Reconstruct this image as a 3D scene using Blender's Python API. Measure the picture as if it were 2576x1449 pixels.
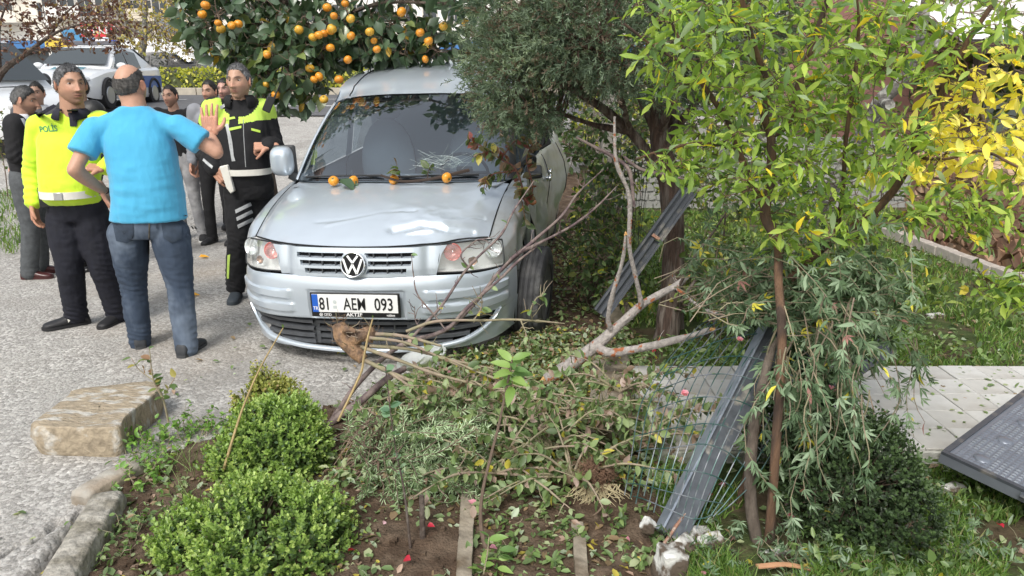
import bpy, bmesh, math, random
import numpy as np
from mathutils import Vector, Matrix, Euler, noise
# camera, world, sun, exposure
SC = bpy.context.scene
for _o in list(bpy.data.objects):
 bpy.data.objects.remove(_o)
random.seed(7)
RNG = np.random.default_rng(7)
COL = SC.collection
F_PX, PIT, CAM_H = 1860.0, math.radians(15.9), 1.70
cam_data = bpy.data.cameras.new('camera')
cam = bpy.data.objects.new('camera', cam_data)
COL.objects.link(cam)
cam_data.sensor_width = 36.0
cam_data.lens = 36.0 * F_PX / 2576.0
cam_data.clip_start = 0.05
cam_data.clip_end = 600
cam.location = (0, 0, CAM_H)
cam.rotation_euler = (math.radians(90) - PIT, 0, 0)
SC.camera = cam
world = bpy.data.worlds.new("World")
SC.world = world
world.use_nodes = True
_nt = world.node_tree
_bg = _nt.nodes['Background']
_sky = _nt.nodes.new('ShaderNodeTexSky')
_sky.sky_type = 'NISHITA'
_sky.sun_disc = False
_sky.sun_elevation = math.radians(50)
_sky.sun_rotation = math.radians(200)
_sky.air_density = 1.6
_sky.dust_density = 4.0
_sky.ozone_density = 1.0
_hs = _nt.nodes.new('ShaderNodeHueSaturation')
_hs.inputs['Saturation'].default_value = 0.42
_nt.links.new(_sky.outputs[0], _hs.inputs['Color'])
_nt.links.new(_hs.outputs[0], _bg.inputs['Color'])
_bg.inputs['Strength'].default_value = 0.15
sun_d = bpy.data.lights.new('sun', 'SUN')
sun_d.energy = 1.5
sun_d.angle = math.radians(14)
sun_d.color = (1.0, 0.97, 0.92)
sun = bpy.data.objects.new('sun', sun_d)
COL.objects.link(sun)
sun.rotation_euler = (math.radians(40), 0, math.radians(-20))
SC.view_settings.view_transform = 'Standard'
SC.view_settings.look = 'None'
SC.view_settings.gamma = 1.0
SC.view_settings.use_curve_mapping = False
SC.view_settings.exposure = 0.42
SC.render.engine = 'CYCLES'
SC.cycles.max_bounces = 7
SC.cycles.diffuse_bounces = 3
SC.cycles.glossy_bounces = 3
SC.cycles.transmission_bounces = 4
SC.cycles.transparent_max_bounces = 12
# measuring the photograph (2576 x 1449 overview)
def ray(x, y):
 a = (x - 1288) / F_PX
 b = (724.5 - y) / F_PX
 return np.array([a, math.cos(PIT) + b * math.sin(PIT), -math.sin(PIT) + b * math.cos(PIT)])
def P(x, y, Y):
 r = ray(x, y)
 return np.array([0, 0, CAM_H]) + r * (Y / r[1])
def G0(x, y, z=0.0):
 r = ray(x, y)
 return np.array([0, 0, CAM_H]) + r * ((z - CAM_H) / r[2])
_TY = [-60, 0, 5, 8.5, 12, 17, 20, 26, 34, 60, 120, 400]
_TZ = [0, 0, 0, -.10, .25, .80, 1.0, 1.12, 1.25, 1.6, 2.4, 4]
def gz(x, y):
 """height of the terrain: the lot dips a little, then rises to the street; the garden on the right stays flat"""
 s = np.interp(y, _TY, _TZ)
 w = np.clip((np.asarray(x, float) - (0.3 + 0.0 * y)) / 1.2, 0, 1)
 w = w * w * (3 - 2 * w) * np.clip((15 - np.asarray(y, float)) / 6, 0, 1)
 g = np.interp(y, [-60, 0, 10, 30, 400], [0, 0, 0, .6, 1.2])
 return s * (1 - w) + g * w
def G(x, y, dz=0.0):
 p = G0(x, y, dz)
 for _ in range(25):
  p = 0.5 * p + 0.5 * G0(x, y, float(gz(p[0], p[1])) + dz)
 return p
def proj(p):
 p = np.atleast_2d(np.asarray(p, float)) - [0, 0, CAM_H]
 f = p[:, 1] * math.cos(PIT) - p[:, 2] * math.sin(PIT)
 u = p[:, 1] * math.sin(PIT) + p[:, 2] * math.cos(PIT)
 f = np.where(np.abs(f) < 1e-6, 1e-6, f)
 return np.stack([1288 + F_PX * p[:, 0] / f, 724.5 - F_PX * u / f, f], 1)
# object helpers
def link(name, data, parent=None):
 o = bpy.data.objects.new(name, data)
 COL.objects.link(o)
 if parent is not None:
  o.parent = parent
 return o
def tag(o, label=None, cat=None, group=None, kind=None):
 if label: o['label'] = label
 if cat: o['category'] = cat
 if group: o['group'] = group
 if kind: o['kind'] = kind
 return o
def thing(name, label, cat, loc=(0, 0, 0), rz=0.0, group=None):
 o = link(name, None)
 o.location = loc
 o.rotation_euler = (0, 0, rz)
 o.empty_display_size = .1
 return tag(o, label, cat, group)
class MB:
 """collects verts / faces (with a material index and a colour) and links them as ONE mesh object"""
 def __init__(self):
  self.V = []; self.F = []; self.M = []; self.C = []; self.n = 0
 def add(self, V, F, m=0, col=None):
  V = np.asarray(V, float).reshape(-1, 3)
  self.V.append(V)
  for f in F:
   self.F.append(tuple(int(i) + self.n for i in f))
  self.M += [m] * len(F)
  if col is not None:
   c = np.asarray(col, float)
   if c.ndim == 1: c = np.tile(c, (len(V), 1))
  else:
   c = np.ones((len(V), 3))
  self.C.append(c)
  self.n += len(V)
  return self
 def box(self, c, s, R=None, m=0, col=None, bev=0.0):
  x, y, z = np.array(s) / 2
  if bev > 0:
   b = bev
   V = []
   for sz, k in ((-1, b), (-1, 0), (1, 0), (1, b)):
    pass
   zs = [(-z, b), (-z + b, 0), (z - b, 0), (z, b)]
   for zz, ins in zs:
    X, Y = x - ins, y - ins
    V += [(-X + b * (ins == 0), -Y, zz), (X - b * (ins == 0), -Y, zz), (X, -Y + b * (ins == 0), zz), (X, Y - b * (ins == 0), zz),
 (X - b * (ins == 0), Y, zz), (-X + b * (ins == 0), Y, zz), (-X, Y - b * (ins == 0), zz), (-X, -Y + b * (ins == 0), zz)]
   F = [tuple(range(7, -1, -1)), tuple(range(24, 32))]
   for k in range(3):
    for i in range(8):
     j = (i + 1) % 8
     F.append((k * 8 + i, k * 8 + j, k * 8 + 8 + j, k * 8 + 8 + i))
   V = np.array(V, float)
  else:
   V = np.array([(-x, -y, -z), (x, -y, -z), (x, y, -z), (-x, y, -z), (-x, -y, z), (x, -y, z), (x, y, z), (-x, y, z)], float)
   F = [(3, 2, 1, 0), (4, 5, 6, 7), (0, 1, 5, 4), (1, 2, 6, 5), (2, 3, 7, 6), (3, 0, 4, 7)]
  if R is not None:
   V = V @ np.asarray(R).T
  return self.add(V + np.array(c, float), F, m, col)
 def bar(self, a, b, w, h=None, m=0, col=None, up=(0, 0, 1)):
  a = np.array(a, float); b = np.array(b, float); h = h or w
  d = b - a; L = np.linalg.norm(d); d /= L
  u = np.array(up, float)
  if abs(d @ u) > .98: u = np.array([1., 0, 0])
  s = np.cross(d, u); s /= np.linalg.norm(s); u = np.cross(s, d)
  R = np.stack([s, d, u], 1)
  return self.box((a + b) / 2, (w, L, h), R, m, col)
 def tube(self, pts, rad, n=6, m=0, col=None, cap=True, squash=1.0):
  pts = np.asarray(pts, float); k = len(pts)
  rad = np.broadcast_to(np.asarray(rad, float), (k,))
  T = np.gradient(pts, axis=0)
  T /= np.linalg.norm(T, axis=1)[:, None] + 1e-12
  u = np.array([0, 0, 1.]) if abs(T[0][2]) < .9 else np.array([1., 0, 0])
  V = []
  for i in range(k):
   u = u - T[i] * (u @ T[i]); u /= np.linalg.norm(u) + 1e-12
   v = np.cross(T[i], u)
   for j in range(n):
    a = 2 * math.pi * j / n
    V.append(pts[i] + rad[i] * (math.cos(a) * u * squash + math.sin(a) * v))
  F = []
  for i in range(k - 1):
   for j in range(n):
    j2 = (j + 1) % n
    F.append((i * n + j, i * n + j2, (i + 1) * n + j2, (i + 1) * n + j))
  if cap:
   F.append(tuple(range(n - 1, -1, -1)))
   F.append(tuple((k - 1) * n + j for j in range(n)))
  if col is not None and np.ndim(col) == 2:
   col = np.repeat(np.asarray(col), n, axis=0)
  return self.add(V, F, m, col)
 def grid(self, P3, m=0, flip=False, col=None, close=False):
  a, b = P3.shape[:2]
  F = []
  for i in range(a - 1):
   for j in range(b - (0 if close else 1)):
    j2 = (j + 1) % b
    f = (i * b + j, i * b + j2, (i + 1) * b + j2, (i + 1) * b + j)
    F.append(f[::-1] if flip else f)
  return self.add(P3.reshape(-1, 3), F, m, col)
 def prism(self, poly, z0, z1, R=None, t=(0, 0, 0), m=0, col=None):
  n = len(poly)
  V = np.array([(p[0], p[1], z0) for p in poly] + [(p[0], p[1], z1) for p in poly], float)
  F = [tuple(range(n - 1, -1, -1)), tuple(range(n, 2 * n))] + [(i, (i + 1) % n, n + (i + 1) % n, n + i) for i in range(n)]
  if R is not None: V = V @ np.asarray(R).T
  return self.add(V + np.array(t, float), F, m, col)
 def ball(self, c, r, m=0, col=None, nu=12, nv=8, R=None):
  r = np.broadcast_to(np.asarray(r, float), (3,))
  ph = np.linspace(-math.pi / 2, math.pi / 2, nv + 1)
  th = np.linspace(0, 2 * math.pi, nu, endpoint=False)
  V = np.array([[(math.cos(p) * math.cos(t), math.cos(p) * math.sin(t), math.sin(p)) for t in th] for p in ph]) * r
  V = V.reshape(-1, 3)
  if R is not None: V = V @ np.asarray(R).T
  return self.grid((V + np.array(c, float)).reshape(nv + 1, nu, 3), m, False, col, close=True)
 def mesh(self, name, mats, smooth=True, sharp=None):
  me = bpy.data.meshes.new(name)
  V = np.concatenate(self.V) if self.V else np.zeros((0, 3))
  me.from_pydata(V.tolist(), [], self.F)
  C = np.concatenate(self.C) if self.C else np.zeros((0, 3))
  at = me.color_attributes.new('Col', 'FLOAT_COLOR', 'POINT')
  at.data.foreach_set('color', np.concatenate([C, np.ones((len(C), 1))], 1).astype(np.float32).ravel())
  for mm in (mats if isinstance(mats, (list, tuple)) else [mats]):
   me.materials.append(mm)
  if len(set(self.M)) > 1:
   me.polygons.foreach_set('material_index', np.array(self.M, np.int32))
  me.polygons.foreach_set('use_smooth', np.full(len(self.F), smooth))
  me.update()
  if sharp:
   me.set_sharp_from_angle(angle=math.radians(sharp))
  return me
 def build(self, name, mats, parent=None, smooth=True, sharp=40):
  return link(name, self.mesh(name, mats, smooth, sharp), parent)
def fast_mesh(name, V, quads, mat, col=None, smooth=True, tris=None):
 """big mesh straight from arrays (quads: n x 4, tris: n x 3)"""
 me = bpy.data.meshes.new(name)
 V = np.asarray(V, np.float32)
 nq = 0 if quads is None else len(quads)
 ntr = 0 if tris is None else len(tris)
 me.vertices.add(len(V)); me.vertices.foreach_set('co', V.ravel())
 idx = []
 if nq: idx.append(np.asarray(quads, np.int32).ravel())
 if ntr: idx.append(np.asarray(tris, np.int32).ravel())
 idx = np.concatenate(idx)
 me.loops.add(len(idx)); me.loops.foreach_set('vertex_index', idx)
 me.polygons.add(nq + ntr)
 st = np.concatenate([np.arange(nq) * 4, nq * 4 + np.arange(ntr) * 3]).astype(np.int32)
 me.polygons.foreach_set('loop_start', st)
 me.polygons.foreach_set('loop_total', np.concatenate([np.full(nq, 4), np.full(ntr, 3)]).astype(np.int32))
 me.update(calc_edges=True)
 me.polygons.foreach_set('use_smooth', np.full(nq + ntr, smooth))
 if col is not None:
  at = me.color_attributes.new('Col', 'FLOAT_COLOR', 'POINT')
  at.data.foreach_set('color', np.concatenate([col, np.ones((len(col), 1))], 1).astype(np.float32).ravel())
 me.materials.append(mat)
 return me
def catmull(P0, n, axis=0):
 """resample control points (k,...) to n samples with a Catmull-Rom spline"""
 P0 = np.moveaxis(np.asarray(P0, float), axis, 0)
 k = len(P0)
 t = np.linspace(0, k - 1, n)
 i = np.clip(t.astype(int), 0, k - 2); f = (t - i).reshape((-1,) + (1,) * (P0.ndim - 1))
 a = np.where((i > 0).reshape(f.shape), P0[np.maximum(i - 1, 0)], 2 * P0[0] - P0[1])
 b = P0[i]; c = P0[i + 1]
 d = np.where((i < k - 2).reshape(f.shape), P0[np.minimum(i + 2, k - 1)], 2 * P0[-1] - P0[-2])
 r = .5 * (2 * b + (c - a) * f + (2 * a - 5 * b + 4 * c - d) * f * f + (3 * b - a - 3 * c + d) * f ** 3)
 return np.moveaxis(r, 0, axis)
def patch(rows, nu, nv):
 A = np.array(rows, float)
 return catmull(catmull(A, nu, 0), nv, 1)
def Rxyz(rx=0, ry=0, rz=0):
 return np.array(Euler((rx, ry, rz)).to_matrix())
def frame(d, up=(0, 0, 1)):
 d = np.array(d, float); d /= np.linalg.norm(d)
 u = np.array(up, float)
 if abs(d @ u) > .97: u = np.array([0, 1., 0])
 s = np.cross(d, u); s /= np.linalg.norm(s)
 return s, d, np.cross(s, d)
def text_mesh(s, size, depth=.001, align='LEFT', shear=0.0, bold=0.0, sx=1.0):
 cu = bpy.data.curves.new('t', 'FONT')
 cu.body = s; cu.size = size; cu.extrude = depth; cu.align_x = align; cu.shear = shear; cu.offset = bold
 cu.resolution_u = 3
 o = bpy.data.objects.new('t', cu); COL.objects.link(o)
 dg = bpy.context.evaluated_depsgraph_get()
 me = bpy.data.meshes.new_from_object(o.evaluated_get(dg))
 bpy.data.objects.remove(o); bpy.data.curves.remove(cu)
 V = np.array([v.co for v in me.vertices]); F = [tuple(p.vertices) for p in me.polygons]
 bpy.data.meshes.remove(me)
 V[:, 0] *= sx
 return V, F
def vnoise(V, scale, seed=0.0, octv=2):
 """value noise on points (n,3) -> (n,) in about -1..1, vectorised"""
 V = np.asarray(V, float) * scale + seed * 17.31
 out = np.zeros(len(V)); amp = 1.0; tot = 0
 def h(i, j, k):
  n = (i * 374761393 + j * 668265263 + k * 2147483647 % 1000003 * 69069) & 0xffffffff
  n = ((n ^ (n >> 13)) * 1274126177) & 0xffffffff
  n = (n ^ (n >> 16)) & 0xffff
  return n / 32767.5 - 1
 for _ in range(octv):
  i = np.floor(V).astype(np.int64); f = V - i; f = f * f * (3 - 2 * f)
  r = 0
  for dx in (0, 1):
   for dy in (0, 1):
    for dz in (0, 1):
     w = (f[:, 0] if dx else 1 - f[:, 0]) * (f[:, 1] if dy else 1 - f[:, 1]) * (f[:, 2] if dz else 1 - f[:, 2])
     r = r + w * h(i[:, 0] + dx, i[:, 1] + dy, (i[:, 2] + dz) * 7 + 3)
  out += amp * r; tot += amp; amp *= .5; V = V * 2.03 + 5.7
 return out / tot
# materials
_MC = {}
def mat(name, col=(.5, .5, .5), rough=.6, metal=0.0, var=0.0, vscale=8.0, bump=0.0, bscale=60.0, spec=.5, coat=0.0,
 attr=False, trans=0.0, emit=None, alpha=None, col2=None, mixs=(.45, .6), detail=4, sheen=0.0, coord='Object', bdist=.01, stretch=None):
 if name in _MC: return _MC[name]
 m = bpy.data.materials.new(name); _MC[name] = m
 m.use_nodes = True
 nt = m.node_tree; N = nt.nodes; L = nt.links
 b = N['Principled BSDF']
 b.inputs['Base Color'].default_value = (*col, 1)
 b.inputs['Roughness'].default_value = rough
 b.inputs['Metallic'].default_value = metal
 b.inputs['Specular IOR Level'].default_value = spec
 if coat: b.inputs['Coat Weight'].default_value = coat; b.inputs['Coat Roughness'].default_value = .06
 if sheen: b.inputs['Sheen Weight'].default_value = sheen
 tc = N.new('ShaderNodeTexCoord')
 src = tc.outputs[coord]
 if stretch:
  mp = N.new('ShaderNodeMapping'); mp.inputs['Scale'].default_value = stretch
  L.new(src, mp.inputs[0]); src = mp.outputs[0]
 cur = None
 if attr:
  a = N.new('ShaderNodeAttribute'); a.attribute_name = 'Col'
  mx = N.new('ShaderNodeMix'); mx.data_type = 'RGBA'; mx.blend_type = 'MULTIPLY'; mx.inputs[0].default_value = 1
  mx.inputs[6].default_value = (*col, 1); L.new(a.outputs['Color'], mx.inputs[7]); cur = mx.outputs[2]
 if col2 is not None:
  n = N.new('ShaderNodeTexNoise'); n.inputs['Scale'].default_value = vscale; n.inputs['Detail'].default_value = detail
  L.new(src, n.inputs['Vector'])
  r = N.new('ShaderNodeMapRange'); r.inputs[1].default_value = mixs[0]; r.inputs[2].default_value = mixs[1]
  L.new(n.outputs[0], r.inputs[0])
  mx = N.new('ShaderNodeMix'); mx.data_type = 'RGBA'
  L.new(r.outputs[0], mx.inputs[0]); mx.inputs[6].default_value = (*col, 1); mx.inputs[7].default_value = (*col2, 1)
  if cur is not None: L.new(cur, mx.inputs[6])
  cur = mx.outputs[2]
 if var:
  n = N.new('ShaderNodeTexNoise'); n.inputs['Scale'].default_value = vscale * 2.3; n.inputs['Detail'].default_value = 6
  L.new(src, n.inputs['Vector'])
  r = N.new('ShaderNodeMapRange'); r.inputs[1].default_value = .25; r.inputs[2].default_value = .75
  r.inputs[3].default_value = 1 - var; r.inputs[4].default_value = 1 + var
  L.new(n.outputs[0], r.inputs[0])
  mx = N.new('ShaderNodeMix'); mx.data_type = 'RGBA'; mx.blend_type = 'MULTIPLY'; mx.inputs[0].default_value = 1
  mx.inputs[6].default_value = (*col, 1)
  if cur is not None: L.new(cur, mx.inputs[6])
  L.new(r.outputs[0], mx.inputs[7]); cur = mx.outputs[2]
 if cur is not None: L.new(cur, b.inputs['Base Color'])
 if bump:
  n = N.new('ShaderNodeTexNoise'); n.inputs['Scale'].default_value = bscale; n.inputs['Detail'].default_value = 6
  L.new(src, n.inputs['Vector'])
  bp = N.new('ShaderNodeBump'); bp.inputs['Strength'].default_value = bump; bp.inputs['Distance'].default_value = bdist
  L.new(n.outputs[0], bp.inputs['Height']); L.new(bp.outputs[0], b.inputs['Normal'])
 if trans:
  tr = N.new('ShaderNodeBsdfTranslucent'); ms = N.new('ShaderNodeMixShader'); ms.inputs[0].default_value = trans
  out = N['Material Output']
  if cur is not None:
   g = N.new('ShaderNodeMix'); g.data_type = 'RGBA'; g.blend_type = 'MULTIPLY'; g.inputs[0].default_value = 1
   L.new(cur, g.inputs[6]); g.inputs[7].default_value = (1.5, 1.6, .7, 1)
   L.new(g.outputs[2], tr.inputs['Color'])
  else: tr.inputs['Color'].default_value = (*[c * k for c, k in zip(col, (1.5, 1.6, .7))], 1)
  L.new(b.outputs[0], ms.inputs[1]); L.new(tr.outputs[0], ms.inputs[2]); L.new(ms.outputs[0], out.inputs[0])
 if emit:
  b.inputs['Emission Color'].default_value = (*emit[:3], 1); b.inputs['Emission Strength'].default_value = emit[3]
 return m
def glass_mat(name, tint=(.55, .62, .62), rough=.02, ior=1.5, haze=0.0):
 if name in _MC: return _MC[name]
 m = bpy.data.materials.new(name); _MC[name] = m
 m.use_nodes = True
 nt = m.node_tree; N = nt.nodes; L = nt.links
 N.remove(N['Principled BSDF'])
 tr = N.new('ShaderNodeBsdfTransparent'); tr.inputs[0].default_value = (*tint, 1)
 gl = N.new('ShaderNodeBsdfGlossy'); gl.inputs['Roughness'].default_value = rough
 gl.inputs['Color'].default_value = (1, 1, 1, 1)
 fr = N.new('ShaderNodeFresnel'); fr.inputs[0].default_value = ior
 ms = N.new('ShaderNodeMixShader')
 ge = N.new('ShaderNodeNewGeometry'); mr = N.new('ShaderNodeMapRange'); L.new(ge.outputs['Backfacing'], mr.inputs[0])
 mr.inputs[3].default_value = ior; mr.inputs[4].default_value = 1 / ior; L.new(mr.outputs[0], fr.inputs[0])
 mu = N.new('ShaderNodeMath'); mu.operation = 'MULTIPLY'; mu.use_clamp = True; mu.inputs[1].default_value = 2.5; L.new(fr.outputs[0], mu.inputs[0])      # both faces of the pane reflect
 L.new(mu.outputs[0], ms.inputs[0]); L.new(tr.outputs[0], ms.inputs[1]); L.new(gl.outputs[0], ms.inputs[2])
 last = ms
 if haze:
  df = N.new('ShaderNodeBsdfDiffuse'); df.inputs[0].default_value = (.8, .82, .8, 1)
  last = N.new('ShaderNodeMixShader'); last.inputs[0].default_value = haze
  L.new(ms.outputs[0], last.inputs[1]); L.new(df.outputs[0], last.inputs[2])
 L.new(last.outputs[0], N['Material Output'].inputs[0])
 return m
# the ground
def graded(a, b, fine, lo, hi, grow=1.13):
 xs = list(np.arange(a, b, fine)); s = fine; x = xs[0]
 while x > lo: s *= grow; x -= s; xs.insert(0, x)
 s = fine; x = xs[-1]
 while x < hi: s *= grow; x += s; xs.append(x)
 return np.array(xs)
def poly_dist(X, Y, pts):
 """signed side (+ = right of the line walking away) and distance to a polyline"""
 best = np.full(X.shape, 1e9); side = np.zeros(X.shape)
 for (ax, ay), (bx, by) in zip(pts[:-1], pts[1:]):
  dx, dy = bx - ax, by - ay
  t = np.clip(((X - ax) * dx + (Y - ay) * dy) / (dx * dx + dy * dy), 0, 1)
  d = np.hypot(X - ax - t * dx, Y - ay - t * dy)
  c = (dx * (Y - ay) - dy * (X - ax))
  side = np.where(d < best, -np.sign(c), side); best = np.minimum(best, d)
 return best, side
BED_L = [(-1.62, 1.0), (-1.62, 2.2), (-1.74, 2.66), (-1.68, 3.0), (-1.34, 3.42), (-.92, 3.66), (-.62, 3.95), (-.30, 4.35), (.02, 4.7), (.14, 5.5), (.35, 9.0), (.4, 12)]
FENCE = [(.40, 1.0), (.52, 2.3), (.64, 3.2), (.70, 4.2), (.80, 6.0), (1.0, 9.0), (1.1, 12)]
def ground_material():
 m = bpy.data.materials.new('worn_gravelly_asphalt'); m.use_nodes = True
 nt = m.node_tree; N = nt.nodes; L = nt.links; b = N['Principled BSDF']
 b.inputs['Roughness'].default_value = .9; b.inputs['Specular IOR Level'].default_value = .25
 tc = N.new('ShaderNodeTexCoord'); src = tc.outputs['Object']
 def noise_(scale, det=4, rough=.55):
  n = N.new('ShaderNodeTexNoise'); n.inputs['Scale'].default_value = scale; n.inputs['Detail'].default_value = det
  n.inputs['Roughness'].default_value = rough; L.new(src, n.inputs['Vector']); return n.outputs[0]
 def ramp(s, a, b_, c=0., d=1.):
  r = N.new('ShaderNodeMapRange'); L.new(s, r.inputs[0])
  r.inputs[1].default_value = a; r.inputs[2].default_value = b_; r.inputs[3].default_value = c; r.inputs[4].default_value = d
  return r.outputs[0]
 def mix(f, A, B, bl='MIX'):
  x = N.new('ShaderNodeMix'); x.data_type = 'RGBA'; x.blend_type = bl
  for i, v in ((0, f), (6, A), (7, B)):
   if isinstance(v, (int, float)): x.inputs[i].default_value = v
   elif isinstance(v, tuple): x.inputs[i].default_value = (*v, 1)
   else: L.new(v, x.inputs[i])
  return x.outputs[2]
 v = N.new('ShaderNodeTexVoronoi'); v.inputs['Scale'].default_value = 52; L.new(src, v.inputs['Vector'])
 v2 = N.new('ShaderNodeTexVoronoi'); v2.inputs['Scale'].default_value = 150; L.new(src, v2.inputs['Vector'])
 sep = N.new('ShaderNodeSeparateColor'); L.new(v.outputs['Color'], sep.inputs[0])
 sep2 = N.new('ShaderNodeSeparateColor'); L.new(v2.outputs['Color'], sep2.inputs[0])
 big = noise_(1.1, 5); med = noise_(6, 5)
 base = mix(ramp(big, .35, .65), (.30, .285, .26), (.40, .385, .36))
 base = mix(ramp(med, .35, .7, 0, .6), base, (.25, .235, .215))
 st = mix(ramp(sep.outputs[0], .35, .95), (.20, .19, .175), (.72, .70, .665))
 dens = ramp(noise_(2.2, 4), .3, .62, .15, .8)
 base = mix(dens, base, st)
 st2 = mix(sep2.outputs[1], (.18, .175, .16), (.62, .60, .57))
 base = mix(.38, base, st2)
 base = mix(ramp(noise_(.9, 6, .65), .50, .62, 0, .5), base, (.22, .205, .185))
 base = mix(ramp(noise_(.55, 3), .55, .72, 0, .6), base, (.33, .28, .225))
 L.new(base, b.inputs['Base Color'])
 hgt = N.new('ShaderNodeMath'); hgt.operation = 'MULTIPLY_ADD'
 L.new(v.outputs['Distance'], hgt.inputs[0]); hgt.inputs[1].default_value = -.8
 L.new(noise_(40, 8, .7), hgt.inputs[2])
 bp = N.new('ShaderNodeBump'); bp.inputs['Strength'].default_value = .9; bp.inputs['Distance'].default_value = .008
 L.new(hgt.outputs[0], bp.inputs['Height']); L.new(bp.outputs[0], b.inputs['Normal'])
 return m
xs = graded(-3.6, 1.0, .045, -140, 120)
ys = graded(1.5, 5.6, .045, -8, 380)
xs = np.unique(np.concatenate([xs, np.arange(-2.3, -1.5, .011)])); ys = np.unique(np.concatenate([ys, np.arange(2.0, 2.8, .011)]))
X, Y = np.meshgrid(xs, ys)
Z = gz(X, Y)
pts3 = np.stack([X.ravel(), Y.ravel(), np.zeros(X.size)], 1)
Z = Z + (vnoise(pts3, .9, 3, 3) * .018 * np.clip((Y.ravel() - 2) / 3, .3, 1)).reshape(X.shape)
Z = Z + (vnoise(pts3, 22, 5, 2) * .0025).reshape(X.shape)
_g = lambda *q: [tuple(G0(*a)[:2]) for a in q]
CR1 = _g((-60, 1440), (0, 1410), (51, 1378), (98, 1355), (122, 1339), (150, 1315))
CR2 = _g((60, 1500), (98, 1449), (138, 1394), (177, 1339), (215, 1298))
wob = (vnoise(pts3, 14, 9, 3) * .03).reshape(X.shape)
for CR, wd, dp in ((CR1, .015, .09), (CR2, .020, .11)):
 d, s = poly_dist(X + wob, Y - wob, CR)
 Z = Z - dp * np.exp(-(d / wd) ** 2)
 Z = Z + np.where(s > 0, .012 * np.exp(-(d / .25) ** 2), 0)
dB, sB = poly_dist(X, Y, BED_L)
Z = np.where((sB > 0) & (Y < 12), Z - .10 * np.clip(dB / .06, 0, 1), Z)
nx, ny = len(xs), len(ys)
ii, jj = np.meshgrid(np.arange(ny - 1), np.arange(nx - 1), indexing='ij')
def grid_quads(ny, nx):
 ii, jj = np.meshgrid(np.arange(ny - 1), np.arange(nx - 1), indexing='ij')
 a = (ii * nx + jj).ravel()
 return np.stack([a, a + 1, a + nx + 1, a + nx], 1)
gm = ground_material()
ground = link('ground', fast_mesh('ground', np.stack([X.ravel(), Y.ravel(), Z.ravel()], 1), grid_quads(ny, nx), gm))
tag(ground, kind='structure')
def sheet(name, x0, x1, y0, y1, step, hfun, m, keep=None, kind='structure'):
 xs = np.arange(x0, x1 + step, step); ys = np.arange(y0, y1 + step, step)
 X, Y = np.meshgrid(xs, ys)
 Z = hfun(X, Y)
 q = grid_quads(len(ys), len(xs))
 if keep is not None:
  k = keep(X, Y).ravel()
  q = q[k[q].all(1)]
  used = np.unique(q); mp = np.full(X.size, -1); mp[used] = np.arange(len(used)); q = mp[q]
  V = np.stack([X.ravel(), Y.ravel(), Z.ravel()], 1)[used]
 else: V = np.stack([X.ravel(), Y.ravel(), Z.ravel()], 1)
 o = link(name, fast_mesh(name, V, q, m))
 return tag(o, kind=kind)
soil_m = mat('garden_soil', (.085, .058, .040), .95, col2=(.13, .095, .068), vscale=9, var=.35, bump=1.0, bscale=90, bdist=.012, spec=.15)
def soil_h(X, Y):
 p = np.stack([X.ravel(), Y.ravel(), np.zeros(X.size)], 1)
 n1 = vnoise(p, 3.0, 2, 3); n2 = vnoise(p, 16, 4, 3); n3 = vnoise(p, 45, 6, 2)
 clod = np.clip(n2, 0, 1) ** .7
 return (gz(X, Y).ravel() + .012 + n1 * .035 + clod * .030 + n3 * .008).reshape(X.shape)
def in_bed(X, Y):
 d, s = poly_dist(X, Y, BED_L); d2, s2 = poly_dist(X, Y, FENCE)
 return (s > 0) & (d > .01) & ((s2 < 0) | (d2 < .12))
sheet('soil_bed', -1.9, 1.3, 1.6, 6.4, .023, soil_h, soil_m, in_bed)
sheet('soil_strip', -.2, 1.6, 6.4, 12, .06, soil_h, soil_m, in_bed)
lawn_m = mat('lawn_earth', (.055, .075, .028), .95, col2=(.09, .07, .045), vscale=4, var=.4, bump=.8, bscale=60, bdist=.01, spec=.1)
def in_lawn(X, Y):
 d, s = poly_dist(X, Y, FENCE)
 return (s > 0) & (d > .02)
def lawn_h(X, Y):
 p = np.stack([X.ravel(), Y.ravel(), np.zeros(X.size)], 1)
 return (gz(X, Y).ravel() + .03 + vnoise(p, 1.5, 2, 2) * .02).reshape(X.shape)
sheet('lawn', .4, 14, 1.3, 16, .12, lawn_h, lawn_m, in_lawn)
def strip(name, y0, y1, x0, x1, off, m, n=80, kind='structure', th=0.0, slope=0.0):
 X = np.linspace(x0, x1, n); A = []
 for k in range(7):
  yy = y0 + (y1 - y0) * k / 6 + slope * X
  A.append(np.stack([X, yy, gz(X, yy) + off], 1))
 mb = MB().grid(np.array(A), flip=False)
 if th:
  B = A[0].copy(); B[:, 2] -= th
  mb.grid(np.array([B, A[0]]))
  B2 = A[-1].copy(); B2[:, 2] -= th
  mb.grid(np.array([A[-1], B2]))
 o = mb.build(name, m, None, True, 30)
 return tag(o, kind=kind)
road_m = mat('road_asphalt', (.115, .115, .12), .9, var=.25, vscale=3, bump=.4, bscale=120, spec=.3)
paint_m = mat('road_paint', (.62, .62, .60), .8, var=.15)
strip('road', 17.6, 26.0, -60, 40, .03, road_m, slope=.04)
RD = lambda f: None
lane = MB()
for y0, dash in ((19.6, 0), (22.6, 0)):
 x = -40
 while x < 20:
  yy = y0 + .04 * x
  a = np.array([[x, yy, gz(x, yy) + .036], [x + 3, yy + .12, gz(x + 3, yy + .12) + .036], [x + 3, yy + .26, gz(x + 3, yy + .26) + .036], [x, yy + .14, gz(x, yy + .14) + .036]])
  lane.add(a, [(0, 1, 2, 3)]); x += 5.5
tag(lane.build('lane_markings', paint_m), kind='structure')
kerb_m = mat('street_kerb_concrete', (.42, .38, .31), .85, var=.2, vscale=2, bump=.3, bscale=30)
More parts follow.
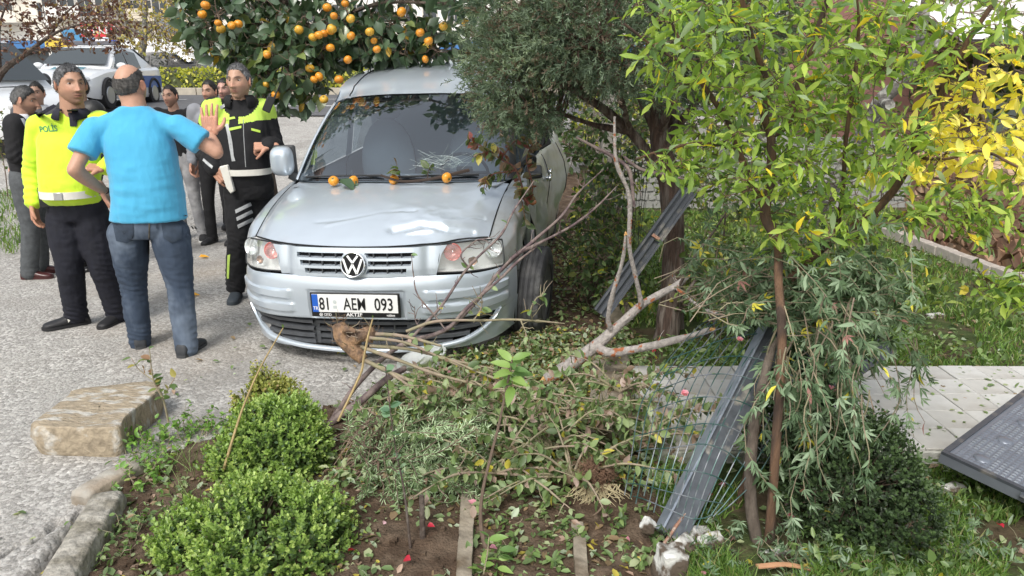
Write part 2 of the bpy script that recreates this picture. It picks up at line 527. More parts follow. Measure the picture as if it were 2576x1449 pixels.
med = strip('median', 26.0, 29.0, -60, 40, .16, kerb_m, th=.25, slope=.04)
kb = MB().box((0, 0, 0), (.98, .16, .30), bev=.015).mesh('street_kerb_stone', kerb_m, False)
for k in range(44):
 x = -27 + k * 1.0
 o = link('kerb_stone', kb, med)
 o.location = (x, 25.92 + .04 * x, float(gz(x, 25.92)) + .10)
 o.rotation_euler = (0, 0, .04)
strip('far_road', 29.0, 38.0, -70, 50, .03, road_m, slope=.04)
strip('pavement', 38.0, 43.0, -90, 60, .15, mat('pavement', (.36, .34, .31), .9, var=.15), th=.2, slope=.04)
# garden edging, slab, walls
conc = mat('old_concrete', (.34, .32, .28), .9, col2=(.20, .185, .15), vscale=11, var=.4, bump=1, bscale=45, bdist=.012, spec=.2)
conc2 = mat('lichened_concrete', (.29, .24, .185), .95, col2=(.36, .34, .30), vscale=5, var=.3, bump=.7, bscale=50, bdist=.008, spec=.2)
def rock(mb, c, size, R=None, seed=0, rough=.12, m=0, n=7, round_=.25):
 """a rounded, chipped block"""
 A = []
 for ax in range(3):
  for s in (-1, 1):
   g = np.linspace(-1, 1, n); U, W = np.meshgrid(g, g)
   q = np.zeros((n, n, 3)); q[..., ax] = s
   q[..., (ax + 1) % 3] = U * s; q[..., (ax + 2) % 3] = W
   A.append(q)
 for q in A:
  v = q.reshape(-1, 3)
  l = (np.abs(v) ** 8).sum(1) ** (1 / 8)
  sp = v / l[:, None]
  sp = sp * (1 + rough * vnoise(sp + seed * 3.1, 1.6, seed, 3)[:, None])
  v = sp * np.array(size) / 2
  if R is not None: v = v @ np.asarray(R).T
  mb.grid((v + np.array(c)).reshape(q.shape), m)
 return mb
def top_kerb(p0, p1, w, h, name, label, seed, zt=.11, mm=None):
 p0 = np.array(p0); p1 = np.array(p1); d = p1 - p0; L = np.hypot(*d)
 n = int(L / .02) + 4; prof = [(-.5, 0), (-.5, .72), (-.44, .93), (-.30, 1.0), (.30, 1.0), (.44, .93), (.5, .72), (.5, 0)]
 pr = catmull(np.array(prof), 24)
 A = []
 s = np.array([d[1], -d[0]]) / L
 for i in range(n):
  t = i / (n - 1)
  e = min(t, 1 - t) * L
  k = 1 - .25 * max(0, 1 - e / .02) ** 2
  c = p0 + d * t
  A.append([(c[0] + s[0] * w * a * k, c[1] + s[1] * w * a * k, -.12 + (zt + .12) * b * (1 - .08 * max(0, 1 - e / .02))) for a, b in pr])
 A = np.array(A)
 v = A.reshape(-1, 3)
 v += (vnoise(v, 9, seed, 3) * .008)[:, None]
 v += (vnoise(v, 40, seed, 2) * .003)[:, None]
 mb = MB().grid(v.reshape(A.shape), flip=True)
 mb.add(A[0], [tuple(range(24))]); mb.add(A[-1], [tuple(range(23, -1, -1))])
 o = mb.build(name, mm or conc, None, True, 50)
 return tag(o, label, 'kerb stone', 'kerb stones edging the flower bed')
top_kerb((-1.50, 1.98), (-1.64, 2.66), .135, .2, 'kerb_stone', 'grey rounded concrete kerb piece at the bottom left beside the cracked asphalt', 1, .09)
top_kerb((-1.78, 2.68), (-1.68, 2.97), .12, .2, 'kerb_stone', 'brown lichened kerb piece half under the weeds, behind the grey one', 2, .06, conc2)
def slab():
 t = [tuple(G0(x, y, .13)[:2]) for x, y in ((80, 1074), (95, 1062), (173, 1000), (186, 989), (276, 976), (372, 965), (400, 974), (397, 992), (340, 1036), (316, 1060), (303, 1082), (260, 1088), (177, 1085), (98, 1082))]
 n = len(t); c = np.mean(t, 0); per = catmull(np.array(t + t[:1]), 73)[:-1]
 rings = []
 for k, (s, z) in enumerate([(.97, .0), (1.0, .03), (1.01, .09), (1.004, .134), (.996, .144), (.97, .149), (.8, .150), (.6, .15), (.4, .15), (.2, .151), (.02, .151)]):
  q = c + (per - c) * s
  rings.append(np.stack([q[:, 0], q[:, 1], np.full(len(q), z)], 1))
 A = np.array(rings); v = A.reshape(-1, 3)
 side = np.exp(-((v[:, 2] - .07) / .05) ** 2)
 r = vnoise(v, 12, 3, 4)
 v[:, :2] += ((v[:, :2] - c) * (r * .11 * side)[:, None])
 v[:, 2] += (vnoise(v, 5, 7, 3) * .008 + vnoise(v, 22, 8, 3) * .004) * (v[:, 2] > .05)
 v[:, 2] += np.where(v[:, 2] > .1, np.round(vnoise(v * [1, 2.5, 0], 6, 11, 2) * 2) * .0025, 0)
 mb = MB().grid(v.reshape(A.shape), close=True)
 m = mat('sandstone', (.33, .275, .20), .9, col2=(.46, .44, .40), vscale=9, var=.35, bump=1, bscale=38, bdist=.012, spec=.2, mixs=(.52, .62), stretch=(1, 2.4, 1), detail=10)
 o = mb.build('stone_slab', m, None, True, 35)
 tag(o, 'thick tan sandstone slab with white streaks lying on the asphalt', 'stone slab')
slab()
wall_m = mat('foundation_concrete', (.27, .235, .185), .92, col2=(.12, .09, .06), vscale=6, var=.3, bump=.8, bscale=40, bdist=.01, spec=.15)
def lowwall(name, p0, p1, w, z0, z1, label, seed, cat='edging'):
 p0 = np.array(p0); p1 = np.array(p1); d = p1 - p0; L = np.linalg.norm(d); s = np.array([d[1], -d[0]]) / L
 n = int(L / .03) + 2; m_ = 6
 A = []
 for i in range(n):
  c = p0 + d * i / (n - 1); row = [(-.5, z0)] + [(-.5, z0 + (z1 - z0) * k / 3) for k in (1, 2, 2.9)] + [(-.5 + .03 + .94 * k / m_, z1) for k in range(m_ + 1)] + [(.5, z0 + (z1 - z0) * k / 3) for k in (2.9, 2, 1)] + [(.5, z0)]
  A.append([(c[0] + s[0] * w * a, c[1] + s[1] * w * a, z) for a, z in row])
 A = np.array(A); v = A.reshape(-1, 3)
 v += (vnoise(v, 12, seed, 3) * .007)[:, None] + (vnoise(v, 38, seed, 2) * .003)[:, None]
 mb = MB().grid(v.reshape(A.shape), flip=True)
 k = A.shape[1]
 mb.add(A[0], [tuple(range(k))]); mb.add(A[-1], [tuple(range(k - 1, -1, -1))])
 return tag(mb.build(name, wall_m, None, True, 50), label, cat)
lowwall('edging_strip', (-.155, 1.9), (-.185, 2.76), .055, -.1, .05, 'narrow concrete edging strip rising from the soil at the bottom centre', 3)
lowwall('edging_strip', (.235, 1.9), (.255, 2.52), .05, -.1, .04, 'soil stained concrete edging right of the middle, below the dried root ball', 4)
lowwall('foundation_wall', (.47, 3.20), (.62, 4.35), .22, -.1, .07, 'broken low concrete fence footing strewn with leaves behind the fallen branch', 5, 'wall')
lowwall('foundation_wall', (.74, 4.9), (1.0, 9.5), .16, -.1, .16, 'low concrete footing under the wire fence along the van', 6, 'wall')
pat = MB().box((3.05, 3.455, .05), (4.8, .985, .10), bev=.008)
patm = mat('patio_concrete', (.40, .40, .37), .9, col2=(.25, .26, .22), vscale=8, var=.2, bump=.6, bscale=50)
patio = pat.build('path', patm); tag(patio, kind='structure')
tile_m = mat('patio_tile', (.50, .49, .46), .7, col2=(.38, .36, .33), vscale=4, mixs=(.5, .7), var=.10, bump=.25, bscale=40)
tmb = [MB().box((0, 0, 0), (.192, .192, .012), bev=.003).mesh('tile', tile_m, False)]
tmb.append(MB().box((0, 0, 0), (.192, .192, .014), bev=.003).mesh('tile', mat('patio_tile_b', (.55, .545, .52), .7, col2=(.42, .41, .38), vscale=5, mixs=(.5, .7), var=.08, bump=.2, bscale=30), False))
for i in range(23):
 for j in range(5):
  o = link('tile', tmb[(i * 7 + j * 3) % 2], patio)
  o.location = (.76 + i * .197 + (0), 3.065 + j * .196, .1055 + .0015 * ((i * 5 + j * 11) % 3))
# the silver van
car = thing('van', 'silver compact van with crumpled right front corner, cracked windscreen and plate 81 AEM 093', 'van', (-.80, 5.09, -.06))
Rcar = Rxyz(0, 0, math.radians(-7)) @ Rxyz(0, math.radians(-1.2), 0) @ Rxyz(math.radians(2.0), 0, 0)
CARM = Matrix(((0, 1, 0), (-1, 0, 0), (0, 0, 1)))          # car x forward -> world -y, car y -> world x
_M3 = Matrix([list(r) for r in Rcar]) @ CARM
car.rotation_euler = _M3.to_euler()
def c2w(p):
 return np.array(p, float) @ np.array(_M3).T + np.array([-.80, 5.09, -.06])
paint = mat('silver_paint', (.52, .585, .65), .28, metal=.35, coat=.8, var=.035, vscale=3, bump=.02, bscale=6)
paint_d = mat('silver_paint_soiled', (.50, .53, .54), .36, metal=.5, coat=.6, col2=(.40, .40, .37), vscale=7, mixs=(.5, .7), bump=.05, bscale=20)
dark = mat('black_plastic', (.035, .037, .04), .5, var=.2, vscale=12)
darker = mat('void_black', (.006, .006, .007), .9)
grey_pl = mat('grey_bumper_plastic', (.075, .08, .088), .48, var=.25, vscale=10)
chrome = mat('chrome', (.8, .82, .84), .08, metal=1)
rubber = mat('tyre_rubber', (.045, .046, .05), .8, col2=(.11, .11, .11), vscale=9, mixs=(.4, .75), var=.2)
glass = glass_mat('car_glass', (.58, .68, .74), .0, 1.60)
glass_side = glass_mat('side_glass', (.62, .68, .70), .0, 1.5)
lens = glass_mat('headlamp_lens', (.92, .94, .95), .02, 1.40, haze=.13)
def mirror_rows(rows):
 out = []
 for r in rows:
  r = [tuple(p) for p in r]
  out.append([(x, -y, z) for x, y, z in r[:0:-1]] + r)
 return out
def fix(mb, name, m, th=0.0, par=car, sharp=35):
 o = mb.build(name, m, par, True, sharp)
 return o
def crease(v, pts, amp, w, n):
 """push along n near a polyline"""
 best = np.full(len(v), 1e9)
 for a, b in zip(pts[:-1], pts[1:]):
  a = np.array(a, float); b = np.array(b, float); d = b - a
  t = np.clip(((v - a) @ d) / (d @ d), 0, 1)
  best = np.minimum(best, np.linalg.norm(v - a - t[:, None] * d, axis=1))
 return v + np.array(n) * (amp * np.exp(-(best / w) ** 2))[:, None]
PL = np.array([(.905, 0), (.898, .20), (.878, .38), (.835, .55), (.755, .69), (.64, .79), (.51, .860), (.36, .897)])
def plan(dx=0, scale=1.0, z=0, zf=None):
 return [(x + dx * (1 - i / 9), y * scale, z if zf is None else zf(y)) for i, (x, y) in enumerate(PL)]
zt = lambda y: np.interp(y, [0, .40, .47, .6, .75, .83, .9], [.665, .665, .668, .66, .648, .64, .635])
rows = [plan(-.03, .985, zf=lambda y: zt(y) + .0), plan(-.012, .995, zf=lambda y: zt(y) - .02), plan(.0, 1.0, zf=lambda y: zt(y) - .055), plan(.004, 1.0, z=.565),
 plan(.004, 1.0, z=.50), plan(-.002, .998, z=.44), plan(-.012, .993, zf=lambda y: .405 - .02 * (y / .9) ** 2), plan(-.05, .985, zf=lambda y: .400 - .02 * (y / .9) ** 2)]
A = patch(mirror_rows(rows), 46, 150)
v = A.reshape(-1, 3)
f = np.clip(1 - np.maximum(np.abs(v[:, 1]) - .285, 0) / .014, 0, 1) * np.clip(1 - np.maximum(np.abs(v[:, 2] - .495) - .083, 0) / .010, 0, 1)
v[:, 0] -= .012 * f
for zc, ya in ((.556, .40), (.470, .385)):
 ay = np.abs(v[:, 1])
 f = np.clip((ay - ya) / .03, 0, 1) * np.clip((.868 - ay) / .02, 0, 1) * np.clip((.030 - np.abs(v[:, 2] - (zc - .02 * (ay / .9) ** 2))) / .007, 0, 1)
 f = f * f * (3 - 2 * f)
 nrm = np.stack([np.clip(1.15 - ay, .1, 1), np.sign(v[:, 1]) * np.clip(ay - .3, 0, 1), np.zeros(len(v))], 1)
 nrm /= np.linalg.norm(nrm, axis=1)[:, None]
 v += nrm * (.015 * f)[:, None]
mb = MB().grid(v.reshape(A.shape))
def inner(z): return np.interp(z, [.20, .24, .28, .33, .40], [.50, .60, .69, .765, .80])
def planpt(y, z, dx=0):
 x = np.interp(y, PL[:, 1], PL[:, 0]) - .02 - .10 * max(0, .40 - z) * 1.0
 return (x + dx, y - .10 * max(0, .40 - z) * (y / .9), z)
for s in (1, -1):
 R_ = []
 for z in (.398, .36, .32, .28, .24, .21, .19):
  y0 = inner(z); ysq = [y0 + (.897 - y0) * k / 5 for k in range(6)]
  R_.append([(p[0], p[1] * s, p[2]) for p in (planpt(y, z) for y in ysq)])
 mb.grid(patch(R_, 16, 16), flip=(s < 0))
 ed = [(.36, .897 * s, .635), (.36, .897 * s, .5), (.36, .893 * s, .40), (.36, .875 * s, .28), (.36, .862 * s, .19)]
 mb.grid(np.array([[(x, y, z) for x, y, z in ed], [(x - .01, y - .12 * s, z) for x, y, z in ed]]), flip=(s > 0))
bumper = fix(mb, 'bumper', paint)
lipc = catmull(np.array([(.585, .815, .385), (.62, .775, .325), (.70, .70, .268), (.775, .60, .232), (.835, .42, .207), (.865, .20, .195), (.872, 0, .19), (.865, -.20, .195), (.835, -.42, .207), (.775, -.60, .232), (.70, -.70, .268), (.62, -.775, .325), (.585, -.815, .385)]), 90)
mb = MB()
sec = [(-.02, .012), (.004, .014), (.012, .004), (.008, -.010), (-.03, -.018)]
G_ = []
for i, p in enumerate(lipc):
 tng = lipc[min(i + 1, 89)] - lipc[max(i - 1, 0)]; o_ = np.array([abs(tng[1]), -tng[0] if tng[1] < 0 else tng[0], 0]); o_ = np.array([-tng[1], tng[0], 0]) * (-1 if -tng[1] < 0 else 1); o_ /= np.linalg.norm(o_) + 1e-9
 G_.append([p + o_ * a + np.array([0, 0, b]) for a, b in sec])
mb.grid(np.array(G_), flip=False)
fix(mb, 'bumper_lip', paint, sharp=60)
mb = MB()
def gx(y, z): return np.interp(abs(y), PL[:, 1], PL[:, 0]) - .035 - .12 * max(0, .40 - z)
def half(z): return np.interp(z, [.20, .24, .28, .33, .40], [.48, .585, .68, .755, .795])
back = []
for z in (.40, .35, .30, .25, .205):
 h = half(z) + .02
 back.append([(gx(t * h, z) - .05, t * h, z) for t in np.linspace(-1, 1, 41)])
mb.grid(np.array(back), m=1)
for k, z in enumerate((.372, .322, .276, .236)):
 for a, b in ((-1, -.30), (-.30, .30), (.30, 1)):
  h = half(z - .01)
  if abs(a + b) < .01: dx, zz = -.022, z - .006
  else: dx, zz = 0, z
  ya = (a * h if abs(a) == 1 else a); yb = (b * h if abs(b) == 1 else b)
  Y_ = np.linspace(ya + .004, yb - .004, 20)
  top = [(gx(y, zz) - .035 + dx, y, zz + .010) for y in Y_]; fr = [(gx(y, zz) + dx, y, zz + .002) for y in Y_]
  fr2 = [(gx(y, zz) + dx - .004, y, zz - .018) for y in Y_]; bt = [(gx(y, zz) - .040 + dx, y, zz - .020) for y in Y_]
  mb.grid(np.array([top, fr, fr2, bt]), m=0)
for y in (-.30, .30, -.2, -.1, 0, .1, .2):
 w = .05 if abs(y) > .25 else .008
 mb.box((gx(y, .3) - .05, y * 1.0, .30), (.05, w, .17), m=0)
fix(mb, 'lower_grille', [grey_pl, darker])
def nosex(y, z):
 xb = np.interp(abs(y), [0, .2, .35, .45, .55], [.885, .880, .862, .835, .79])
 return xb - .32 * max(0, z - .70) ** 1.25 - .05 * max(0, z - .665)
def noseh(z): return np.interp(z, [.66, .70, .78, .83], [.475, .485, .505, .535])
ny_, nz_ = 220, 46
Yg = np.linspace(-1, 1, ny_); Zg = np.linspace(.663, .832, nz_)
A = np.zeros((nz_, ny_, 3))
for i, z in enumerate(Zg):
 h = noseh(z)
 for j, t in enumerate(Yg):
  A[i, j] = (nosex(t * h, z), t * h, z)
hole = np.zeros((nz_, ny_), bool)
slots = [(.788, .355), (.742, .335), (.697, .305)]
R2 = lambda y, z: math.hypot(y, z - .738)
for i, z in enumerate(Zg):
 for j in range(ny_):
  y = A[i, j, 1]
  for zc, hw in slots:
   zc_ = zc - .02 * (y / .4) ** 2 * 0
   if abs(z - zc_) < .0135 and abs(y) < hw and R2(y, z) > .088:
    A[i, j, 0] -= .030
    hole[i, j] = True
for i, z in enumerate(Zg):
 for j in range(ny_):
  y = abs(A[i, j, 1])
  A[i, j, 0] -= .018 * np.exp(-((y - .43) / .035) ** 2)
mb = MB()
V = A.reshape(-1, 3)
F_, M_ = [], []
for i in range(nz_ - 1):
 for j in range(ny_ - 1):
  F_.append((i * ny_ + j, (i + 1) * ny_ + j, (i + 1) * ny_ + j + 1, i * ny_ + j + 1)[::-1])
  M_.append(1 if hole[i:i + 2, j:j + 2].all() else 0)
mb.add(V, F_); mb.M = M_
nose = fix(mb, 'nose_panel', [paint, darker])
_vn = MB().box((0, 0, 0), (.02, .006, .028)).mesh('grille_vane', grey_pl, False)
for zc, hw in slots:
 for s in (-1, 1):
  for y in np.arange(.115, hw - .02, .082):
   link('grille_vane', _vn, nose).location = (nosex(y, zc) - .013, s * y, zc)
bad = MB()
bx = .893
Rb = Rxyz(0, math.radians(90 - 12), 0) @ Rxyz(0, 0, math.radians(90))     # local x -> car y, local z -> forward
def ring(mb, R0, r, n=40, m=0, z=0, c=(0, 0)):
 A = []
 for i in range(n + 1):
  a = 2 * math.pi * i / n
  A.append([(c[0] + (R0 + r * math.cos(b)) * math.cos(a), c[1] + (R0 + r * math.cos(b)) * math.sin(a), z + r * math.sin(b)) for b in np.linspace(0, 2 * math.pi, 9)])
 mb.grid(np.array(A), m)
def thick(a, b, w):
 a = np.array(a, float); b = np.array(b, float); d = b - a; n = np.array([-d[1], d[0]]); n /= np.linalg.norm(n)
 return [a - n * w / 2, b - n * w / 2, b + n * w / 2, a + n * w / 2]
bad.prism([(.073 * math.cos(a), .073 * math.sin(a)) for a in np.linspace(0, 2 * math.pi, 40, endpoint=False)], -.012, .002, m=1)
ring(bad, .071, .006)
bw = .0125
Lg = [((-.031, .053), (-.0, .012)), ((.031, .053), (.0, .012)), ((-.056, .034), (-.026, -.052)), ((.056, .034), (.026, -.052)), ((-.026, -.052), (0, .002)), ((.026, -.052), (0, .002))]
for a, b in Lg:
 bad.prism(thick(a, b, bw), .002, .008)
bad.V = [np.stack([v[:, 2], v[:, 0], v[:, 1]], 1) for v in bad.V]
tilt = Rxyz(0, math.radians(-14), 0)
bad.V = [v @ tilt.T + np.array([bx + .004, 0, .742]) for v in bad.V]
bo = fix(bad, 'badge', [chrome, darker], sharp=30)
def hl(s):
 R_ = [[(.50, .825, .800), (.60, .735, .822), (.70, .61, .833), (.762, .505, .832)],
 [(.515, .832, .755), (.625, .745, .775), (.728, .61, .786), (.788, .495, .786)],
 [(.53, .838, .700), (.64, .75, .712), (.742, .61, .722), (.806, .485, .728)],
 [(.54, .838, .648), (.65, .745, .653), (.750, .61, .663), (.812, .475, .675)]]
 A = patch([[(x, y * s, z) for x, y, z in r] for r in R_], 24, 30)
 o = MB().grid(A, flip=(s > 0)).build('headlight', lens, car, True, 60)
 B = A.copy(); B[..., 0] -= .075; B[..., 1] *= .985
 hb = MB().grid(B, flip=(s > 0))
 for e in (slice(0, 1), slice(-1, None)):
  hb.grid(np.stack([A[e][0] - [.004, 0, 0], B[e][0]]))
 for e in (0, -1):
  hb.grid(np.stack([A[:, e] - [.004, 0, 0], B[:, e]]))
 silver = mat('lamp_housing', (.88, .88, .86), .35, metal=.1)
 hb.build('housing', silver, o, True, 60)
 mb = MB().tube(np.concatenate([A[0], A[1:, -1], A[-1][::-1][1:], A[::-1, 0][1:]]) - [.0, 0, 0], .005, 6)
 mb.build('gasket', dark, o)
 def bowl(u, v, R0, dep, m, nm, out=.012, ringm=None):
  p = A[int(v * 23), int(u * 29)]
  iu, iv = min(int(u * 29), 28), min(int(v * 23), 22)
  n = np.cross(A[iv + 1, iu] - A[iv, iu], A[iv, iu + 1] - A[iv, iu]); n /= np.linalg.norm(n)
  if n[0] < 0: n = -n
  n = n + np.array([1.6, 0, .08]); n /= np.linalg.norm(n)
  su, sd = np.cross(n, [0, 0, 1]), None
  su /= np.linalg.norm(su); sd = np.cross(su, n)
  c = p - n * out
  R_ = []
  for k, (r, d) in enumerate([(1.0, .0), (.93, .002), (.90, -.006), (.80, -.35 * dep), (.6, -.65 * dep), (.35, -.9 * dep), (.05, -dep)]):
   R_.append([c + (su * math.cos(a) + sd * math.sin(a)) * R0 * r + n * d for a in np.linspace(0, 2 * math.pi, 37)[:-1]])
  o2 = MB().grid(np.array(R_), close=True).build(nm, m, o, True, 50)
  mb2 = MB().ball(c - n * dep * .6, R0 * .16, nu=10, nv=6)
  mb2.build('bulb', chrome, o)
  rr = [c + (su * math.cos(a) + sd * math.sin(a)) * R0 for a in np.linspace(0, 2 * math.pi, 37)]
  MB().tube(np.array(rr), .0028, 6).build('bezel', chrome if ringm is None else ringm, o)
 refl = mat('lamp_reflector', (.85, .87, .87), .30, metal=.8, bump=.5, bscale=30, stretch=(1, 6, .6))
 pink = mat('pink_reflection_bowl', (.80, .40, .37), .2, metal=.7, bump=.4, bscale=40)  # pink reflection seen in the inner lamp, painted into the reflector colour
 pinkr = mat('pink_reflection_ring', (.70, .22, .20), .25, metal=.3)  # the same pink reflection, painted onto the ring around it
 amber = mat('amber_lamp', (.42, .24, .15), .3, metal=.3)
 bowl(.24, .36, .056, .04, refl, 'reflector', out=.016)
 bowl(.80, .36, .050, .04, pink, 'reflector', out=.016, ringm=pinkr)
 bowl(.52, .70, .027, .02, amber, 'indicator_lamp', out=.014)
 return o
hl(1); hl(-1)
def hoodrow(t):
 f = [(.838, 0, .838), (.830, .2, .840), (.803, .38, .845), (.745, .53, .848), (.635, .665, .842), (.53, .750, .825)]
 r = [(.03, 0, 1.070), (.018, .2, 1.069), (-.02, .4, 1.063), (-.075, .56, 1.055), (-.14, .69, 1.044), (-.20, .785, 1.026)]
 rw = []
 for i, (a, b) in enumerate(zip(f, r)):
  p = np.array(a) * (1 - t) + np.array(b) * t
  p[2] += (.052 - .012 * i / 5) * 4 * t * (1 - t) * (1.25 - .5 * t) * (1 if i < 5 else .85)
  rw.append(tuple(p))
 return rw
A = patch(mirror_rows([hoodrow(t) for t in (0, .04, .1, .25, .45, .7, .9, 1)]), 110, 150)
v = A.reshape(-1, 3)
up = np.array([.25, 0, 1.])
v = crease(v, [(.62, -.30, .92), (.60, -.10, .93), (.52, .12, .96), (.50, .28, .97)], -.013, .016, up)
v = crease(v, [(.66, -.22, .91), (.58, .02, .94), (.46, .22, .97), (.47, .36, .96), (.56, .40, .93)], .016, .014, up)
v = crease(v, [(.70, .20, .9), (.64, .36, .92), (.66, .52, .9), (.60, .66, .88)], -.028, .030, up)
v = crease(v, [(.74, .30, .9), (.70, .44, .9), (.62, .56, .9), (.66, .70, .88)], .020, .015, up)
v = crease(v, [(.56, .42, .9), (.50, .58, .92), (.42, .70, .92)], -.016, .018, up)
w_ = np.exp(-(((v[:, 0] - .60) / .16) ** 2 + ((v[:, 1] - .45) / .28) ** 2))
v[:, 2] += w_ * ((1 - 2 * np.abs(vnoise(v, 7, 5, 2))) * .015 + vnoise(v, 19, 7, 2) * .005)
v[:, 2] += vnoise(v, 4, 3, 2) * .0015
A = v.reshape(A.shape)
mb = MB().grid(A, flip=True)
for edge in (A[0], A[:, 0], A[:, -1]):
 e2 = edge.copy(); e2[:, 2] -= .02; e2[:, 0] -= .006
 mb.grid(np.array([edge, e2]), flip=False)
hood = fix(mb, 'bonnet', paint, sharp=45)
HOOD = A
for e_ in (A[0] + [.006, 0, -.004], A[:96, 0] + [0, -.004, -.003], A[:96, -1] + [0, .004, -.003]):
 MB().tube(e_[::2], .0042, 5).build('panel_gap', darker, hood)
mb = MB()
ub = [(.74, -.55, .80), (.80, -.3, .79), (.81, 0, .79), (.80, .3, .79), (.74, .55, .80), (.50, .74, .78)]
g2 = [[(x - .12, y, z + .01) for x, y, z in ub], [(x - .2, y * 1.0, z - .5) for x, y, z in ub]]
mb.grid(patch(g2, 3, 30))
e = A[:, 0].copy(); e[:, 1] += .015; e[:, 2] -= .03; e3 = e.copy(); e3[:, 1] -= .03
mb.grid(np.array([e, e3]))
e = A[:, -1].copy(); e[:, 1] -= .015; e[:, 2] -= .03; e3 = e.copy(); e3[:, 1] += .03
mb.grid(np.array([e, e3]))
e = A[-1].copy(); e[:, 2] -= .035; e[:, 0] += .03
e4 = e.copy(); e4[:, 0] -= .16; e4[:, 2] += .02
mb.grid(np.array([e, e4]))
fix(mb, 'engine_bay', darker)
def wing(s, dmg):
 xs_ = [.545, .50, .43, .355, .28, .18, .05, -.08, -.20, -.30, -.355, -.45, -.56, -.62]
 rows_ = []
 for x in xs_:
  t = (.53 - x) / .73
  zt_ = np.interp(x, [-.62, -.30, -.20, .53], [1.035, 1.035, 1.024, .822]) + .040 * 4 * max(0, min(1, t)) * (1 - max(0, min(1, t))) * .85
  yt = np.interp(x, [-.62, -.3, -.20, .53], [.83, .80, .792, .757])
  a = .365
  if x > .35: zb = .64 - (.0 if x > .4 else 0)
  elif x > -.355: zb = .31 + math.sqrt(max(a * a - x * x, 0))
  else: zb = .20
  if .355 >= x >= .35: zb = .60
  yo = np.interp(x, [-.62, -.3, .2, .36, .45, .545], [.888, .897, .902, .898, .868, .828])
  rows_.append([(x, yt * s, zt_), (x, (yt + (yo - yt) * .55) * s, zt_ - .018), (x, (yt + (yo - yt) * .9) * s, zt_ - .07 - .0), (x, yo * s, zt_ - (zt_ - zb) * .55), (x, (yo + .006) * s, zb + (zt_ - zb) * .15), (x, yo * s, zb)])
 A = patch(rows_, 90, 40)
 v = A.reshape(-1, 3)
 if dmg:
  w = np.exp(-(((v[:, 0] + .12) / .34) ** 2)) * np.clip((v[:, 1] * s - .78) / .08, 0, 1)
  n1 = 1 - 2 * np.abs(vnoise(v, 5, 2, 2)); n2 = 1 - 2 * np.abs(vnoise(v, 13, 8, 2))
  v[:, 1] += s * w * (n1 * .045 + n2 * .015 - .015)
  v[:, 2] += w * n1 * .022
  v = crease(v, [(.3, .85 * s, .95), (.0, .88 * s, .9), (-.3, .86 * s, .78), (-.5, .88 * s, .6)], -.035, .05, (0, s, 0))
  v = crease(v, [(-.05, .82 * s, 1.0), (-.15, .87 * s, .85), (-.22, .90 * s, .7)], .030, .03, (0, s, .2))
  w2 = np.exp(-(((v[:, 0] + .18) / .13) ** 2 + ((v[:, 2] - .60) / .16) ** 2))
  v[:, 2] += w2 * .09; v[:, 1] -= s * w2 * .03
 A = v.reshape(A.shape)
 mb = MB().grid(A, flip=(s > 0))
 lip = A[:, -1].copy(); lip[:, 1] -= s * .05
 mb.grid(np.array([A[:, -1], lip]), flip=(s < 0))
 return fix(mb, 'front_wing', paint_d if dmg else paint, sharp=30)
wing(-1, False)
w1 = wing(1, True); w1['label'] = 'crumpled silver front wing, torn above the wheel'
MB().tube([(-.12, .935, .905), (-.15, .955, .90), (-.19, .965, .897)], [.008, .02, .016], 8).build('side_indicator', mat('amber_clear', (.55, .22, .10), .2), w1)
wb = [(-.005, 0, 1.082), (-.02, .2, 1.081), (-.06, .4, 1.075), (-.12, .57, 1.067), (-.19, .70, 1.056), (-.235, .762, 1.047)]
wt = [(-.865, 0, 1.603), (-.870, .2, 1.602), (-.885, .36, 1.596), (-.91, .50, 1.585), (-.94, .615, 1.567), (-.965, .685, 1.543)]
def wrow(t):
 r = []
 for a, b in zip(wb, wt):
  p = np.array(a) * (1 - t) + np.array(b) * t
  nb = .030 * 4 * t * (1 - t); p[2] += nb; p[0] += nb * .6
  r.append(tuple(p))
 return r
A = patch(mirror_rows([wrow(t) for t in (0, .25, .5, .75, 1)]), 40, 70)
WS = A.copy()
ws = fix(MB().grid(A, flip=True), 'windscreen', glass)
blackf = mat('frit', (.012, .013, .015), .4)
fr = MB()
inn = A - np.array([.004, 0, .006])
def shrink(row, k): return row
fr.grid(np.array([inn[0], inn[1] , inn[2]]), flip=True)
fr.grid(np.array([inn[-1], inn[-2]]), flip=True)
fr.grid(inn[:, :3], flip=True); fr.grid(inn[:, -3:], flip=True)
fr.build('screen_border', blackf, ws)
ck = MB(); rr = random.Random(4)
def ws_at(u, v, lift=.0035):
 A = WS
 u = min(max(u, 0), 1) * 69; v = min(max(v, 0), 1) * 39
 i, j = min(int(v), 38), min(int(u), 68); fv, fu = v - i, u - j
 p = A[i, j] * (1 - fv) * (1 - fu) + A[i + 1, j] * fv * (1 - fu) + A[i, j + 1] * (1 - fv) * fu + A[i + 1, j + 1] * fv * fu
 return p + np.array([.5, 0, .8]) * lift
cu_, cv_ = .66, .12
for k in range(44):
 a = k * 2.4 + rr.gauss(0, .2); L_ = rr.uniform(.03, .14) * (1 if k > 9 else rr.uniform(1.5, 3))
 pts_ = []; u, v_ = cu_ + rr.gauss(0, .04), cv_ + rr.gauss(0, .03)
 for q in range(7):
  pts_.append(ws_at(u, v_)); a += rr.gauss(0, .12)
  u += math.cos(a) * L_ / 7 * .8; v_ += abs(math.sin(a)) * L_ / 7 * 1.2
  if not (0 < u < 1 and 0 < v_ < 1): break
 if len(pts_) > 2: ck.tube(np.array(pts_), .0007, 3)
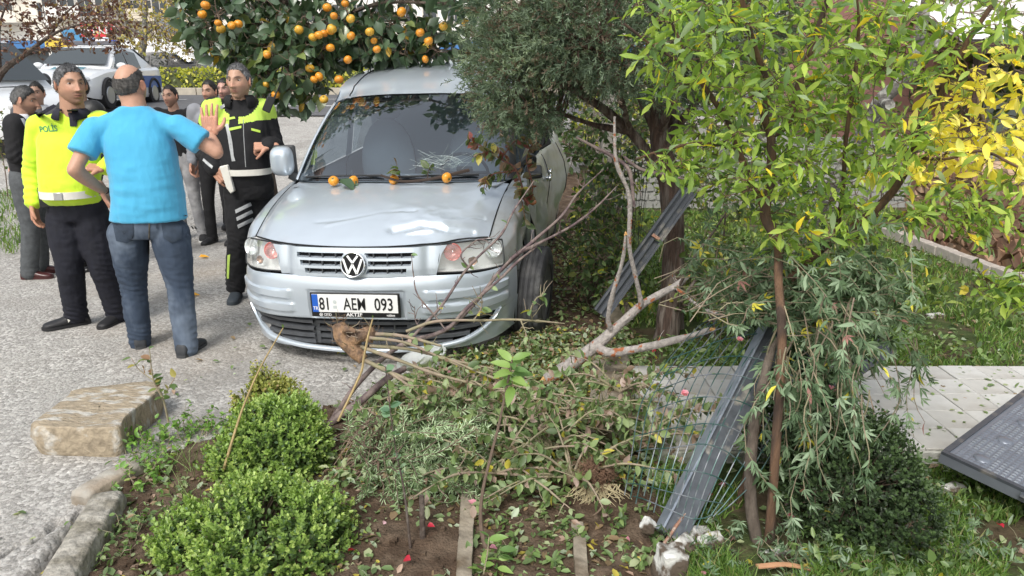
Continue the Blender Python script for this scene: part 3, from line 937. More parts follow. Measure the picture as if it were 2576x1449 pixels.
for k in range(18):
 a0 = rr.uniform(0, 3); r0 = rr.uniform(.015, .11)
 pts_ = [ws_at(cu_ + r0 * .8 * math.cos(a0 + q * .15), cv_ + r0 * 1.0 * abs(math.sin(a0 + q * .15))) for q in range(8)]
 ck.tube(np.array(pts_), .0007, 3)
ck.build('glass_crack', mat('crack_white', (.34, .42, .42), .3), ws)
def pillar(s):
 rows_ = []
 for t in (0, .2, .4, .6, .8, 1):
  a = np.array(wb[-1]) * (1 - t) + np.array(wt[-1]) * t; nb = .030 * 4 * t * (1 - t); a[2] += nb; a[0] += nb * .6
  out = np.array([-.045, .045 - .012 * t, -.012]); o2 = np.array([-.10, .066 - .02 * t, -.045])
  bb = np.array([-.12, .05, -.06])
  rows_.append([(p[0], p[1] * s, p[2]) for p in (a + [.0, .003, .004], a + [-.015, .022, .010], a + out, a + o2, a + bb)])
 return rows_
for s in (-1, 1):
 mb = MB().grid(patch(pillar(s), 30, 12), flip=(s < 0))
 fix(mb, 'pillar', paint if s < 0 else dark)
rr_ = [[(-.868, 0, 1.612), (-.874, .2, 1.611), (-.888, .36, 1.605), (-.915, .50, 1.594), (-.945, .615, 1.576), (-.97, .685, 1.552), (-.985, .715, 1.535)]]
for x, zc, ze, hw in ((-1.0, 1.660, 1.600, .705), (-1.2, 1.720, 1.665, .715), (-1.5, 1.775, 1.725, .728), (-1.9, 1.815, 1.765, .738), (-2.4, 1.836, 1.785, .745), (-2.9, 1.832, 1.780, .742), (-3.35, 1.800, 1.740, .725), (-3.47, 1.755, 1.69, .705)):
 rr_.append([(x - (.10 * (q / .74) ** 2 if x > -1.1 else 0), q * hw / .70, zc - (zc - ze) * (q / .70) ** 2.6) for q in (0, .2, .36, .50, .60, .662, .70)])
A = patch(mirror_rows(rr_), 90, 90)
v = A.reshape(-1, 3)
for y0 in (.56,):
 v[:, 2] -= .008 * np.exp(-((np.abs(v[:, 1]) - y0 * (1 + .03 * np.clip(-v[:, 0] - 1, 0, 2))) / .008) ** 2)
for y0 in (0, .18, .36):
 for sg in (-1, 1):
  v[:, 2] += .004 * np.exp(-((v[:, 1] - sg * y0) / .012) ** 4) * np.clip((-v[:, 0] - 1.35) / .1, 0, 1)
A = v.reshape(A.shape)
ROOF = A
roof = fix(MB().grid(A, flip=True), 'roof', paint)
for y0 in (-.575, .575):
 g_ = [A[i, np.argmin(abs(A[i, :, 1] - y0 * (1 + .03 * max(0, -A[i, 0, 0] - 1))))] + [0, 0, .004] for i in range(3, 88, 3)]
 MB().tube(np.array(g_), .0045, 4).build('drip_channel', dark, roof)
def side(s, dmg):
 st = [-.62, -.75, -.95, -1.25, -1.6, -1.95, -2.15, -2.32, -2.50, -2.70, -2.90, -3.05, -3.2, -3.35, -3.48]
 rows_ = []
 for x in st:
  belt = np.interp(x, [-3.5, -2.6, -.62], [1.12, 1.08, 1.035])
  a = .36; xr = x + 2.68
  zb = .31 + math.sqrt(a * a - xr * xr) if abs(xr) < a else .20
  k = .0 if x > -3.2 else (-x - 3.2) * .35
  rows_.append([(x, (.835 - k) * s, belt), (x, (.872 - k) * s, belt - .05), (x, (.893 - k) * s, belt - .18), (x, (.900 - k) * s, (belt + zb) / 2), (x, (.898 - k) * s, zb + .08), (x, (.885 - k) * s, zb)])
 A = patch(rows_, 150, 44)
 v = A.reshape(-1, 3)
 if dmg:
  w = np.exp(-(((v[:, 0] + 1.0) / .8) ** 2))
  v[:, 1] += s * (w * (vnoise(v, 3.2, 4, 2) * .07 + vnoise(v, 9, 14, 2) * .018 + .02))
  wb_ = np.exp(-(((v[:, 0] + 2.6) / .45) ** 2 + ((v[:, 2] - .72) / .34) ** 2))
  v[:, 1] += s * .13 * wb_ + s * wb_ * vnoise(v, 5, 24, 2) * .03
  v[:, 1] += s * .045 * np.clip((-v[:, 0] - .7) / 1.5, 0, 1)
 mb = MB().grid(v.reshape(A.shape), flip=(s > 0))
 o = fix(mb, 'side_panel', paint_d if dmg else paint, sharp=30)
 A = v.reshape(A.shape)
 def onside(x, z, lift=.004):
  i = int(np.argmin(abs(A[:, 0, 0] - x))); j = int(np.argmin(abs(A[i, :, 2] - z)))
  return A[i, j] + [0, s * lift, 0]
 for xg in (-.635, -1.62, -2.45):
  MB().tube(np.array([onside(xg, z, .0) for z in np.linspace(.26, 1.04, 18)]), .006, 4).build('door_gap', darker, o)
 for xg in (-1.48, -1.80):
  c = onside(xg, .86, .03)
  MB().box(c, (.17, .028, .036), bev=.008).ball(onside(xg, .86, .004), (.06, .012, .035)).build('door_handle', chrome, o, True, 50)
 def wpt(x, t):
  zt_ = np.interp(x, [-3.4, -2.4, -1.5, -1.2, -.98, -.62], [1.70, 1.755, 1.695, 1.635, 1.535, 1.32])
  yt = np.interp(x, [-3.4, -2.4, -1.2, -.98, -.62], [.715, .742, .712, .70, .765])
  zb_ = np.interp(x, [-3.5, -2.6, -.62, -.25], [1.12, 1.08, 1.035, 1.03])
  return (x, (.835 + (yt - .835) * t) * s, zb_ + (zt_ - zb_) * t)
 gl = glass_side
 for xa, xb in ((-.70, -1.50), (-1.66, -2.40), (-2.54, -3.30)):
  R_ = [[wpt(x, t) for t in (.02, .5, .93)] for x in np.linspace(xa, xb, 6)]
  if dmg and xa == -.70: R_ = [[wpt(x, t) for t in (.02, .12, .2)] for x in np.linspace(xa, xb, 6)]
  MB().grid(patch(R_, 12, 8), flip=(s > 0)).build('side_window', gl if not dmg else mat('dark_window', (.02, .022, .024), .1), o)
 for xa, xb in ((-.46, -.70), (-1.50, -1.66), (-2.40, -2.54), (-3.30, -3.46)):
  R_ = [[tuple(np.array(wpt(x, t)) + [0, s * .004, 0]) for t in (0, .3, .6, 1)] for x in np.linspace(xa, xb, 4)]
  if xa == -.46: R_ = [[tuple(np.array(wpt(-.62 - .0, t if k else 0)) + [(.16 * (1 - t)) if k == 0 else -.08, s * .004, 0]) for t in (0, .3, .6, 1)] for k in (0, 1)]
  MB().grid(patch(R_, 4, 6), flip=(s > 0)).build('window_pillar', paint if not dmg else dark, o)
 R_ = [[wpt(x, .92), tuple(np.array(wpt(x, 1.0)) + [0, s * .006, .0]), (x, wpt(x, 1)[1] - s * .01, wpt(x, 1)[2] + .03)] for x in np.linspace(-.95, -3.46, 12)]
 MB().grid(patch(R_, 40, 5), flip=(s > 0)).build('roof_rail', paint, o)
 return o
side(-1, False)
sd = side(1, True); sd['label'] = 'dented and soiled silver side with bulging rear door'
bk = [[(-3.49, y, z) for y in (-.80, -.4, 0, .4, .80)] for z in (.22, .6, 1.1)] + [[(-3.47, y, 1.45) for y in (-.75, -.4, 0, .4, .75)], [(-3.46, y, 1.74) for y in (-.70, -.4, 0, .4, .70)]]
fix(MB().grid(patch(bk, 10, 10), flip=True), 'tailgate', paint)
mb = MB().box((-1.5, 0, .26), (3.6, 1.15, .06))
mb.box((.50, 0, .46), (.25, .9, .26))
fix(mb, 'floor_pan', darker)
seatm = mat('seat_cloth', (.20, .22, .24), .9); intm = mat('cabin_trim', (.24, .26, .28), .7)
mb = MB().grid(patch([[(-.03, -.72, 1.035), (-.0, 0, 1.05), (-.03, .72, 1.035)], [(-.35, -.78, 1.03), (-.35, 0, 1.045), (-.35, .78, 1.03)], [(-.62, -.78, .98), (-.62, 0, 1.0), (-.62, .78, .98)], [(-.66, -.78, .6), (-.66, 0, .6), (-.66, .78, .6)]], 16, 16), flip=True)
fix(mb, 'dashboard', intm)
mb = MB(); sw = np.array([-.72, -.38, 1.02]); Rw = Rxyz(0, math.radians(-62), 0)
mb.tube(np.array([sw + Rw @ np.array([.18 * math.cos(a), .18 * math.sin(a), 0]) for a in np.linspace(0, 2 * math.pi, 25)]), .013, 6)
mb.box(sw, (.10, .12, .03), Rw); mb.box(sw, (.02, .34, .02), Rw)
mb.V = [v * [1, -1, 1] for v in mb.V]; mb.F = [f[::-1] for f in mb.F]
fix(mb, 'steering_wheel', dark)
for y in (-.38, .38):
 mb = MB().ball((-1.28, y, 1.02), (.10, .24, .38), nu=14, nv=10).ball((-1.05, y, .62), (.28, .25, .10), nu=14, nv=8).ball((-1.30, y, 1.46), (.05, .13, .09), nu=12, nv=8)
 fix(mb, 'seat', seatm)
fix(MB().grid(patch([[(-.95, -.66, 1.53), (-.95, 0, 1.57), (-.95, .66, 1.53)], [(-2, -.7, 1.70), (-2, 0, 1.74), (-2, .7, 1.70)], [(-3.4, -.68, 1.68), (-3.4, 0, 1.72), (-3.4, .68, 1.68)]], 8, 8)), 'headliner', mat('headlining', (.45, .46, .46), .9))
fix(MB().box((-2.05, 0, 1.0), (.02, 1.5, 1.3)), 'bulkhead', mat('bulkhead_grey', (.46, .52, .60), .6))
for y0, y1 in ((-.60, -.05), (.02, .50)):
 p = [ws_at(.5 + y0 / 1.6, .015, .02), ws_at(.5 + (y0 + y1) / 3.2, .02, .025), ws_at(.5 + y1 / 1.6, .03, .02)]
 mb = MB().tube(np.array(p), .007, 5).tube(np.array([p[0] + [0, 0, -.006], p[2] + [0, 0, -.006]]), .004, 4)
 fix(mb, 'wiper', dark)
mm = MB().ball((-.30, -.945, 1.18), (.085, .105, .115), nu=32, nv=20)
v = mm.V[0]; v[:, 0] = np.where(v[:, 0] < -.33, -.33, v[:, 0])
sq = (v - [-.30, -.945, 1.18]) / [.085, .105, .115]
v[:, 1:] = np.array([-.895, 1.18]) + np.sign(sq[:, 1:]) * np.abs(sq[:, 1:]) ** .62 * [.082, .108]
mo = fix(mm, 'wing_mirror', paint)
MB().box((-.345, -.89, 1.18), (.04, .168, .22), bev=.012).build('mirror_rim', dark, mo)
MB().tube([(-.33, -.86, 1.08), (-.36, -.80, 1.04)], [.035, .04], 8).build('mirror_foot', dark, mo)
mb = MB()
cbm = np.array([-.62, .96, 1.30])
for k, (r, dz, dx) in enumerate(((.085, 0, 0), (.06, -.01, .01), (.035, -.16, .03))):
 mb.tube(np.array([cbm + [dx * 2 + .02 * math.sin(a), r * math.cos(a) * .8 - (.05 if dz < -.1 else 0), dz + r * math.sin(a)] for a in np.linspace(0, 2 * math.pi, 17)]), .016 if r > .05 else .014, 6)
mb.tube([cbm + [0, -.03, -.06], cbm + [.02, -.07, -.14], cbm + [0, -.13, -.20]], [.03, .025, .03], 7)
mb.box(cbm + [0, .02, -.02], (.04, .11, .13), Rxyz(.5, 0, .2), bev=.01)
bm_ = fix(mb, 'broken_mirror', dark)
fix(MB().box((-.55, .93, 1.05), (.24, .12, .045), Rxyz(.05, .1, .1), bev=.012), 'mirror_base', dark)
def wheel(x, y, steer=0, camber=0, dx=0):
 s = 1 if y > 0 else -1
 R0, W = .315, .195
 prof = [(-.5, .62), (-.52, .80), (-.47, .95), (-.40, .995), (-.2, 1.0), (0, 1.003), (.2, 1.0), (.40, .995), (.47, .95), (.52, .80), (.5, .62)]
 pr = catmull(np.array(prof), 45)
 A = []
 n = 120
 for i in range(n):
  a = 2 * math.pi * i / n
  row = []
  for k, (w, r) in enumerate(pr):
   rr2 = r
   if abs(w) < .43:
    for g in (-.26, -.09, .09, .26):
     if abs(w - g) < .022: rr2 -= .028
    if abs(w) > .28 and (i % 4 == 0): rr2 -= .022
   row.append((R0 * rr2 * math.cos(a), W * w, R0 * rr2 * math.sin(a)))
  A.append(row)
 Rw = Rxyz(camber, 0, 0) @ Rxyz(0, 0, steer)
 A = np.array(A) @ Rw.T + np.array([x, y, R0])
 mb = MB(); nn, kk = A.shape[:2]
 mb.add(A.reshape(-1, 3), [(i * kk + j, ((i + 1) % nn) * kk + j, ((i + 1) % nn) * kk + j + 1, i * kk + j + 1) for i in range(nn) for j in range(kk - 1)])
 o = fix(mb, 'wheel', rubber, sharp=35)
 hub = MB()
 R_ = [[(R0 * r * math.cos(a), s * W * w, R0 * r * math.sin(a)) for a in np.linspace(0, 2 * math.pi, 33)] for r, w in ((.66, .48), (.60, .42), (.5, .34), (.2, .38), (.02, .40))]
 hub.grid(np.array(R_) @ Rw.T + np.array([x, y, R0]));
 R_ = [[(R0 * r * math.cos(a), -s * W * w, R0 * r * math.sin(a)) for a in np.linspace(0, 2 * math.pi, 33)] for r, w in ((.66, .48), (.6, .1), (.02, .1))]
 hub.grid(np.array(R_) @ Rw.T + np.array([x, y, R0]))
 hub.build('rim', mat('rim_silver', (.4, .41, .42), .4, metal=.8), o)
 return o
fwheel = wheel(.02, .965, steer=math.radians(-5), camber=math.radians(-3)); fwheel['label'] = 'worn front tyre knocked outwards'
wheel(0, -.80)
wheel(-2.68, .84); wheel(-2.68, -.80)
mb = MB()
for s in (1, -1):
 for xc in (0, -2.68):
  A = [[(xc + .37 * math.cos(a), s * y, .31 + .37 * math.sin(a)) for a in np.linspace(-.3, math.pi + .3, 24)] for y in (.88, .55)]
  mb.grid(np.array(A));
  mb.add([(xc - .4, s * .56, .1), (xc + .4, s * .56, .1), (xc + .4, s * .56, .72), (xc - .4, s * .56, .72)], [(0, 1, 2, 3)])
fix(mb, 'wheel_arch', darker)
pl = MB().box((.916, 0, .502), (.012, .545, .152), bev=.004)
plate_o = fix(pl, 'number_plate_holder', mat('plate_holder', (.012, .012, .013), .35))
npl = MB().box((.9235, 0, .513), (.003, .520, .112), bev=.001).build('number_plate', mat('plate_white', (.78, .79, .78), .35), plate_o)
MB().box((.9262, -.242, .513), (.001, .036, .110)).build('blue_band', mat('plate_blue', (.02, .11, .50), .35), plate_o)
ink = mat('plate_ink', (.012, .012, .014), .4); whiteink = mat('white_print', (.75, .75, .75), .5)
def ptext(s, y, z, size, x=.9275, m=ink, name='lettering', sx=1.0, bold=0.0, align='LEFT', par=None):
 V, F = text_mesh(s, size, .0004, align, bold=bold, sx=sx)
 W = np.stack([V[:, 2] + x, V[:, 0] + y, V[:, 1] + z], 1)
 return MB().add(W, F).build(name, m, par or plate_o, False)
ptext('81', -.219, .474, .108, sx=.66, bold=.0012)
ptext('AEM', -.070, .474, .108, sx=.66, bold=.0004)
ptext('093', .118, .474, .108, sx=.72, bold=.0012)
ptext('TR', -.256, .472, .030, m=whiteink, sx=.85, bold=.0006)
ptext('AKTİF', -.010, .4325, .030, x=.9225, m=whiteink, bold=.0008, align='CENTER', sx=1.15)
ptext('NİĞDE', .188, .436, .013, x=.9225, m=whiteink, bold=.0004, sx=1.2)
mb = MB()
for k in range(4): ring(mb, .0068, .0012, 16, c=(-.188 + k * .0105, .441), z=0)
ring(mb, .0095, .0014, 20, c=(-.213, .441), z=0)
for a, b in Lg: mb.prism([np.array(q) * .115 + [-.213, .441] for q in thick(a, b, .018)], -.0005, .0006)
mb.V = [np.stack([v[:, 2] + .9228, v[:, 0], v[:, 1]], 1) for v in mb.V]
mb.build('emblem_print', whiteink, plate_o)
mb = MB().box((.9265, -.122, .49), (.0006, .022, .018)); mb.ball((.9265, -.122, .522), (.0005, .012, .012), nu=10, nv=6)
mb.build('seal_print', mat('seal_grey', (.5, .55, .55), .5), plate_o)
# people
def remesh(mb, voxel, smooth=3, fac=.5):
 me = mb.mesh('tmp', [], True)
 o = bpy.data.objects.new('tmp', me); COL.objects.link(o)
 md = o.modifiers.new('r', 'REMESH'); md.mode = 'VOXEL'; md.voxel_size = voxel
 if smooth:
  ms = o.modifiers.new('s', 'SMOOTH'); ms.factor = fac; ms.iterations = smooth
 dg = bpy.context.evaluated_depsgraph_get()
 m2 = bpy.data.meshes.new_from_object(o.evaluated_get(dg))
 n = len(m2.vertices); V = np.zeros(n * 3); m2.vertices.foreach_get('co', V); V = V.reshape(-1, 3)
 lt = np.zeros(len(m2.polygons), int); m2.polygons.foreach_get('loop_total', lt)
 li = np.zeros(len(m2.loops), int); m2.loops.foreach_get('vertex_index', li)
 Nn = np.zeros(n * 3); m2.vertices.foreach_get('normal', Nn); Nn = Nn.reshape(-1, 3)
 F = li.reshape(-1, 4) if (lt == 4).all() else [tuple(p.vertices) for p in m2.polygons]
 bpy.data.objects.remove(o); bpy.data.meshes.remove(me); bpy.data.meshes.remove(m2)
 return V, F, Nn
def capsule(mb, pts, rad, n=14, res=14, squash=None, flat=False):
 pts = np.array(pts, float); rad = np.array(rad, float)
 if len(pts) > 2: P_ = catmull(pts, res); r_ = catmull(rad, res)
 else:
  t = np.linspace(0, 1, res)[:, None]; P_ = pts[0] * (1 - t) + pts[1] * t; r_ = rad[0] * (1 - t[:, 0]) + rad[1] * t[:, 0]
 d0 = P_[0] - P_[1]; d0 /= np.linalg.norm(d0); d1 = P_[-1] - P_[-2]; d1 /= np.linalg.norm(d1)
 pre = [(P_[0] + d0 * r_[0] * s, r_[0] * math.sqrt(1 - s * s) + 1e-4) for s in (.98, .8, .5, .25)]
 post = [(P_[-1] + d1 * r_[-1] * s, r_[-1] * math.sqrt(1 - s * s) + 1e-4) for s in (.25, .5, .8, .98)]
 if flat: post = [(P_[-1] + d1 * .002, r_[-1] * .5), (P_[-1] + d1 * .002, .002)]
 PP = np.array([p for p, _ in pre] + list(P_) + [p for p, _ in post]); RR = np.array([r for _, r in pre] + list(r_) + [r for _, r in post])
 mb.tube(PP, RR, n)
 return mb
def stack(mb, rings, n=28, res=26, ex=2.3):
 """rings: (centre, half width, half depth, yaw)"""
 A = catmull(np.array([[*c, a, b, y] for c, a, b, y in rings]), res)
 out = []
 first, last = A[0].copy(), A[-1].copy()
 first[3:5] *= .02; last[3:5] *= .02
 for r in [first] + list(A) + [last]:
  th = np.linspace(0, 2 * math.pi, n, endpoint=False)
  c, s = np.cos(th), np.sin(th)
  x = np.sign(c) * np.abs(c) ** (2 / ex) * r[3]; y = np.sign(s) * np.abs(s) ** (2 / ex) * r[4]
  cy, sy = math.cos(r[5]), math.sin(r[5])
  out.append(np.stack([r[0] + x * cy - y * sy, r[1] + x * sy + y * cy, np.full(n, r[2])], 1))
 A = np.array(out)
 mb.grid(A, close=True)
 mb.add(A[0], [tuple(range(n - 1, -1, -1))]); mb.add(A[-1], [tuple(range(n))])
 return mb
skin_m = {}
def skin(tone):
 k = 'skin_%.2f_%.2f_%.2f' % tone
 return mat(k, tone, .5, attr=True, var=.07, vscale=25, bump=.15, bscale=220, bdist=.002, spec=.4)
WHITE3 = np.array([1., 1, 1])
def head_points(wide=1.0, jaw=1.0, nose=1.0, nu=104, nv=72, fat=0.0):
 el = np.linspace(-math.pi / 2, math.pi / 2, nv); az = np.linspace(-math.pi, math.pi, nu, endpoint=False)
 az = az - .38 * np.sin(az)            # denser at the face (az = 0)
 EL, AZ = np.meshgrid(el, az, indexing='ij')
 d = np.stack([np.sin(AZ) * np.cos(EL), np.cos(AZ) * np.cos(EL), np.sin(EL)], -1)
 a, b, c = .077 * wide, .098, .120
 r = 1 / np.sqrt((d[..., 0] / a) ** 2 + (d[..., 1] / b) ** 2 + (d[..., 2] / c) ** 2)
 p = d * r[..., None]
 x, y, z = p[..., 0].copy(), p[..., 1].copy(), p[..., 2].copy()
 low = np.clip((-z - .01) / .10, 0, 1)
 x *= 1 - (.30 - .16 * (jaw - 1) - fat) * low ** 1.4
 front = np.clip(y / .05, 0, 1)
 back = np.clip(-y / .05, 0, 1)
 y += front * low * .016 - 0
 y += back * low ** 1.1 * .030
 z -= front * low * .006
 y -= front * .018 * (np.abs(x) / .07) ** 2 * (z < .07)
 g = lambda cx, cz, sx, sz: np.exp(-((np.abs(x) - cx) / sx) ** 2 - ((z - cz) / sz) ** 2)
 dy = .006 * g(.028, .036, .022, .010)
 dy -= .013 * g(.032, .014, .017, .013)
 dy += .0045 * g(.048, -.022, .018, .016) + .003 * g(.022, -.03, .02, .02)
 t = np.clip((.030 - z) / .062, 0, 1)
 ridge = np.where(z > -.034, (.006 + .021 * t ** 1.3) * nose, 0) * np.clip((z + .040) / .008, 0, 1)
 dy += ridge * np.exp(-(x / (.0085 + .006 * t)) ** 2) * (z < .045) * np.clip((.045 - z) / .015, 0, 1)
 dy += .006 * nose * g(.014, -.030, .007, .007)
 dy += .0065 * np.exp(-(x / .026) ** 2 - ((z + .056) / .009) ** 2) + .0055 * np.exp(-(x / .022) ** 2 - ((z + .068) / .007) ** 2)
 dy -= .0055 * np.exp(-(x / .024) ** 4 - ((z + .0615) / .0024) ** 2)
 dy -= .004 * np.exp(-(x / .02) ** 2 - ((z + .080) / .006) ** 2)
 dy += .008 * np.exp(-(x / .022) ** 2 - ((z + .100) / .014) ** 2)
 y += dy * front
 return np.stack([x, y, z], -1), AZ, EL
HQ = (104, 72)
def make_head(mb, c, R, tone, stub=.0, scale=1.0, wide=1., jaw=1., nose=1., brow=(.05, .04, .035), fat=0., grey_scalp=None):
 A, AZ, EL = head_points(wide, jaw, nose, HQ[0], HQ[1], fat=fat)
 x, y, z = A[..., 0], A[..., 1], A[..., 2]
 col = np.ones(A.shape)
 fr = np.clip(y / .03, 0, 1)
 lips = np.exp(-(x / .024) ** 4 - ((z + .061) / .011) ** 2) * (y > .05)
 col *= 1 - lips[..., None] * np.array([.18, .42, .38])
 col *= 1 - (np.exp(-(x / .023) ** 4 - ((z + .0615) / .0026) ** 2) * (y > .05))[..., None] * .6
 s = stub * np.clip((-.028 - z) / .02, 0, 1) * np.clip((y + .02) / .04, 0, 1) + stub * .8 * np.exp(-((z + .045) / .006) ** 2) * (np.abs(x) < .03) * (y > 0)
 s = np.clip(s, 0, 1) * (1 - lips)
 col = col * (1 - s[..., None]) + s[..., None] * np.array([.38, .38, .42])
 br = np.exp(-((np.abs(x) - .031) / .017) ** 4 - ((z - (.033 + .004 * (1 - ((np.abs(x) - .034) / .017) ** 2))) / .0066) ** 2) * (y > .03)
 col = col * (1 - .92 * br[..., None]) + .92 * br[..., None] * np.array(brow) / np.array(tone)
 ey = np.exp(-((np.abs(x) - .032) / .014) ** 2 - ((z - .012) / .009) ** 2) * (y > 0)
 col *= 1 - .28 * ey[..., None]
 red = np.exp(-(x / .02) ** 2 - ((z + .02) / .02) ** 2) * fr + .7 * np.exp(-((np.abs(x) - .045) / .02) ** 2 - ((z + .015) / .02) ** 2) * fr
 col *= 1 + red[..., None] * np.array([.08, -.06, -.07])
 W = (A.reshape(-1, 3) * scale) @ np.array(R).T + np.array(c)
 mb.grid(W.reshape(A.shape), col=col.reshape(-1, 3), close=True, flip=True)
 for sg in (-1, 1):
  e = MB().ball((0, 0, 0), (.010, .019, .032), nu=12, nv=10)
  v = e.V[0]; rr_ = np.hypot(v[:, 1] / .019, v[:, 2] / .032); v[:, 0] += sg * .006 * rr_ ** 2 - sg * .004 * np.exp(-(rr_ / .4) ** 2)
  v = v @ Rxyz(.12, 0, -sg * .45).T + np.array([sg * .0775 * wide, -.004, .002])
  mb.add((v * scale) @ np.array(R).T + np.array(c), e.F, 0, np.array([1.02, .86, .84]))
 return A
def add_eyes(c, R, par, scale, A, iris=(.05, .03, .02)):
 for sg in (-1, 1):
  i = np.argmin(np.abs(A[..., 0] - sg * .032) + np.abs(A[..., 2] - .014) + (A[..., 1] < 0) * 9)
  ys = A.reshape(-1, 3)[i, 1]
  e = MB().ball((sg * .032, ys - .0052, .014), (.0128, .0100, .0056), nu=16, nv=10, m=0)
  e.ball((sg * .032 + .001, ys + .0035, .0142), (.0062, .0026, .0058), nu=10, nv=8, m=1)
  e.V = [(v * scale) @ np.array(R).T + np.array(c) for v in e.V]
  e.build('eye', [mat('eye_white', (.42, .37, .34), .3), mat('iris', iris, .15)], par)
def rand_unit(n, r):
 v = r.normal(size=(n, 3)); return v / np.linalg.norm(v, axis=1, keepdims=True)
def hair(A, c, R, par, scale, col, col2, th=.012, front=.078, side=.018, backz=-.075, bald=None, name='hair', curl=.004, temple=.03):
 x, y, z = A[..., 0], A[..., 1], A[..., 2]
 ang = np.abs(np.arctan2(x, y))
 line = np.interp(ang, [0, .45, .75, 1.05, 1.35, 1.75, 2.1, 3.14], [front, front - .004, front - temple * .8, .035, side - .012, side + .012, backz + .03, backz])
 m = z - line + vnoise(A.reshape(-1, 3), 110, 4, 2).reshape(x.shape) * .008
 if bald is not None: m = np.minimum(m, bald(A))
 mask = m > 0
 nrm = A / np.linalg.norm(A, axis=-1, keepdims=True)
 lift = th * np.clip(m / .02, 0.12, 1) * (.55 + .45 * np.clip((z + .05) / .12, 0, 1))
 n1 = vnoise(A.reshape(-1, 3), 150, 8, 2).reshape(x.shape)
 B = A + nrm * (lift + curl * n1 * np.clip(m / .01, 0, 1))[..., None]
 nv, nu = x.shape
 mb = MB(); F = []
 for i in range(nv - 1):
  for j in range(nu):
   j2 = (j + 1) % nu
   if mask[i, j] and mask[i + 1, j] and mask[i, j2] and mask[i + 1, j2]:
    F.append((i * nu + j, (i + 1) * nu + j, (i + 1) * nu + j2, i * nu + j2))
 g = np.clip(.5 + .9 * vnoise(A.reshape(-1, 3) * [1, 1, .6], 120, 3, 2) - (z.reshape(-1) - .02) * 6, 0, 1)[:, None]
 colr = np.array(col) * (1 - g) + np.array(col2) * g
 mb.add((B.reshape(-1, 3) * scale) @ np.array(R).T + np.array(c), F, 0, colr)
 hm = mat('hair_shader', (1, 1, 1), .55, attr=True, bump=.6, bscale=500, bdist=.002, var=.25, vscale=130)
 o = mb.build(name, hm, par, True, None)
 ok = np.argwhere(mask); pk = ok[np.random.default_rng(5).integers(0, len(ok), 1500)]; rg = np.random.default_rng(6)
 P0 = B[pk[:, 0], pk[:, 1]] - nrm[pk[:, 0], pk[:, 1]] * .003; D = nrm[pk[:, 0], pk[:, 1]] * .55 + rand_unit(len(pk), rg) * .55 + [0, -.25, -.25]
 D /= np.linalg.norm(D, axis=1, keepdims=True); S = np.cross(D, rand_unit(len(pk), rg)); S /= np.linalg.norm(S, axis=1, keepdims=True)
 ln = rg.uniform(.007, .015, (len(pk), 1)) * th / .012; W4 = np.stack([P0 - S * .0011, P0 + S * .0011, P0 + D * ln + S * .0004, P0 + D * ln - S * .0004], 1).reshape(-1, 3)
 me_ = fast_mesh('strands', (W4 * scale) @ np.array(R).T + np.array(c), np.arange(len(W4)).reshape(-1, 4), hm, np.repeat(colr[pk[:, 0] * nu + pk[:, 1]], 4, 0))
 tag(link('strands', me_, o), kind='stuff')
 bm = bmesh.new(); bm.from_mesh(o.data)
 bmesh.ops.delete(bm, geom=[v for v in bm.verts if not v.link_faces], context='VERTS')
 bm.to_mesh(o.data); bm.free()
 return o
def hand(wrist, d, nrm, side, curl=.35, spread=.06, scale=1.0, thumb=.7):
 """d: direction of the hand, nrm: palm normal (the side fingers close towards), side +1: thumb towards cross(d, nrm)"""
 d = np.array(d, float); d /= np.linalg.norm(d)
 nrm = np.array(nrm, float); nrm -= d * (nrm @ d); nrm /= np.linalg.norm(nrm)
 s = np.cross(d, nrm) * side
 mb = MB()
 L = .092 * scale
 w = np.array(wrist, float)
 for k, off in enumerate((-.5, -.17, .17, .5)):
  b = w + d * .01 + s * off * .055 * scale
  e = w + d * L + s * off * .075 * scale
  capsule(mb, [b, e], [.0165 * scale, .0135 * scale], 10, 6)
 capsule(mb, [w - d * .05, w + d * .02], [.027 * scale, .026 * scale], 12, 6)
 lens_ = (.062, .076, .082, .074)        # little .. index
 for k, (off, ln) in enumerate(zip((-.5, -.17, .17, .5), lens_)):
  p = w + d * (L - .004) + s * off * .078 * scale
  a = s * off * spread * 2.2
  pts = [p]; ang = curl * .35; dd = d
  for seg, f in enumerate((.44, .31, .25)):
   ang += curl * (.5 if seg == 0 else .75)
   dd = (d + a) * math.cos(ang) + nrm * math.sin(ang); dd /= np.linalg.norm(dd)
   p = p + dd * ln * f * scale; pts.append(p)
  capsule(mb, pts, [.0098 * scale, .0092 * scale, .0083 * scale, .0070 * scale], 9, 10)
 tb = w + d * .022 + s * .026 * scale
 t1 = tb + (d * .55 + s * thumb + nrm * .25) * .038 * scale
 t2 = t1 + (d * .85 + s * thumb * .55 + nrm * (.2 + curl * .5)) * .030 * scale
 t3 = t2 + (d * .95 + s * thumb * .15 + nrm * (.15 + curl * .6)) * .024 * scale
 capsule(mb, [tb, t1, t2, t3], [.017 * scale, .0135 * scale, .0108 * scale, .0085 * scale], 9, 12)
 return remesh(mb, .0036 if HQ[0] > 80 else .0055, 3)
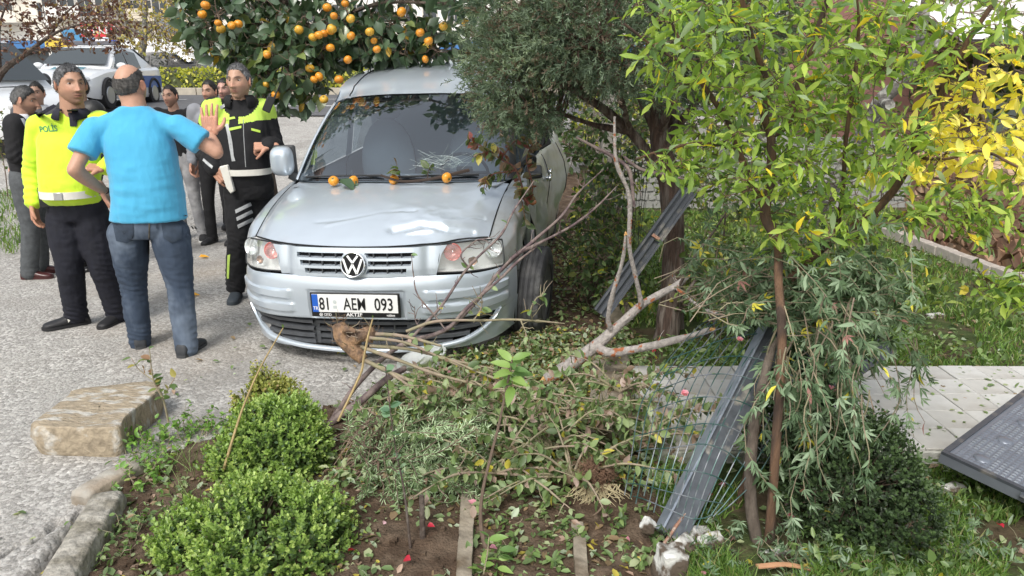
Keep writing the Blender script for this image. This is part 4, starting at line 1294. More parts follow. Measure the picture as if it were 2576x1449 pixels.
def cloth(name, mb, m, par, voxel=.010, wr=.006, wscale=9, seed=1, smooth=4, paint_=None, stretch=(1, 1, 2.2), folds=None):
 V, F, N_ = remesh(mb, voxel, smooth)
 w = vnoise(V * np.array(stretch), wscale, seed, 3)
 w2 = 1 - np.abs(vnoise(V * np.array(stretch), wscale * 1.7, seed + 5, 2)) * 2
 V = V + N_ * (wr * (w * .9 + w2 * .45))[:, None]
 if folds is not None: V = V + N_ * folds(V)[:, None]
 mats = m if isinstance(m, list) else [m]
 me = fast_mesh(name, V, F, mats[0], np.ones((len(V), 3)))
 for mm in mats[1:]: me.materials.append(mm)
 if paint_ is not None:
  C = V[F].mean(1)
  me.polygons.foreach_set('material_index', paint_(C, N_[F].mean(1)).astype(np.int32))
 return link(name, me, par)
def sk(x, y, z): return np.array([x, y, z], float)
class Person:
 def __init__(s, label, base, yaw=0., H=1.75, name='person'):
  """local +y is where the chest faces, +x the person's right; joints for 1.75 m"""
  s.b = np.array(base, float); s.yaw = yaw; s.k = H / 1.75
  s.root = thing(name, label, 'person', tuple(s.b))
  s.R = Rxyz(0, 0, yaw)
  s.J = {}
  for sd, sg in (('R', 1), ('L', -1)):
   s.set('hip' + sd, (sg * .095, 0, .92)); s.set('knee' + sd, (sg * .11, .02, .49)); s.set('ankle' + sd, (sg * .12, -.02, .085))
   s.set('sh' + sd, (sg * .19, 0, 1.43)); s.set('el' + sd, (sg * .25, -.03, 1.14)); s.set('wr' + sd, (sg * .25, .04, .88))
  s.set('neck', (0, -.02, 1.48)); s.set('head', (0, .015, 1.625)); s.set('waist', (0, 0, 1.05)); s.set('chest', (0, 0, 1.30)); s.set('pelvis', (0, 0, .93))
 def L(s, p): return s.b + (np.array(p, float) * s.k) @ s.R.T
 def set(s, n, p): s.J[n] = s.L(p)
 def px(s, n, x, y, Y): s.J[n] = P(x, y, Y)
 def local(s, V): return V - s.b
 def obj(s, o):
  return o
 def child(s, V): return V - s.b
 def body(s, tone, hy=0., hp=0., hr=0., hands=None, headkw=None, hscale=1.0, sleeves=None, neckr=.058):
  J = s.J; k = s.k
  s.Rh = s.R @ Rxyz(0, 0, hy) @ Rxyz(hp, 0, 0) @ Rxyz(0, hr, 0)
  mb = MB()
  hd = J['head']
  nb = J['neck']
  capsule(mb, [nb + [0, 0, -.05], nb + (hd - nb) * .35, hd + s.Rh @ sk(0, -.02, -.045)], [neckr * 1.12 * k, neckr * k, neckr * .98 * k], 16, 8)
  stack(mb, [(J['pelvis'] + [0, 0, -.05], .13 * k, .09 * k, s.yaw), (J['waist'], .12 * k, .085 * k, s.yaw), (J['chest'], .14 * k, .09 * k, s.yaw), (nb + [0, 0, -.06], .12 * k, .07 * k, s.yaw)], res=12)
  for sd in 'RL':
   a, e, w = J['sh' + sd], J['el' + sd], J['wr' + sd]
   capsule(mb, [nb + [0, 0, -.07], a], [.05, .05], 12, 5)
   capsule(mb, [a, (a + e) / 2, e], [.052 * k, .047 * k, .040 * k], 14, 10)
   capsule(mb, [e, e + (w - e) * .35, w], [.042 * k, .043 * k, .027 * k], 14, 10)
   h, kn, an = J['hip' + sd], J['knee' + sd], J['ankle' + sd]
   capsule(mb, [h, (h + kn) / 2, kn], [.075 * k, .066 * k, .05 * k], 12, 8)
   capsule(mb, [kn, kn + (an - kn) * .4, an], [.048 * k, .05 * k, .034 * k], 12, 8)
  V, F, N_ = remesh(mb, .017, 2)
  out = MB()
  out.V.append(s.child(V)); out.F = [tuple(f) for f in F.tolist()]; out.M = [0] * len(out.F); out.C.append(np.ones((len(V), 3))); out.n = len(V)
  for sd, hs in (hands or {}).items():
   w, e = J['wr' + sd], J['el' + sd]
   d = hs.get('d', w - e)
   V, F, _ = hand(w + np.array(hs.get('off', (0, 0, 0))), d, hs['n'], hs.get('side', 1), hs.get('curl', .35), hs.get('spread', .06), k * .98 * hs.get('sc', 1), hs.get('thumb', .7))
   out.add(s.child(V), F.tolist(), 0, np.array([1.06, .93, .90]))
  kw = dict(stub=.4); kw.update(headkw or {})
  hsx = hscale * k
  A = make_head(out, s.child(hd), s.Rh, tone, scale=hsx, **kw)
  o = out.build('body', skin(tone), s.root, True, None)
  add_eyes(s.child(hd), s.Rh, s.root, hsx, A)
  s.A = A; s.hs = hsx
  return o
 def hair(s, **kw):
  return hair(s.A, s.child(s.J['head']), s.Rh, s.root, s.hs, **kw)
 def legs(s, m, r=(.098, .085, .064, .062, .058), hem=None, name='trousers', wr=.006, waistz=None, seed=3, paint_=None, hipw=.165, hipd=.118, voxel=.010, cut=0.0):
  J = s.J; k = s.k; mb = MB()
  wz = J['waist'] + [0, 0, -.02 if waistz is None else waistz]
  stack(mb, [(J['pelvis'] + [0, 0, -.085 * k], hipw * .80 * k, hipd * .86 * k, s.yaw), (J['pelvis'] + [0, 0, -.01], hipw * k, hipd * k, s.yaw), ((J['pelvis'] + wz) / 2, hipw * .97 * k, hipd * .98 * k, s.yaw), (wz, hipw * .90 * k, hipd * .93 * k, s.yaw)], res=14)
  for sd in 'RL':
   h, kn, an = J['hip' + sd], J['knee' + sd], J['ankle' + sd]
   end = an + (kn - an) * cut + [0, 0, -.025 * (cut == 0)]
   capsule(mb, [h + [0, 0, -.01], h + (kn - h) * .5, kn, kn + (end - kn) * .5, end], [a * k for a in r], 16, 22)
  def folds(V):
   f = np.zeros(len(V))
   for sd in 'RL':
    for jn, amp, sp in (('knee', .0045, .13), ('ankle', .007, .12)):
     c = J[jn + sd] - s.b; dd = np.linalg.norm(V - c, axis=1)
     f += amp * np.exp(-(dd / sp) ** 2) * np.sin((V[:, 2] + .3 * (V[:, 0] - c[0]) + .045 * vnoise(V, 7, seed, 2)) * 150) * (.6 + .8 * vnoise(V, 11, seed + 3, 1))
   return f
  mb.V = [v - s.b for v in mb.V]
  return cloth(name, mb, m, s.root, voxel, wr, 9, seed, 4, paint_, (1, 1, 1.6), folds)
 def top(s, m, sleeve=1.0, rs=(.080, .066, .056, .050), hemz=-.03, w=(.165, .155, .19, .20), d=(.115, .115, .122, .10), name='shirt', wr=.006, seed=1, paint_=None, voxel=.010, belly=0.0, back=0.0, shw=.0, coll=.0, loose=1.0, neckdz=-.035, folds=None):
  J = s.J; k = s.k; mb = MB()
  f = s.R @ sk(0, 1, 0)
  hem = J['pelvis'] + [0, 0, hemz]
  stack(mb, [(hem + f * belly * .3, w[0] * k, d[0] * k, s.yaw), (J['waist'] + f * belly, w[1] * k, (d[1] + abs(belly) * .6) * k, s.yaw), (J['chest'] + f * belly * .4, w[2] * k, d[2] * k, s.yaw),
 (J['chest'] + [0, 0, .09 * k], w[3] * .93 * k, d[3] * k, s.yaw), (J['neck'] + [0, 0, -.055 * k], .155 * k, .080 * k, s.yaw), (J['neck'] + [0, 0, neckdz + .02], .078 * k, .068 * k, s.yaw)], res=28)
  nb = J['neck']
  for sd in 'RL':
   a, e, wj = J['sh' + sd], J['el' + sd], J['wr' + sd]
   capsule(mb, [nb + [0, 0, -.055 * k], (nb + [0, 0, -.05 * k]) * .45 + a * .55, a + [0, 0, -.012]], [.060 * k, .060 * k, rs[0] * .90 * k], 14, 8)
   if sleeve <= 1.0:
    end = a + (e - a) * sleeve
    capsule(mb, [a, (a + end) / 2, end], [rs[0] * k, rs[1] * 1.0 * k, rs[1] * 1.04 * k], 16, 12, flat=True)
   else:
    t = sleeve - 1.0
    end = e + (wj - e) * t
    capsule(mb, [a, (a + e) / 2, e], [rs[0] * k, rs[1] * k, rs[2] * k], 16, 14)
    capsule(mb, [e, (e + end) / 2, end], [rs[2] * k, (rs[2] + rs[3]) / 2 * k, rs[3] * k], 16, 12)
  J2 = {n: p - s.b for n, p in J.items()}
  def fo(V):
   q = np.zeros(len(V))
   if sleeve > 1:
    for sd in 'RL':
     for c, ax in ((J2['el' + sd], J2['wr' + sd] - J2['sh' + sd]), ((J2['el' + sd] + J2['wr' + sd]) / 2, J2['wr' + sd] - J2['el' + sd])):
      a_ = ax / np.linalg.norm(ax); dd = np.linalg.norm(V - c, axis=1)
      q += .0055 * np.exp(-(dd / .12) ** 2) * np.sin(((V - c) @ a_ + .035 * vnoise(V, 8, seed, 2)) * 130)
   t = V[:, 2] - J2['waist'][2]
   q += .007 * np.exp(-(t / .16) ** 2) * (vnoise(V * [1, 1, 3.5], 6, seed + 2, 2))
   if folds is not None: q += folds(V)
   return q
  mb.V = [v - s.b for v in mb.V]
  return cloth(name, mb, m, s.root, voxel, wr, 7, seed, 4, paint_, (1.6, 1.6, .8), fo)
 def shoe(s, sd, yaw, m, sole=None, L=.27, name='shoe', toe_up=0., back=True):
  an = s.J['ankle' + sd]
  k = s.k; gzv = s.b[2]
  R = Rxyz(0, 0, yaw)
  mb = MB()
  prof = [(-.075, .030, .040), (-.06, .038, .085), (-.02, .040, .098), (.03, .041, .085), (.09, .044, .060), (.145, .045, .048), (.18, .036, .040), (.195, .018, .03)]
  A = []
  for y, w, h in catmull(np.array(prof), 22):
   row = []
   for t in np.linspace(0, 2 * math.pi, 20, endpoint=False):
    c, s_ = math.cos(t), math.sin(t)
    row.append((w * abs(c) ** .8 * (1 if c > 0 else -1), y, max(h * .5 + h * .5 * s_ * (1.0), .0)))
   A.append(row)
  A = np.array(A) * k * (L / .27)
  base = np.array([an[0], an[1], max(an[2] - .085 * k, gzv - .2)])
  base[2] = s.floor(an[0], an[1]) if hasattr(s, 'floor') else base[2]
  W = A.reshape(-1, 3) @ R.T + base - s.b
  mb.grid(W.reshape(A.shape), close=True); mb.add(W.reshape(A.shape)[0], [tuple(range(19, -1, -1))]); mb.add(W.reshape(A.shape)[-1], [tuple(range(20))])
  V, F, N_ = remesh(mb, .007, 3)
  o = link(name, fast_mesh(name, V, F, m, np.ones((len(V), 3))), s.root)
  pts = [(-.08, .0), (-.07, .030), (-.02, .040), (.04, .040), (.10, .047), (.15, .047), (.19, .030), (.203, 0)]
  pl_ = catmull(np.array(pts), 16); poly = [(w, y) for y, w in pl_] + [(-w, y) for y, w in pl_[::-1][1:-1]]
  poly = np.array(poly) * k * (L / .27)
  sb = MB().prism(poly[::-1], 0, .020, R, tuple(base - s.b + [0, 0, -.002]))
  sb.build('sole', sole or m, o, True, 40)
  return o
def belt(p, m, z=None, w=.155, d=.12, h=.045, off=(0, 0, 0), name='belt', buckle=None):
 c = p.J['waist'] + np.array(off) - p.b
 if z is not None: c[2] = z
 A = []
 for i in range(41):
  a = 2 * math.pi * i / 40
  q = np.array([np.sign(math.cos(a)) * abs(math.cos(a)) ** .87 * w, np.sign(math.sin(a)) * abs(math.sin(a)) ** .87 * d, 0]) * p.k @ p.R.T
  n = q / np.linalg.norm(q)
  A.append([c + q + n * o_ + [0, 0, zz] for o_, zz in ((-.004, -h / 2), (.006, -h / 2), (.006, h / 2), (-.004, h / 2))])
 o = MB().grid(np.array(A), flip=False, close=True).build(name, m, p.root, True, 40)
 f = p.R @ sk(0, 1, 0)
 bc = c + f * (d * p.k + .008)
 if buckle: MB().box(bc, (.055, .008, .05), p.R, bev=.003).build('buckle', buckle, o)
 return o
def radio(p, c, R=None, s=1.0):
 o = MB().box((0, 0, 0), (.06 * s, .035 * s, .12 * s), bev=.006)
 R = np.eye(3) if R is None else R
 def put(m): m.V = [v @ R.T + np.array(c) - p.b for v in m.V]; return m
 b = put(o).build('radio', mat('radio_black', (.02, .021, .023), .45), p.root, True, 40)
 put(MB().tube([(.02 * s, 0, .06 * s), (.02 * s, 0, .10 * s), (.02 * s, 0, .23 * s)], [.008 * s, .005 * s, .003 * s], 6)).build('antenna', mat('radio_black', (.02, .021, .023), .45), b)
 put(MB().tube([(-.015 * s, 0, .06 * s), (-.015 * s, 0, .078 * s)], .009 * s, 8)).build('knob', dark, b)
 return b
def cloth_text(p, txt, size, m, pxy, Y, name='lettering', rot=0., bold=.001, sx=1.0, ontop=None, yaw=0.0):
 """flat print laid on the garment: projected onto the garment mesh along the view of the wearer's front"""
 V, F = text_mesh(txt, size, .0005, 'CENTER', bold=bold, sx=sx)
 c = P(pxy[0], pxy[1], Y)
 R = Rxyz(0, 0, yaw) @ Rxyz(math.radians(90), 0, 0) @ Rxyz(0, 0, rot)
 W = V @ R.T + c
 return drape(W, F, ontop, name, m, p)
def drape(W, F, garment, name, m, p, lift=.004):
 """lay a measured outline onto the surface of the garment"""
 from mathutils.bvhtree import BVHTree
 me = garment.data
 bvh = BVHTree.FromPolygons([v.co for v in me.vertices], [tuple(q.vertices) for q in me.polygons])
 out = []
 eye = Vector(np.array([0, 0, CAM_H]) - p.b)
 for w in W:
  q = Vector(w - p.b); d = (q - eye).normalized()
  h = bvh.ray_cast(eye, d)
  out.append(tuple(h[0] - d * lift) if h[0] is not None and (h[0] - q).length < .4 else tuple(q))
 return MB().add(np.array(out), F).build(name, m, garment, False)
FB = dict(bump=.4, bscale=9, bdist=.03, stretch=(1.2, 1.2, .55))
navy = mat('navy_trousers', (.007, .008, .016), .85, var=.2, vscale=10, **FB)
blackc = mat('black_cloth', (.008, .008, .010), .85, var=.2, vscale=10, **FB)
hiviz = mat('hi_vis_yellow', (.60, .86, .035), .75, var=.07, vscale=6, sheen=.2, **FB)
whitel = mat('white_leather', (.72, .70, .64), .5, var=.06, vscale=14)
silverr = mat('reflective_silver', (.42, .43, .44), .4, var=.15, vscale=20)
def gfloor(x, y): return float(gz(x, y))
bx_, by_ = -2.28, 4.62
p = Person('man seen from behind in light blue T-shirt and jeans, one hand raised', (bx_, by_, 0), 0.0, 1.76)
p.floor = gfloor
YB = 4.50
p.px('head', 328, 216, YB + .02); p.px('neck', 338, 268, YB); p.px('chest', 350, 370, YB); p.px('waist', 368, 480, YB - .01); p.px('pelvis', 374, 560, YB)
p.px('shL', 240, 324, YB - .02); p.px('elL', 186, 428, YB - .16); p.px('wrL', 262, 482, YB + .05)
p.px('shR', 447, 318, YB + .02); p.px('elR', 545, 384, YB + .04); p.px('wrR', 530, 338, YB + .24)
p.px('hipL', 322, 585, YB); p.px('kneeL', 335, 712, YB + .05); p.px('ankleL', 352, 850, YB + .08)
p.px('hipR', 428, 585, YB); p.px('kneeR', 452, 716, YB - .02); p.px('ankleR', 468, 868, YB - .07)
toneB = (.50, .285, .20)
p.body(toneB, hy=-.18, hp=.05, hands={'R': dict(d=(-.02, .12, 1), n=(.05, 1, 0), side=-1, curl=.10, spread=.11, sc=1.12, thumb=.9), 'L': dict(d=(.35, .25, -1), n=(1, .0, .3), side=1, curl=.5)},
 headkw=dict(stub=.5, wide=1.04, fat=.1), hscale=1.0, neckr=.066)
bald = lambda A: np.hypot(A[..., 0] / .056, (A[..., 1] + .020) / .075) * .03 - .030 + np.where(A[..., 2] < .045, .1, 0)
p.hair(col=(.022, .020, .019), col2=(.10, .095, .09), th=.009, bald=bald, backz=-.062)
shb = mat('sky_blue_cotton', (.060, .38, .62), .8, var=.05, vscale=5, sheen=.25, bump=.35, bscale=8, bdist=.03, stretch=(1.2, 1.2, .5))
def fold_blue(V):
 q = np.zeros(len(V)); xx = V[:, 0] + .15
 q += .009 * np.exp(-((np.abs(V[:, 0] + .11 + (V[:, 2] - 1.2) * .3) - .12) / .03) ** 2) * np.clip((1.4 - V[:, 2]) / .3, 0, 1) * np.clip((V[:, 2] - 1.05) / .15, 0, 1)
 return q * .6 + .004 * vnoise(V * [1, 1, 3], 6, 41, 2)
p.top(shb, sleeve=.62, rs=(.073, .078), hemz=-.01 + .03, w=(.226, .202, .203, .192), d=(.158, .158, .145, .115), name='shirt', belly=.02, seed=4, neckdz=-.02, voxel=.009, wr=.005, folds=fold_blue)
jean = mat('dark_jeans', (.034, .052, .085), .85, col2=(.15, .19, .25), vscale=5.0, mixs=(.48, .72), var=.2, bump=.15, bscale=240, bdist=.002, stretch=(1, 1, .5))
tr = p.legs(jean, r=(.116, .104, .081, .075, .068), hipw=.193, hipd=.138, seed=6, wr=.006, voxel=.009)
def patch_on(garment, p, poly, name, m, Y, lift=.006):
 """a sewn-on piece: an outline measured on the garment, dropped onto it"""
 V = np.array([P(x, y, Y) for x, y in poly]); n = len(V)
 c = V.mean(0); rings = [c + (V - c) * s for s in (1, .82, .6, .35, .05)]
 W = np.concatenate(rings)
 F = [(k * n + i, k * n + (i + 1) % n, (k + 1) * n + (i + 1) % n, (k + 1) * n + i) for k in range(4) for i in range(n)]
 return drape(W, F, garment, name, m, p, lift)
def dens(poly, k=6):
 out = []
 for (a, b), (c, d) in zip(poly, poly[1:] + poly[:1]):
  for i in range(k): out.append((a + (c - a) * i / k, b + (d - b) * i / k))
 return out
jp = mat('jeans_pocket', (.030, .045, .070), .85, var=.3, vscale=12)
patch_on(tr, p, dens([(281, 553), (334, 552), (336, 604), (318, 612), (292, 606)]), 'pocket', jp, YB)
patch_on(tr, p, dens([(404, 556), (459, 552), (457, 600), (432, 612), (412, 600)]), 'pocket', jp, YB)
seamm = mat('seam_thread', (.10, .085, .06), .9)
for e_ in ([(374, 546), (377, 546), (376, 640), (373, 640)], [(276, 541), (470, 541), (470, 543.5), (276, 543.5)], [(392, 575), (398, 575), (398, 548), (392, 548)], [(300, 553), (306, 553), (306, 540), (300, 540)], [(440, 553), (446, 553), (446, 540), (440, 540)]):
 patch_on(tr, p, dens(e_, 5), 'seam', seamm if e_[0][0] in (374, 276) else jp, YB, .005)
slip = mat('dark_slipper', (.03, .033, .038), .6)
p.shoe('L', .45, slip, mat('slipper_sole', (.05, .052, .055), .7), L=.27); p.shoe('R', -.1, slip, mat('slipper_sole', (.05, .052, .055), .7), L=.28)
w_ = p.J['wrL'] - p.b
MB().tube(np.array([w_ + np.array([.030 * math.cos(a), .02 * math.sin(a), .030 * math.sin(a) * .6 + .004]) for a in np.linspace(0, 2 * math.pi, 16)]), .005, 6).build('bracelet', mat('bracelet_brown', (.05, .02, .015), .5), p.root)
YA = 5.0
p = Person('policeman in lime yellow POLİS shirt with white belt, hand hanging, looking sideways', (-3.02, YA, 0), math.radians(180) + .12, 1.78)
p.floor = gfloor
p.px('head', 178, 216, YA - .02); p.px('neck', 182, 277, YA); p.px('chest', 176, 372, YA); p.px('waist', 186, 478, YA); p.px('pelvis', 196, 520, YA)
p.px('shR', 104, 320, YA + .0); p.px('elR', 84, 430, YA + .06); p.px('wrR', 84, 516, YA - .04)
p.px('shL', 254, 312, YA + .04); p.px('elL', 300, 400, YA + .08); p.px('wrL', 262, 424, YA - .16)
p.px('hipR', 164, 545, YA); p.px('kneeR', 174, 660, YA - .05); p.px('ankleR', 190, 782, YA + .02)
p.px('hipL', 230, 545, YA + .02); p.px('kneeL', 258, 665, YA); p.px('ankleL', 294, 780, YA + .10)
toneA = (.43, .245, .165)
p.body(toneA, hy=.78, hp=.02, hands={'R': dict(d=(.06, -.12, -1), n=(1, .2, .1), side=1, curl=.4), 'L': dict(d=(-.9, -.2, .1), n=(0, .3, -1), side=1, curl=.7)},
 headkw=dict(stub=.38, wide=1.06, fat=.12, jaw=1.4), hscale=1.02, neckr=.07)
p.hair(col=(.035, .035, .037), col2=(.20, .20, .21), th=.013, front=.082, side=.01, curl=.007)
ptop = p.top([hiviz], sleeve=1.92, rs=(.088, .080, .066, .050), hemz=.03, w=(.170, .177, .184, .190), d=(.13, .135, .14, .115), belly=.045, name='shirt', seed=9, neckdz=-.03, voxel=.0095, wr=.0055)
green = mat('print_green', (.06, .22, .10), .7)
cloth_text(p, 'POLİS', .052, green, (123, 331), YA - .15, ontop=ptop, bold=.0010, rot=.07, sx=.82)
ncol = mat('navy_collar', (.012, .012, .024), .8)
patch_on(ptop, p, dens([(168, 276), (197, 276), (195, 300), (193, 318), (176, 318), (174, 298)], 4), 'placket', ncol, YA - .2, .008)
def collar(p, c, R, m, r=.075, h=.045, name='collar', op=.5, flare=.02):
 A = []
 for i in range(31):
  a = op / 2 + (2 * math.pi - op) * i / 30 + math.pi / 2
  dirv = np.array([math.cos(a), math.sin(a), 0])
  f = math.exp(-((min(i, 30 - i)) / 4) ** 2)
  A.append([dirv * (r * .93) + [0, .0, h * .55], dirv * (r * 1.0) + [0, 0, h * .8], dirv * (r * 1.12 + flare * .5) + [0, 0, h * .45], dirv * (r * 1.2 + flare) + [0, 0, -h * .25 - f * .025]])
 A = np.array(A) * [1.1, .95, 1] * p.k
 W = A.reshape(-1, 3) @ np.array(R).T + np.array(c) - p.b
 o = MB().grid(W.reshape(A.shape)).build(name, m, p.root, True, None)
 sm = o.modifiers.new('thickness', 'SOLIDIFY'); sm.thickness = .004
 return o
collar(p, p.J['neck'] + [0, -.01, -.025], p.R, ncol, r=.078, op=.7)
e_ = patch_on(ptop, p, dens([(207, 305), (217, 303), (222, 312), (219, 326), (211, 330), (205, 318)], 2), 'badge_patch', mat('badge_navy', (.015, .02, .06), .6), YA - .2, .005)
patch_on(ptop, p, dens([(210, 311), (216, 310), (217, 320), (211, 322)], 2), 'badge_emblem', mat('badge_gold', (.5, .38, .12), .5), YA - .2, .008)
patch_on(ptop, p, dens([(90, 288), (135, 262), (142, 268), (98, 296)], 4), 'shoulder_strap', ncol, YA - .2, .008)
p.legs(navy, r=(.120, .112, .090, .080, .074), hipw=.178, hipd=.135, seed=8, wr=.007, waistz=-.0)
sh = mat('black_sneaker', (.014, .014, .016), .6);
s1 = p.shoe('R', math.radians(180) - .95, sh, L=.29); s2 = p.shoe('L', math.radians(180) - .15, sh, L=.27)
patch_on(s1, p, dens([(168, 796), (176, 789), (178, 805), (172, 812)], 3), 'white_chevron', whitel, YA - .2, .004)
belt(p, whitel, w=.172, d=.185, h=.048, buckle=mat('buckle_steel', (.6, .6, .6), .3, metal=.8), off=(0.0, -.03, -.01))
radio(p, P(113, 495, YA - .12), Rxyz(.1, .05, .3), 1.15)
YC = 5.72
p = Person('policeman in black and lime reflective jacket, hand on a white holster, beside the van', (-2.22, YC, float(gz(-2.22, YC))), math.radians(180) + .22, 1.80)
p.floor = gfloor
p.px('head', 601, 206, YC - .04); p.px('neck', 604, 256, YC); p.px('chest', 612, 335, YC); p.px('waist', 622, 425, YC); p.px('pelvis', 626, 470, YC)
p.px('shR', 541, 277, YC - .04); p.px('elR', 512, 375, YC + .06); p.px('wrR', 541, 428, YC - .12)
p.px('shL', 660, 280, YC + .10); p.px('elL', 690, 365, YC + .12); p.px('wrL', 676, 368, YC - .14)
p.px('hipR', 602, 490, YC - .02); p.px('kneeR', 600, 600, YC - .06); p.px('ankleR', 592, 712, YC + .02)
p.px('hipL', 652, 490, YC + .06); p.px('kneeL', 652, 600, YC + .12); p.px('ankleL', 662, 700, YC + .22)
toneC = (.47, .285, .20)
p.body(toneC, hy=-.32, hp=-.02, hands={'R': dict(d=(.55, -.15, -.55), n=(.2, .9, -.2), side=1, curl=.55, spread=.08), 'L': dict(d=(-.9, -.3, .0), n=(0, .5, -.9), side=1, curl=1.35, spread=.02)},
 headkw=dict(stub=.25, wide=.98, nose=1.15), hscale=1.0, neckr=.060)
p.hair(col=(.05, .05, .052), col2=(.24, .24, .25), th=.012, front=.085, side=.012, curl=.005, temple=.02)
Jz = lambda y_, Y_=YC: P(600, y_, Y_)[2] - p.b[2]
z_s = Jz(310)
def jk(C, N_):
 ch = p.J['chest'] - p.b
 m = np.where(C[:, 2] > z_s + .03 * np.sin((C[:, 0] - ch[0]) * 6), 1, 0)
 nk = p.J['neck'] - p.b
 dn = np.linalg.norm((C - nk) * [1, 1, .8], axis=1)
 m = np.where(dn < .135, 0, m)
 m = np.where(np.abs(C[:, 0] - (ch[0] - .02)) < .034 - 0 * C[:, 2], 0, m)
 sR = p.J['shR'] - p.b
 m = np.where((np.linalg.norm(C - sR - [-.01, 0, .06], axis=1) < .055), 0, m)
 for sd in 'RL':
  a, e = p.J['sh' + sd] - p.b, p.J['el' + sd] - p.b
  t = ((C - a) @ (e - a)) / ((e - a) @ (e - a)); dd = np.linalg.norm(C - a - np.clip(t, 0, 1)[:, None] * (e - a), axis=1)
  m = np.where((t > .36) & (dd < .12) & (np.abs(C[:, 0] - ch[0]) > .15), 0, m)
 return m
jacket = p.top([blackc, mat('hi_vis_jacket', (.50, .72, .10), .75, var=.08, vscale=6, **FB)], sleeve=1.92, rs=(.094, .084, .072, .058), hemz=.0, w=(.174, .168, .183, .192), d=(.13, .13, .135, .115), belly=.02, name='jacket', seed=15, paint_=jk, neckdz=.0, voxel=.0095, wr=.006)
collar(p, p.J['neck'] + [0, -.0, .0], p.R, blackc, r=.082, h=.06, op=1.0, flare=.015)
lime = mat('hi_vis_jacket', (.50, .72, .10))
patch_on(jacket, p, dens([(551, 300), (590, 293), (592, 298), (552, 306)], 4), 'chest_stripe', lime, YC - .2)
patch_on(jacket, p, dens([(576, 322), (607, 316), (607, 322), (577, 329)], 4), 'chest_stripe', lime, YC - .2)
patch_on(jacket, p, dens([(632, 322), (655, 328), (655, 334), (632, 328)], 4), 'chest_stripe', lime, YC - .2)
patch_on(jacket, p, dens([(552, 268), (580, 251), (583, 256), (556, 275)], 4), 'reflective_strip', silverr, YC - .2)
patch_on(jacket, p, dens([(566, 312), (574, 311), (584, 355), (588, 392), (592, 405), (583, 406), (577, 372), (572, 340)], 4), 'reflective_strip', silverr, YC - .2)
patch_on(jacket, p, dens([(512, 398), (536, 418), (533, 425), (509, 404)], 4), 'reflective_strip', silverr, YC - .2)
MB().tube([P(612, 300, YC - .20) - p.b, P(613, 340, YC - .20) - p.b, P(618, 420, YC - .19) - p.b], .003, 4).build('zip', silverr, p.root)
tr = p.legs(blackc, r=(.112, .100, .082, .080, .074), hipw=.182, hipd=.135, seed=18, wr=.009)
for k in range(3):
 x0, y0 = 591 + 3 * k, 528 + k * 19
 patch_on(tr, p, dens([(x0, y0), (x0 + 39, y0 - 19), (x0 + 43, y0 - 11), (x0 + 2, y0 + 9)], 4), 'reflective_strip', silverr, YC - .2)
patch_on(tr, p, dens([(572, 642), (579, 640), (577, 668), (576, 700), (570, 702), (571, 668)], 3), 'reflective_strip', mat('lime_trim', (.45, .62, .12), .6), YC - .2)
belt(p, whitel, w=.174, d=.165, h=.045, off=(0, -.01, -.01))
hc = P(570, 448, YC - .17)
hb_ = MB()
hb_.prism([(-.035, .09), (.030, .10), (.048, -.10), (.018, -.115), (-.008, -.07)], -.02, .022, Rxyz(math.radians(90), 0, 0) @ Rxyz(0, 0, .06), tuple(hc - p.b))
V, F, _ = remesh(hb_, .006, 3)
link('holster', fast_mesh('holster', V, F, whitel, np.ones((len(V), 3))), p.root)
radio(p, P(676, 262, YC - .02), Rxyz(0, .45, .3), 1.0)
boot = mat('dusty_boot', (.035, .045, .055), .7, var=.2)
p.shoe('R', math.radians(180) + .15, boot, L=.27); p.shoe('L', math.radians(180) - .2, boot)
HQ = (72, 52)
def simple(label, foot, Y, head, H, yaw, hy, tone, hairkw, topkw, topm, legm, shoem, sole=None, hp=0., arms=None, hands=True, legw=1.0, neckr=.056, headkw=None, trw=.165, name='person', feet=(.1, -.1)):
 z0 = float(gz(*G(foot[0], foot[1])[:2])); g = P(foot[0], foot[1], Y); base = (g[0], Y, float(gz(g[0], Y)))
 p = Person(label, base, yaw, H, name)
 p.floor = gfloor
 if head is not None:
  tgt = P(head[0], head[1], Y); sh_ = tgt - p.J['head']
  for n in p.J:
   t = np.clip((p.J[n][2] - base[2]) / (p.J['head'][2] - base[2]), 0, 1)
   p.J[n] = p.J[n] + [sh_[0] * t, 0, sh_[2] * t]
 for n, q in (arms or {}).items(): p.set(n, q) if len(q) == 3 and not isinstance(q, list) else p.px(n, *q)
 hd = {sd: dict(n=p.R @ sk(-1 if sd == 'R' else 1, 0, 0), side=1 if sd == 'R' else -1, curl=.5) for sd in 'RL'} if hands else {}
 p.body(tone, hy=hy, hp=hp, hands=hd, headkw=headkw or {}, neckr=neckr, hscale=.98)
 p.hair(**hairkw)
 p.top(topm, **topkw)
 p.legs(legm, r=tuple(a * legw for a in (.098, .085, .066, .062, .060)), hipw=trw, hipd=.12 * legw, voxel=.015)
 p.shoe('R', yaw + feet[1], shoem, sole); p.shoe('L', yaw + feet[0], shoem, sole)
 return p
dk = dict(col=(.015, .013, .012), col2=(.03, .027, .025), th=.012, front=.080, side=.012)
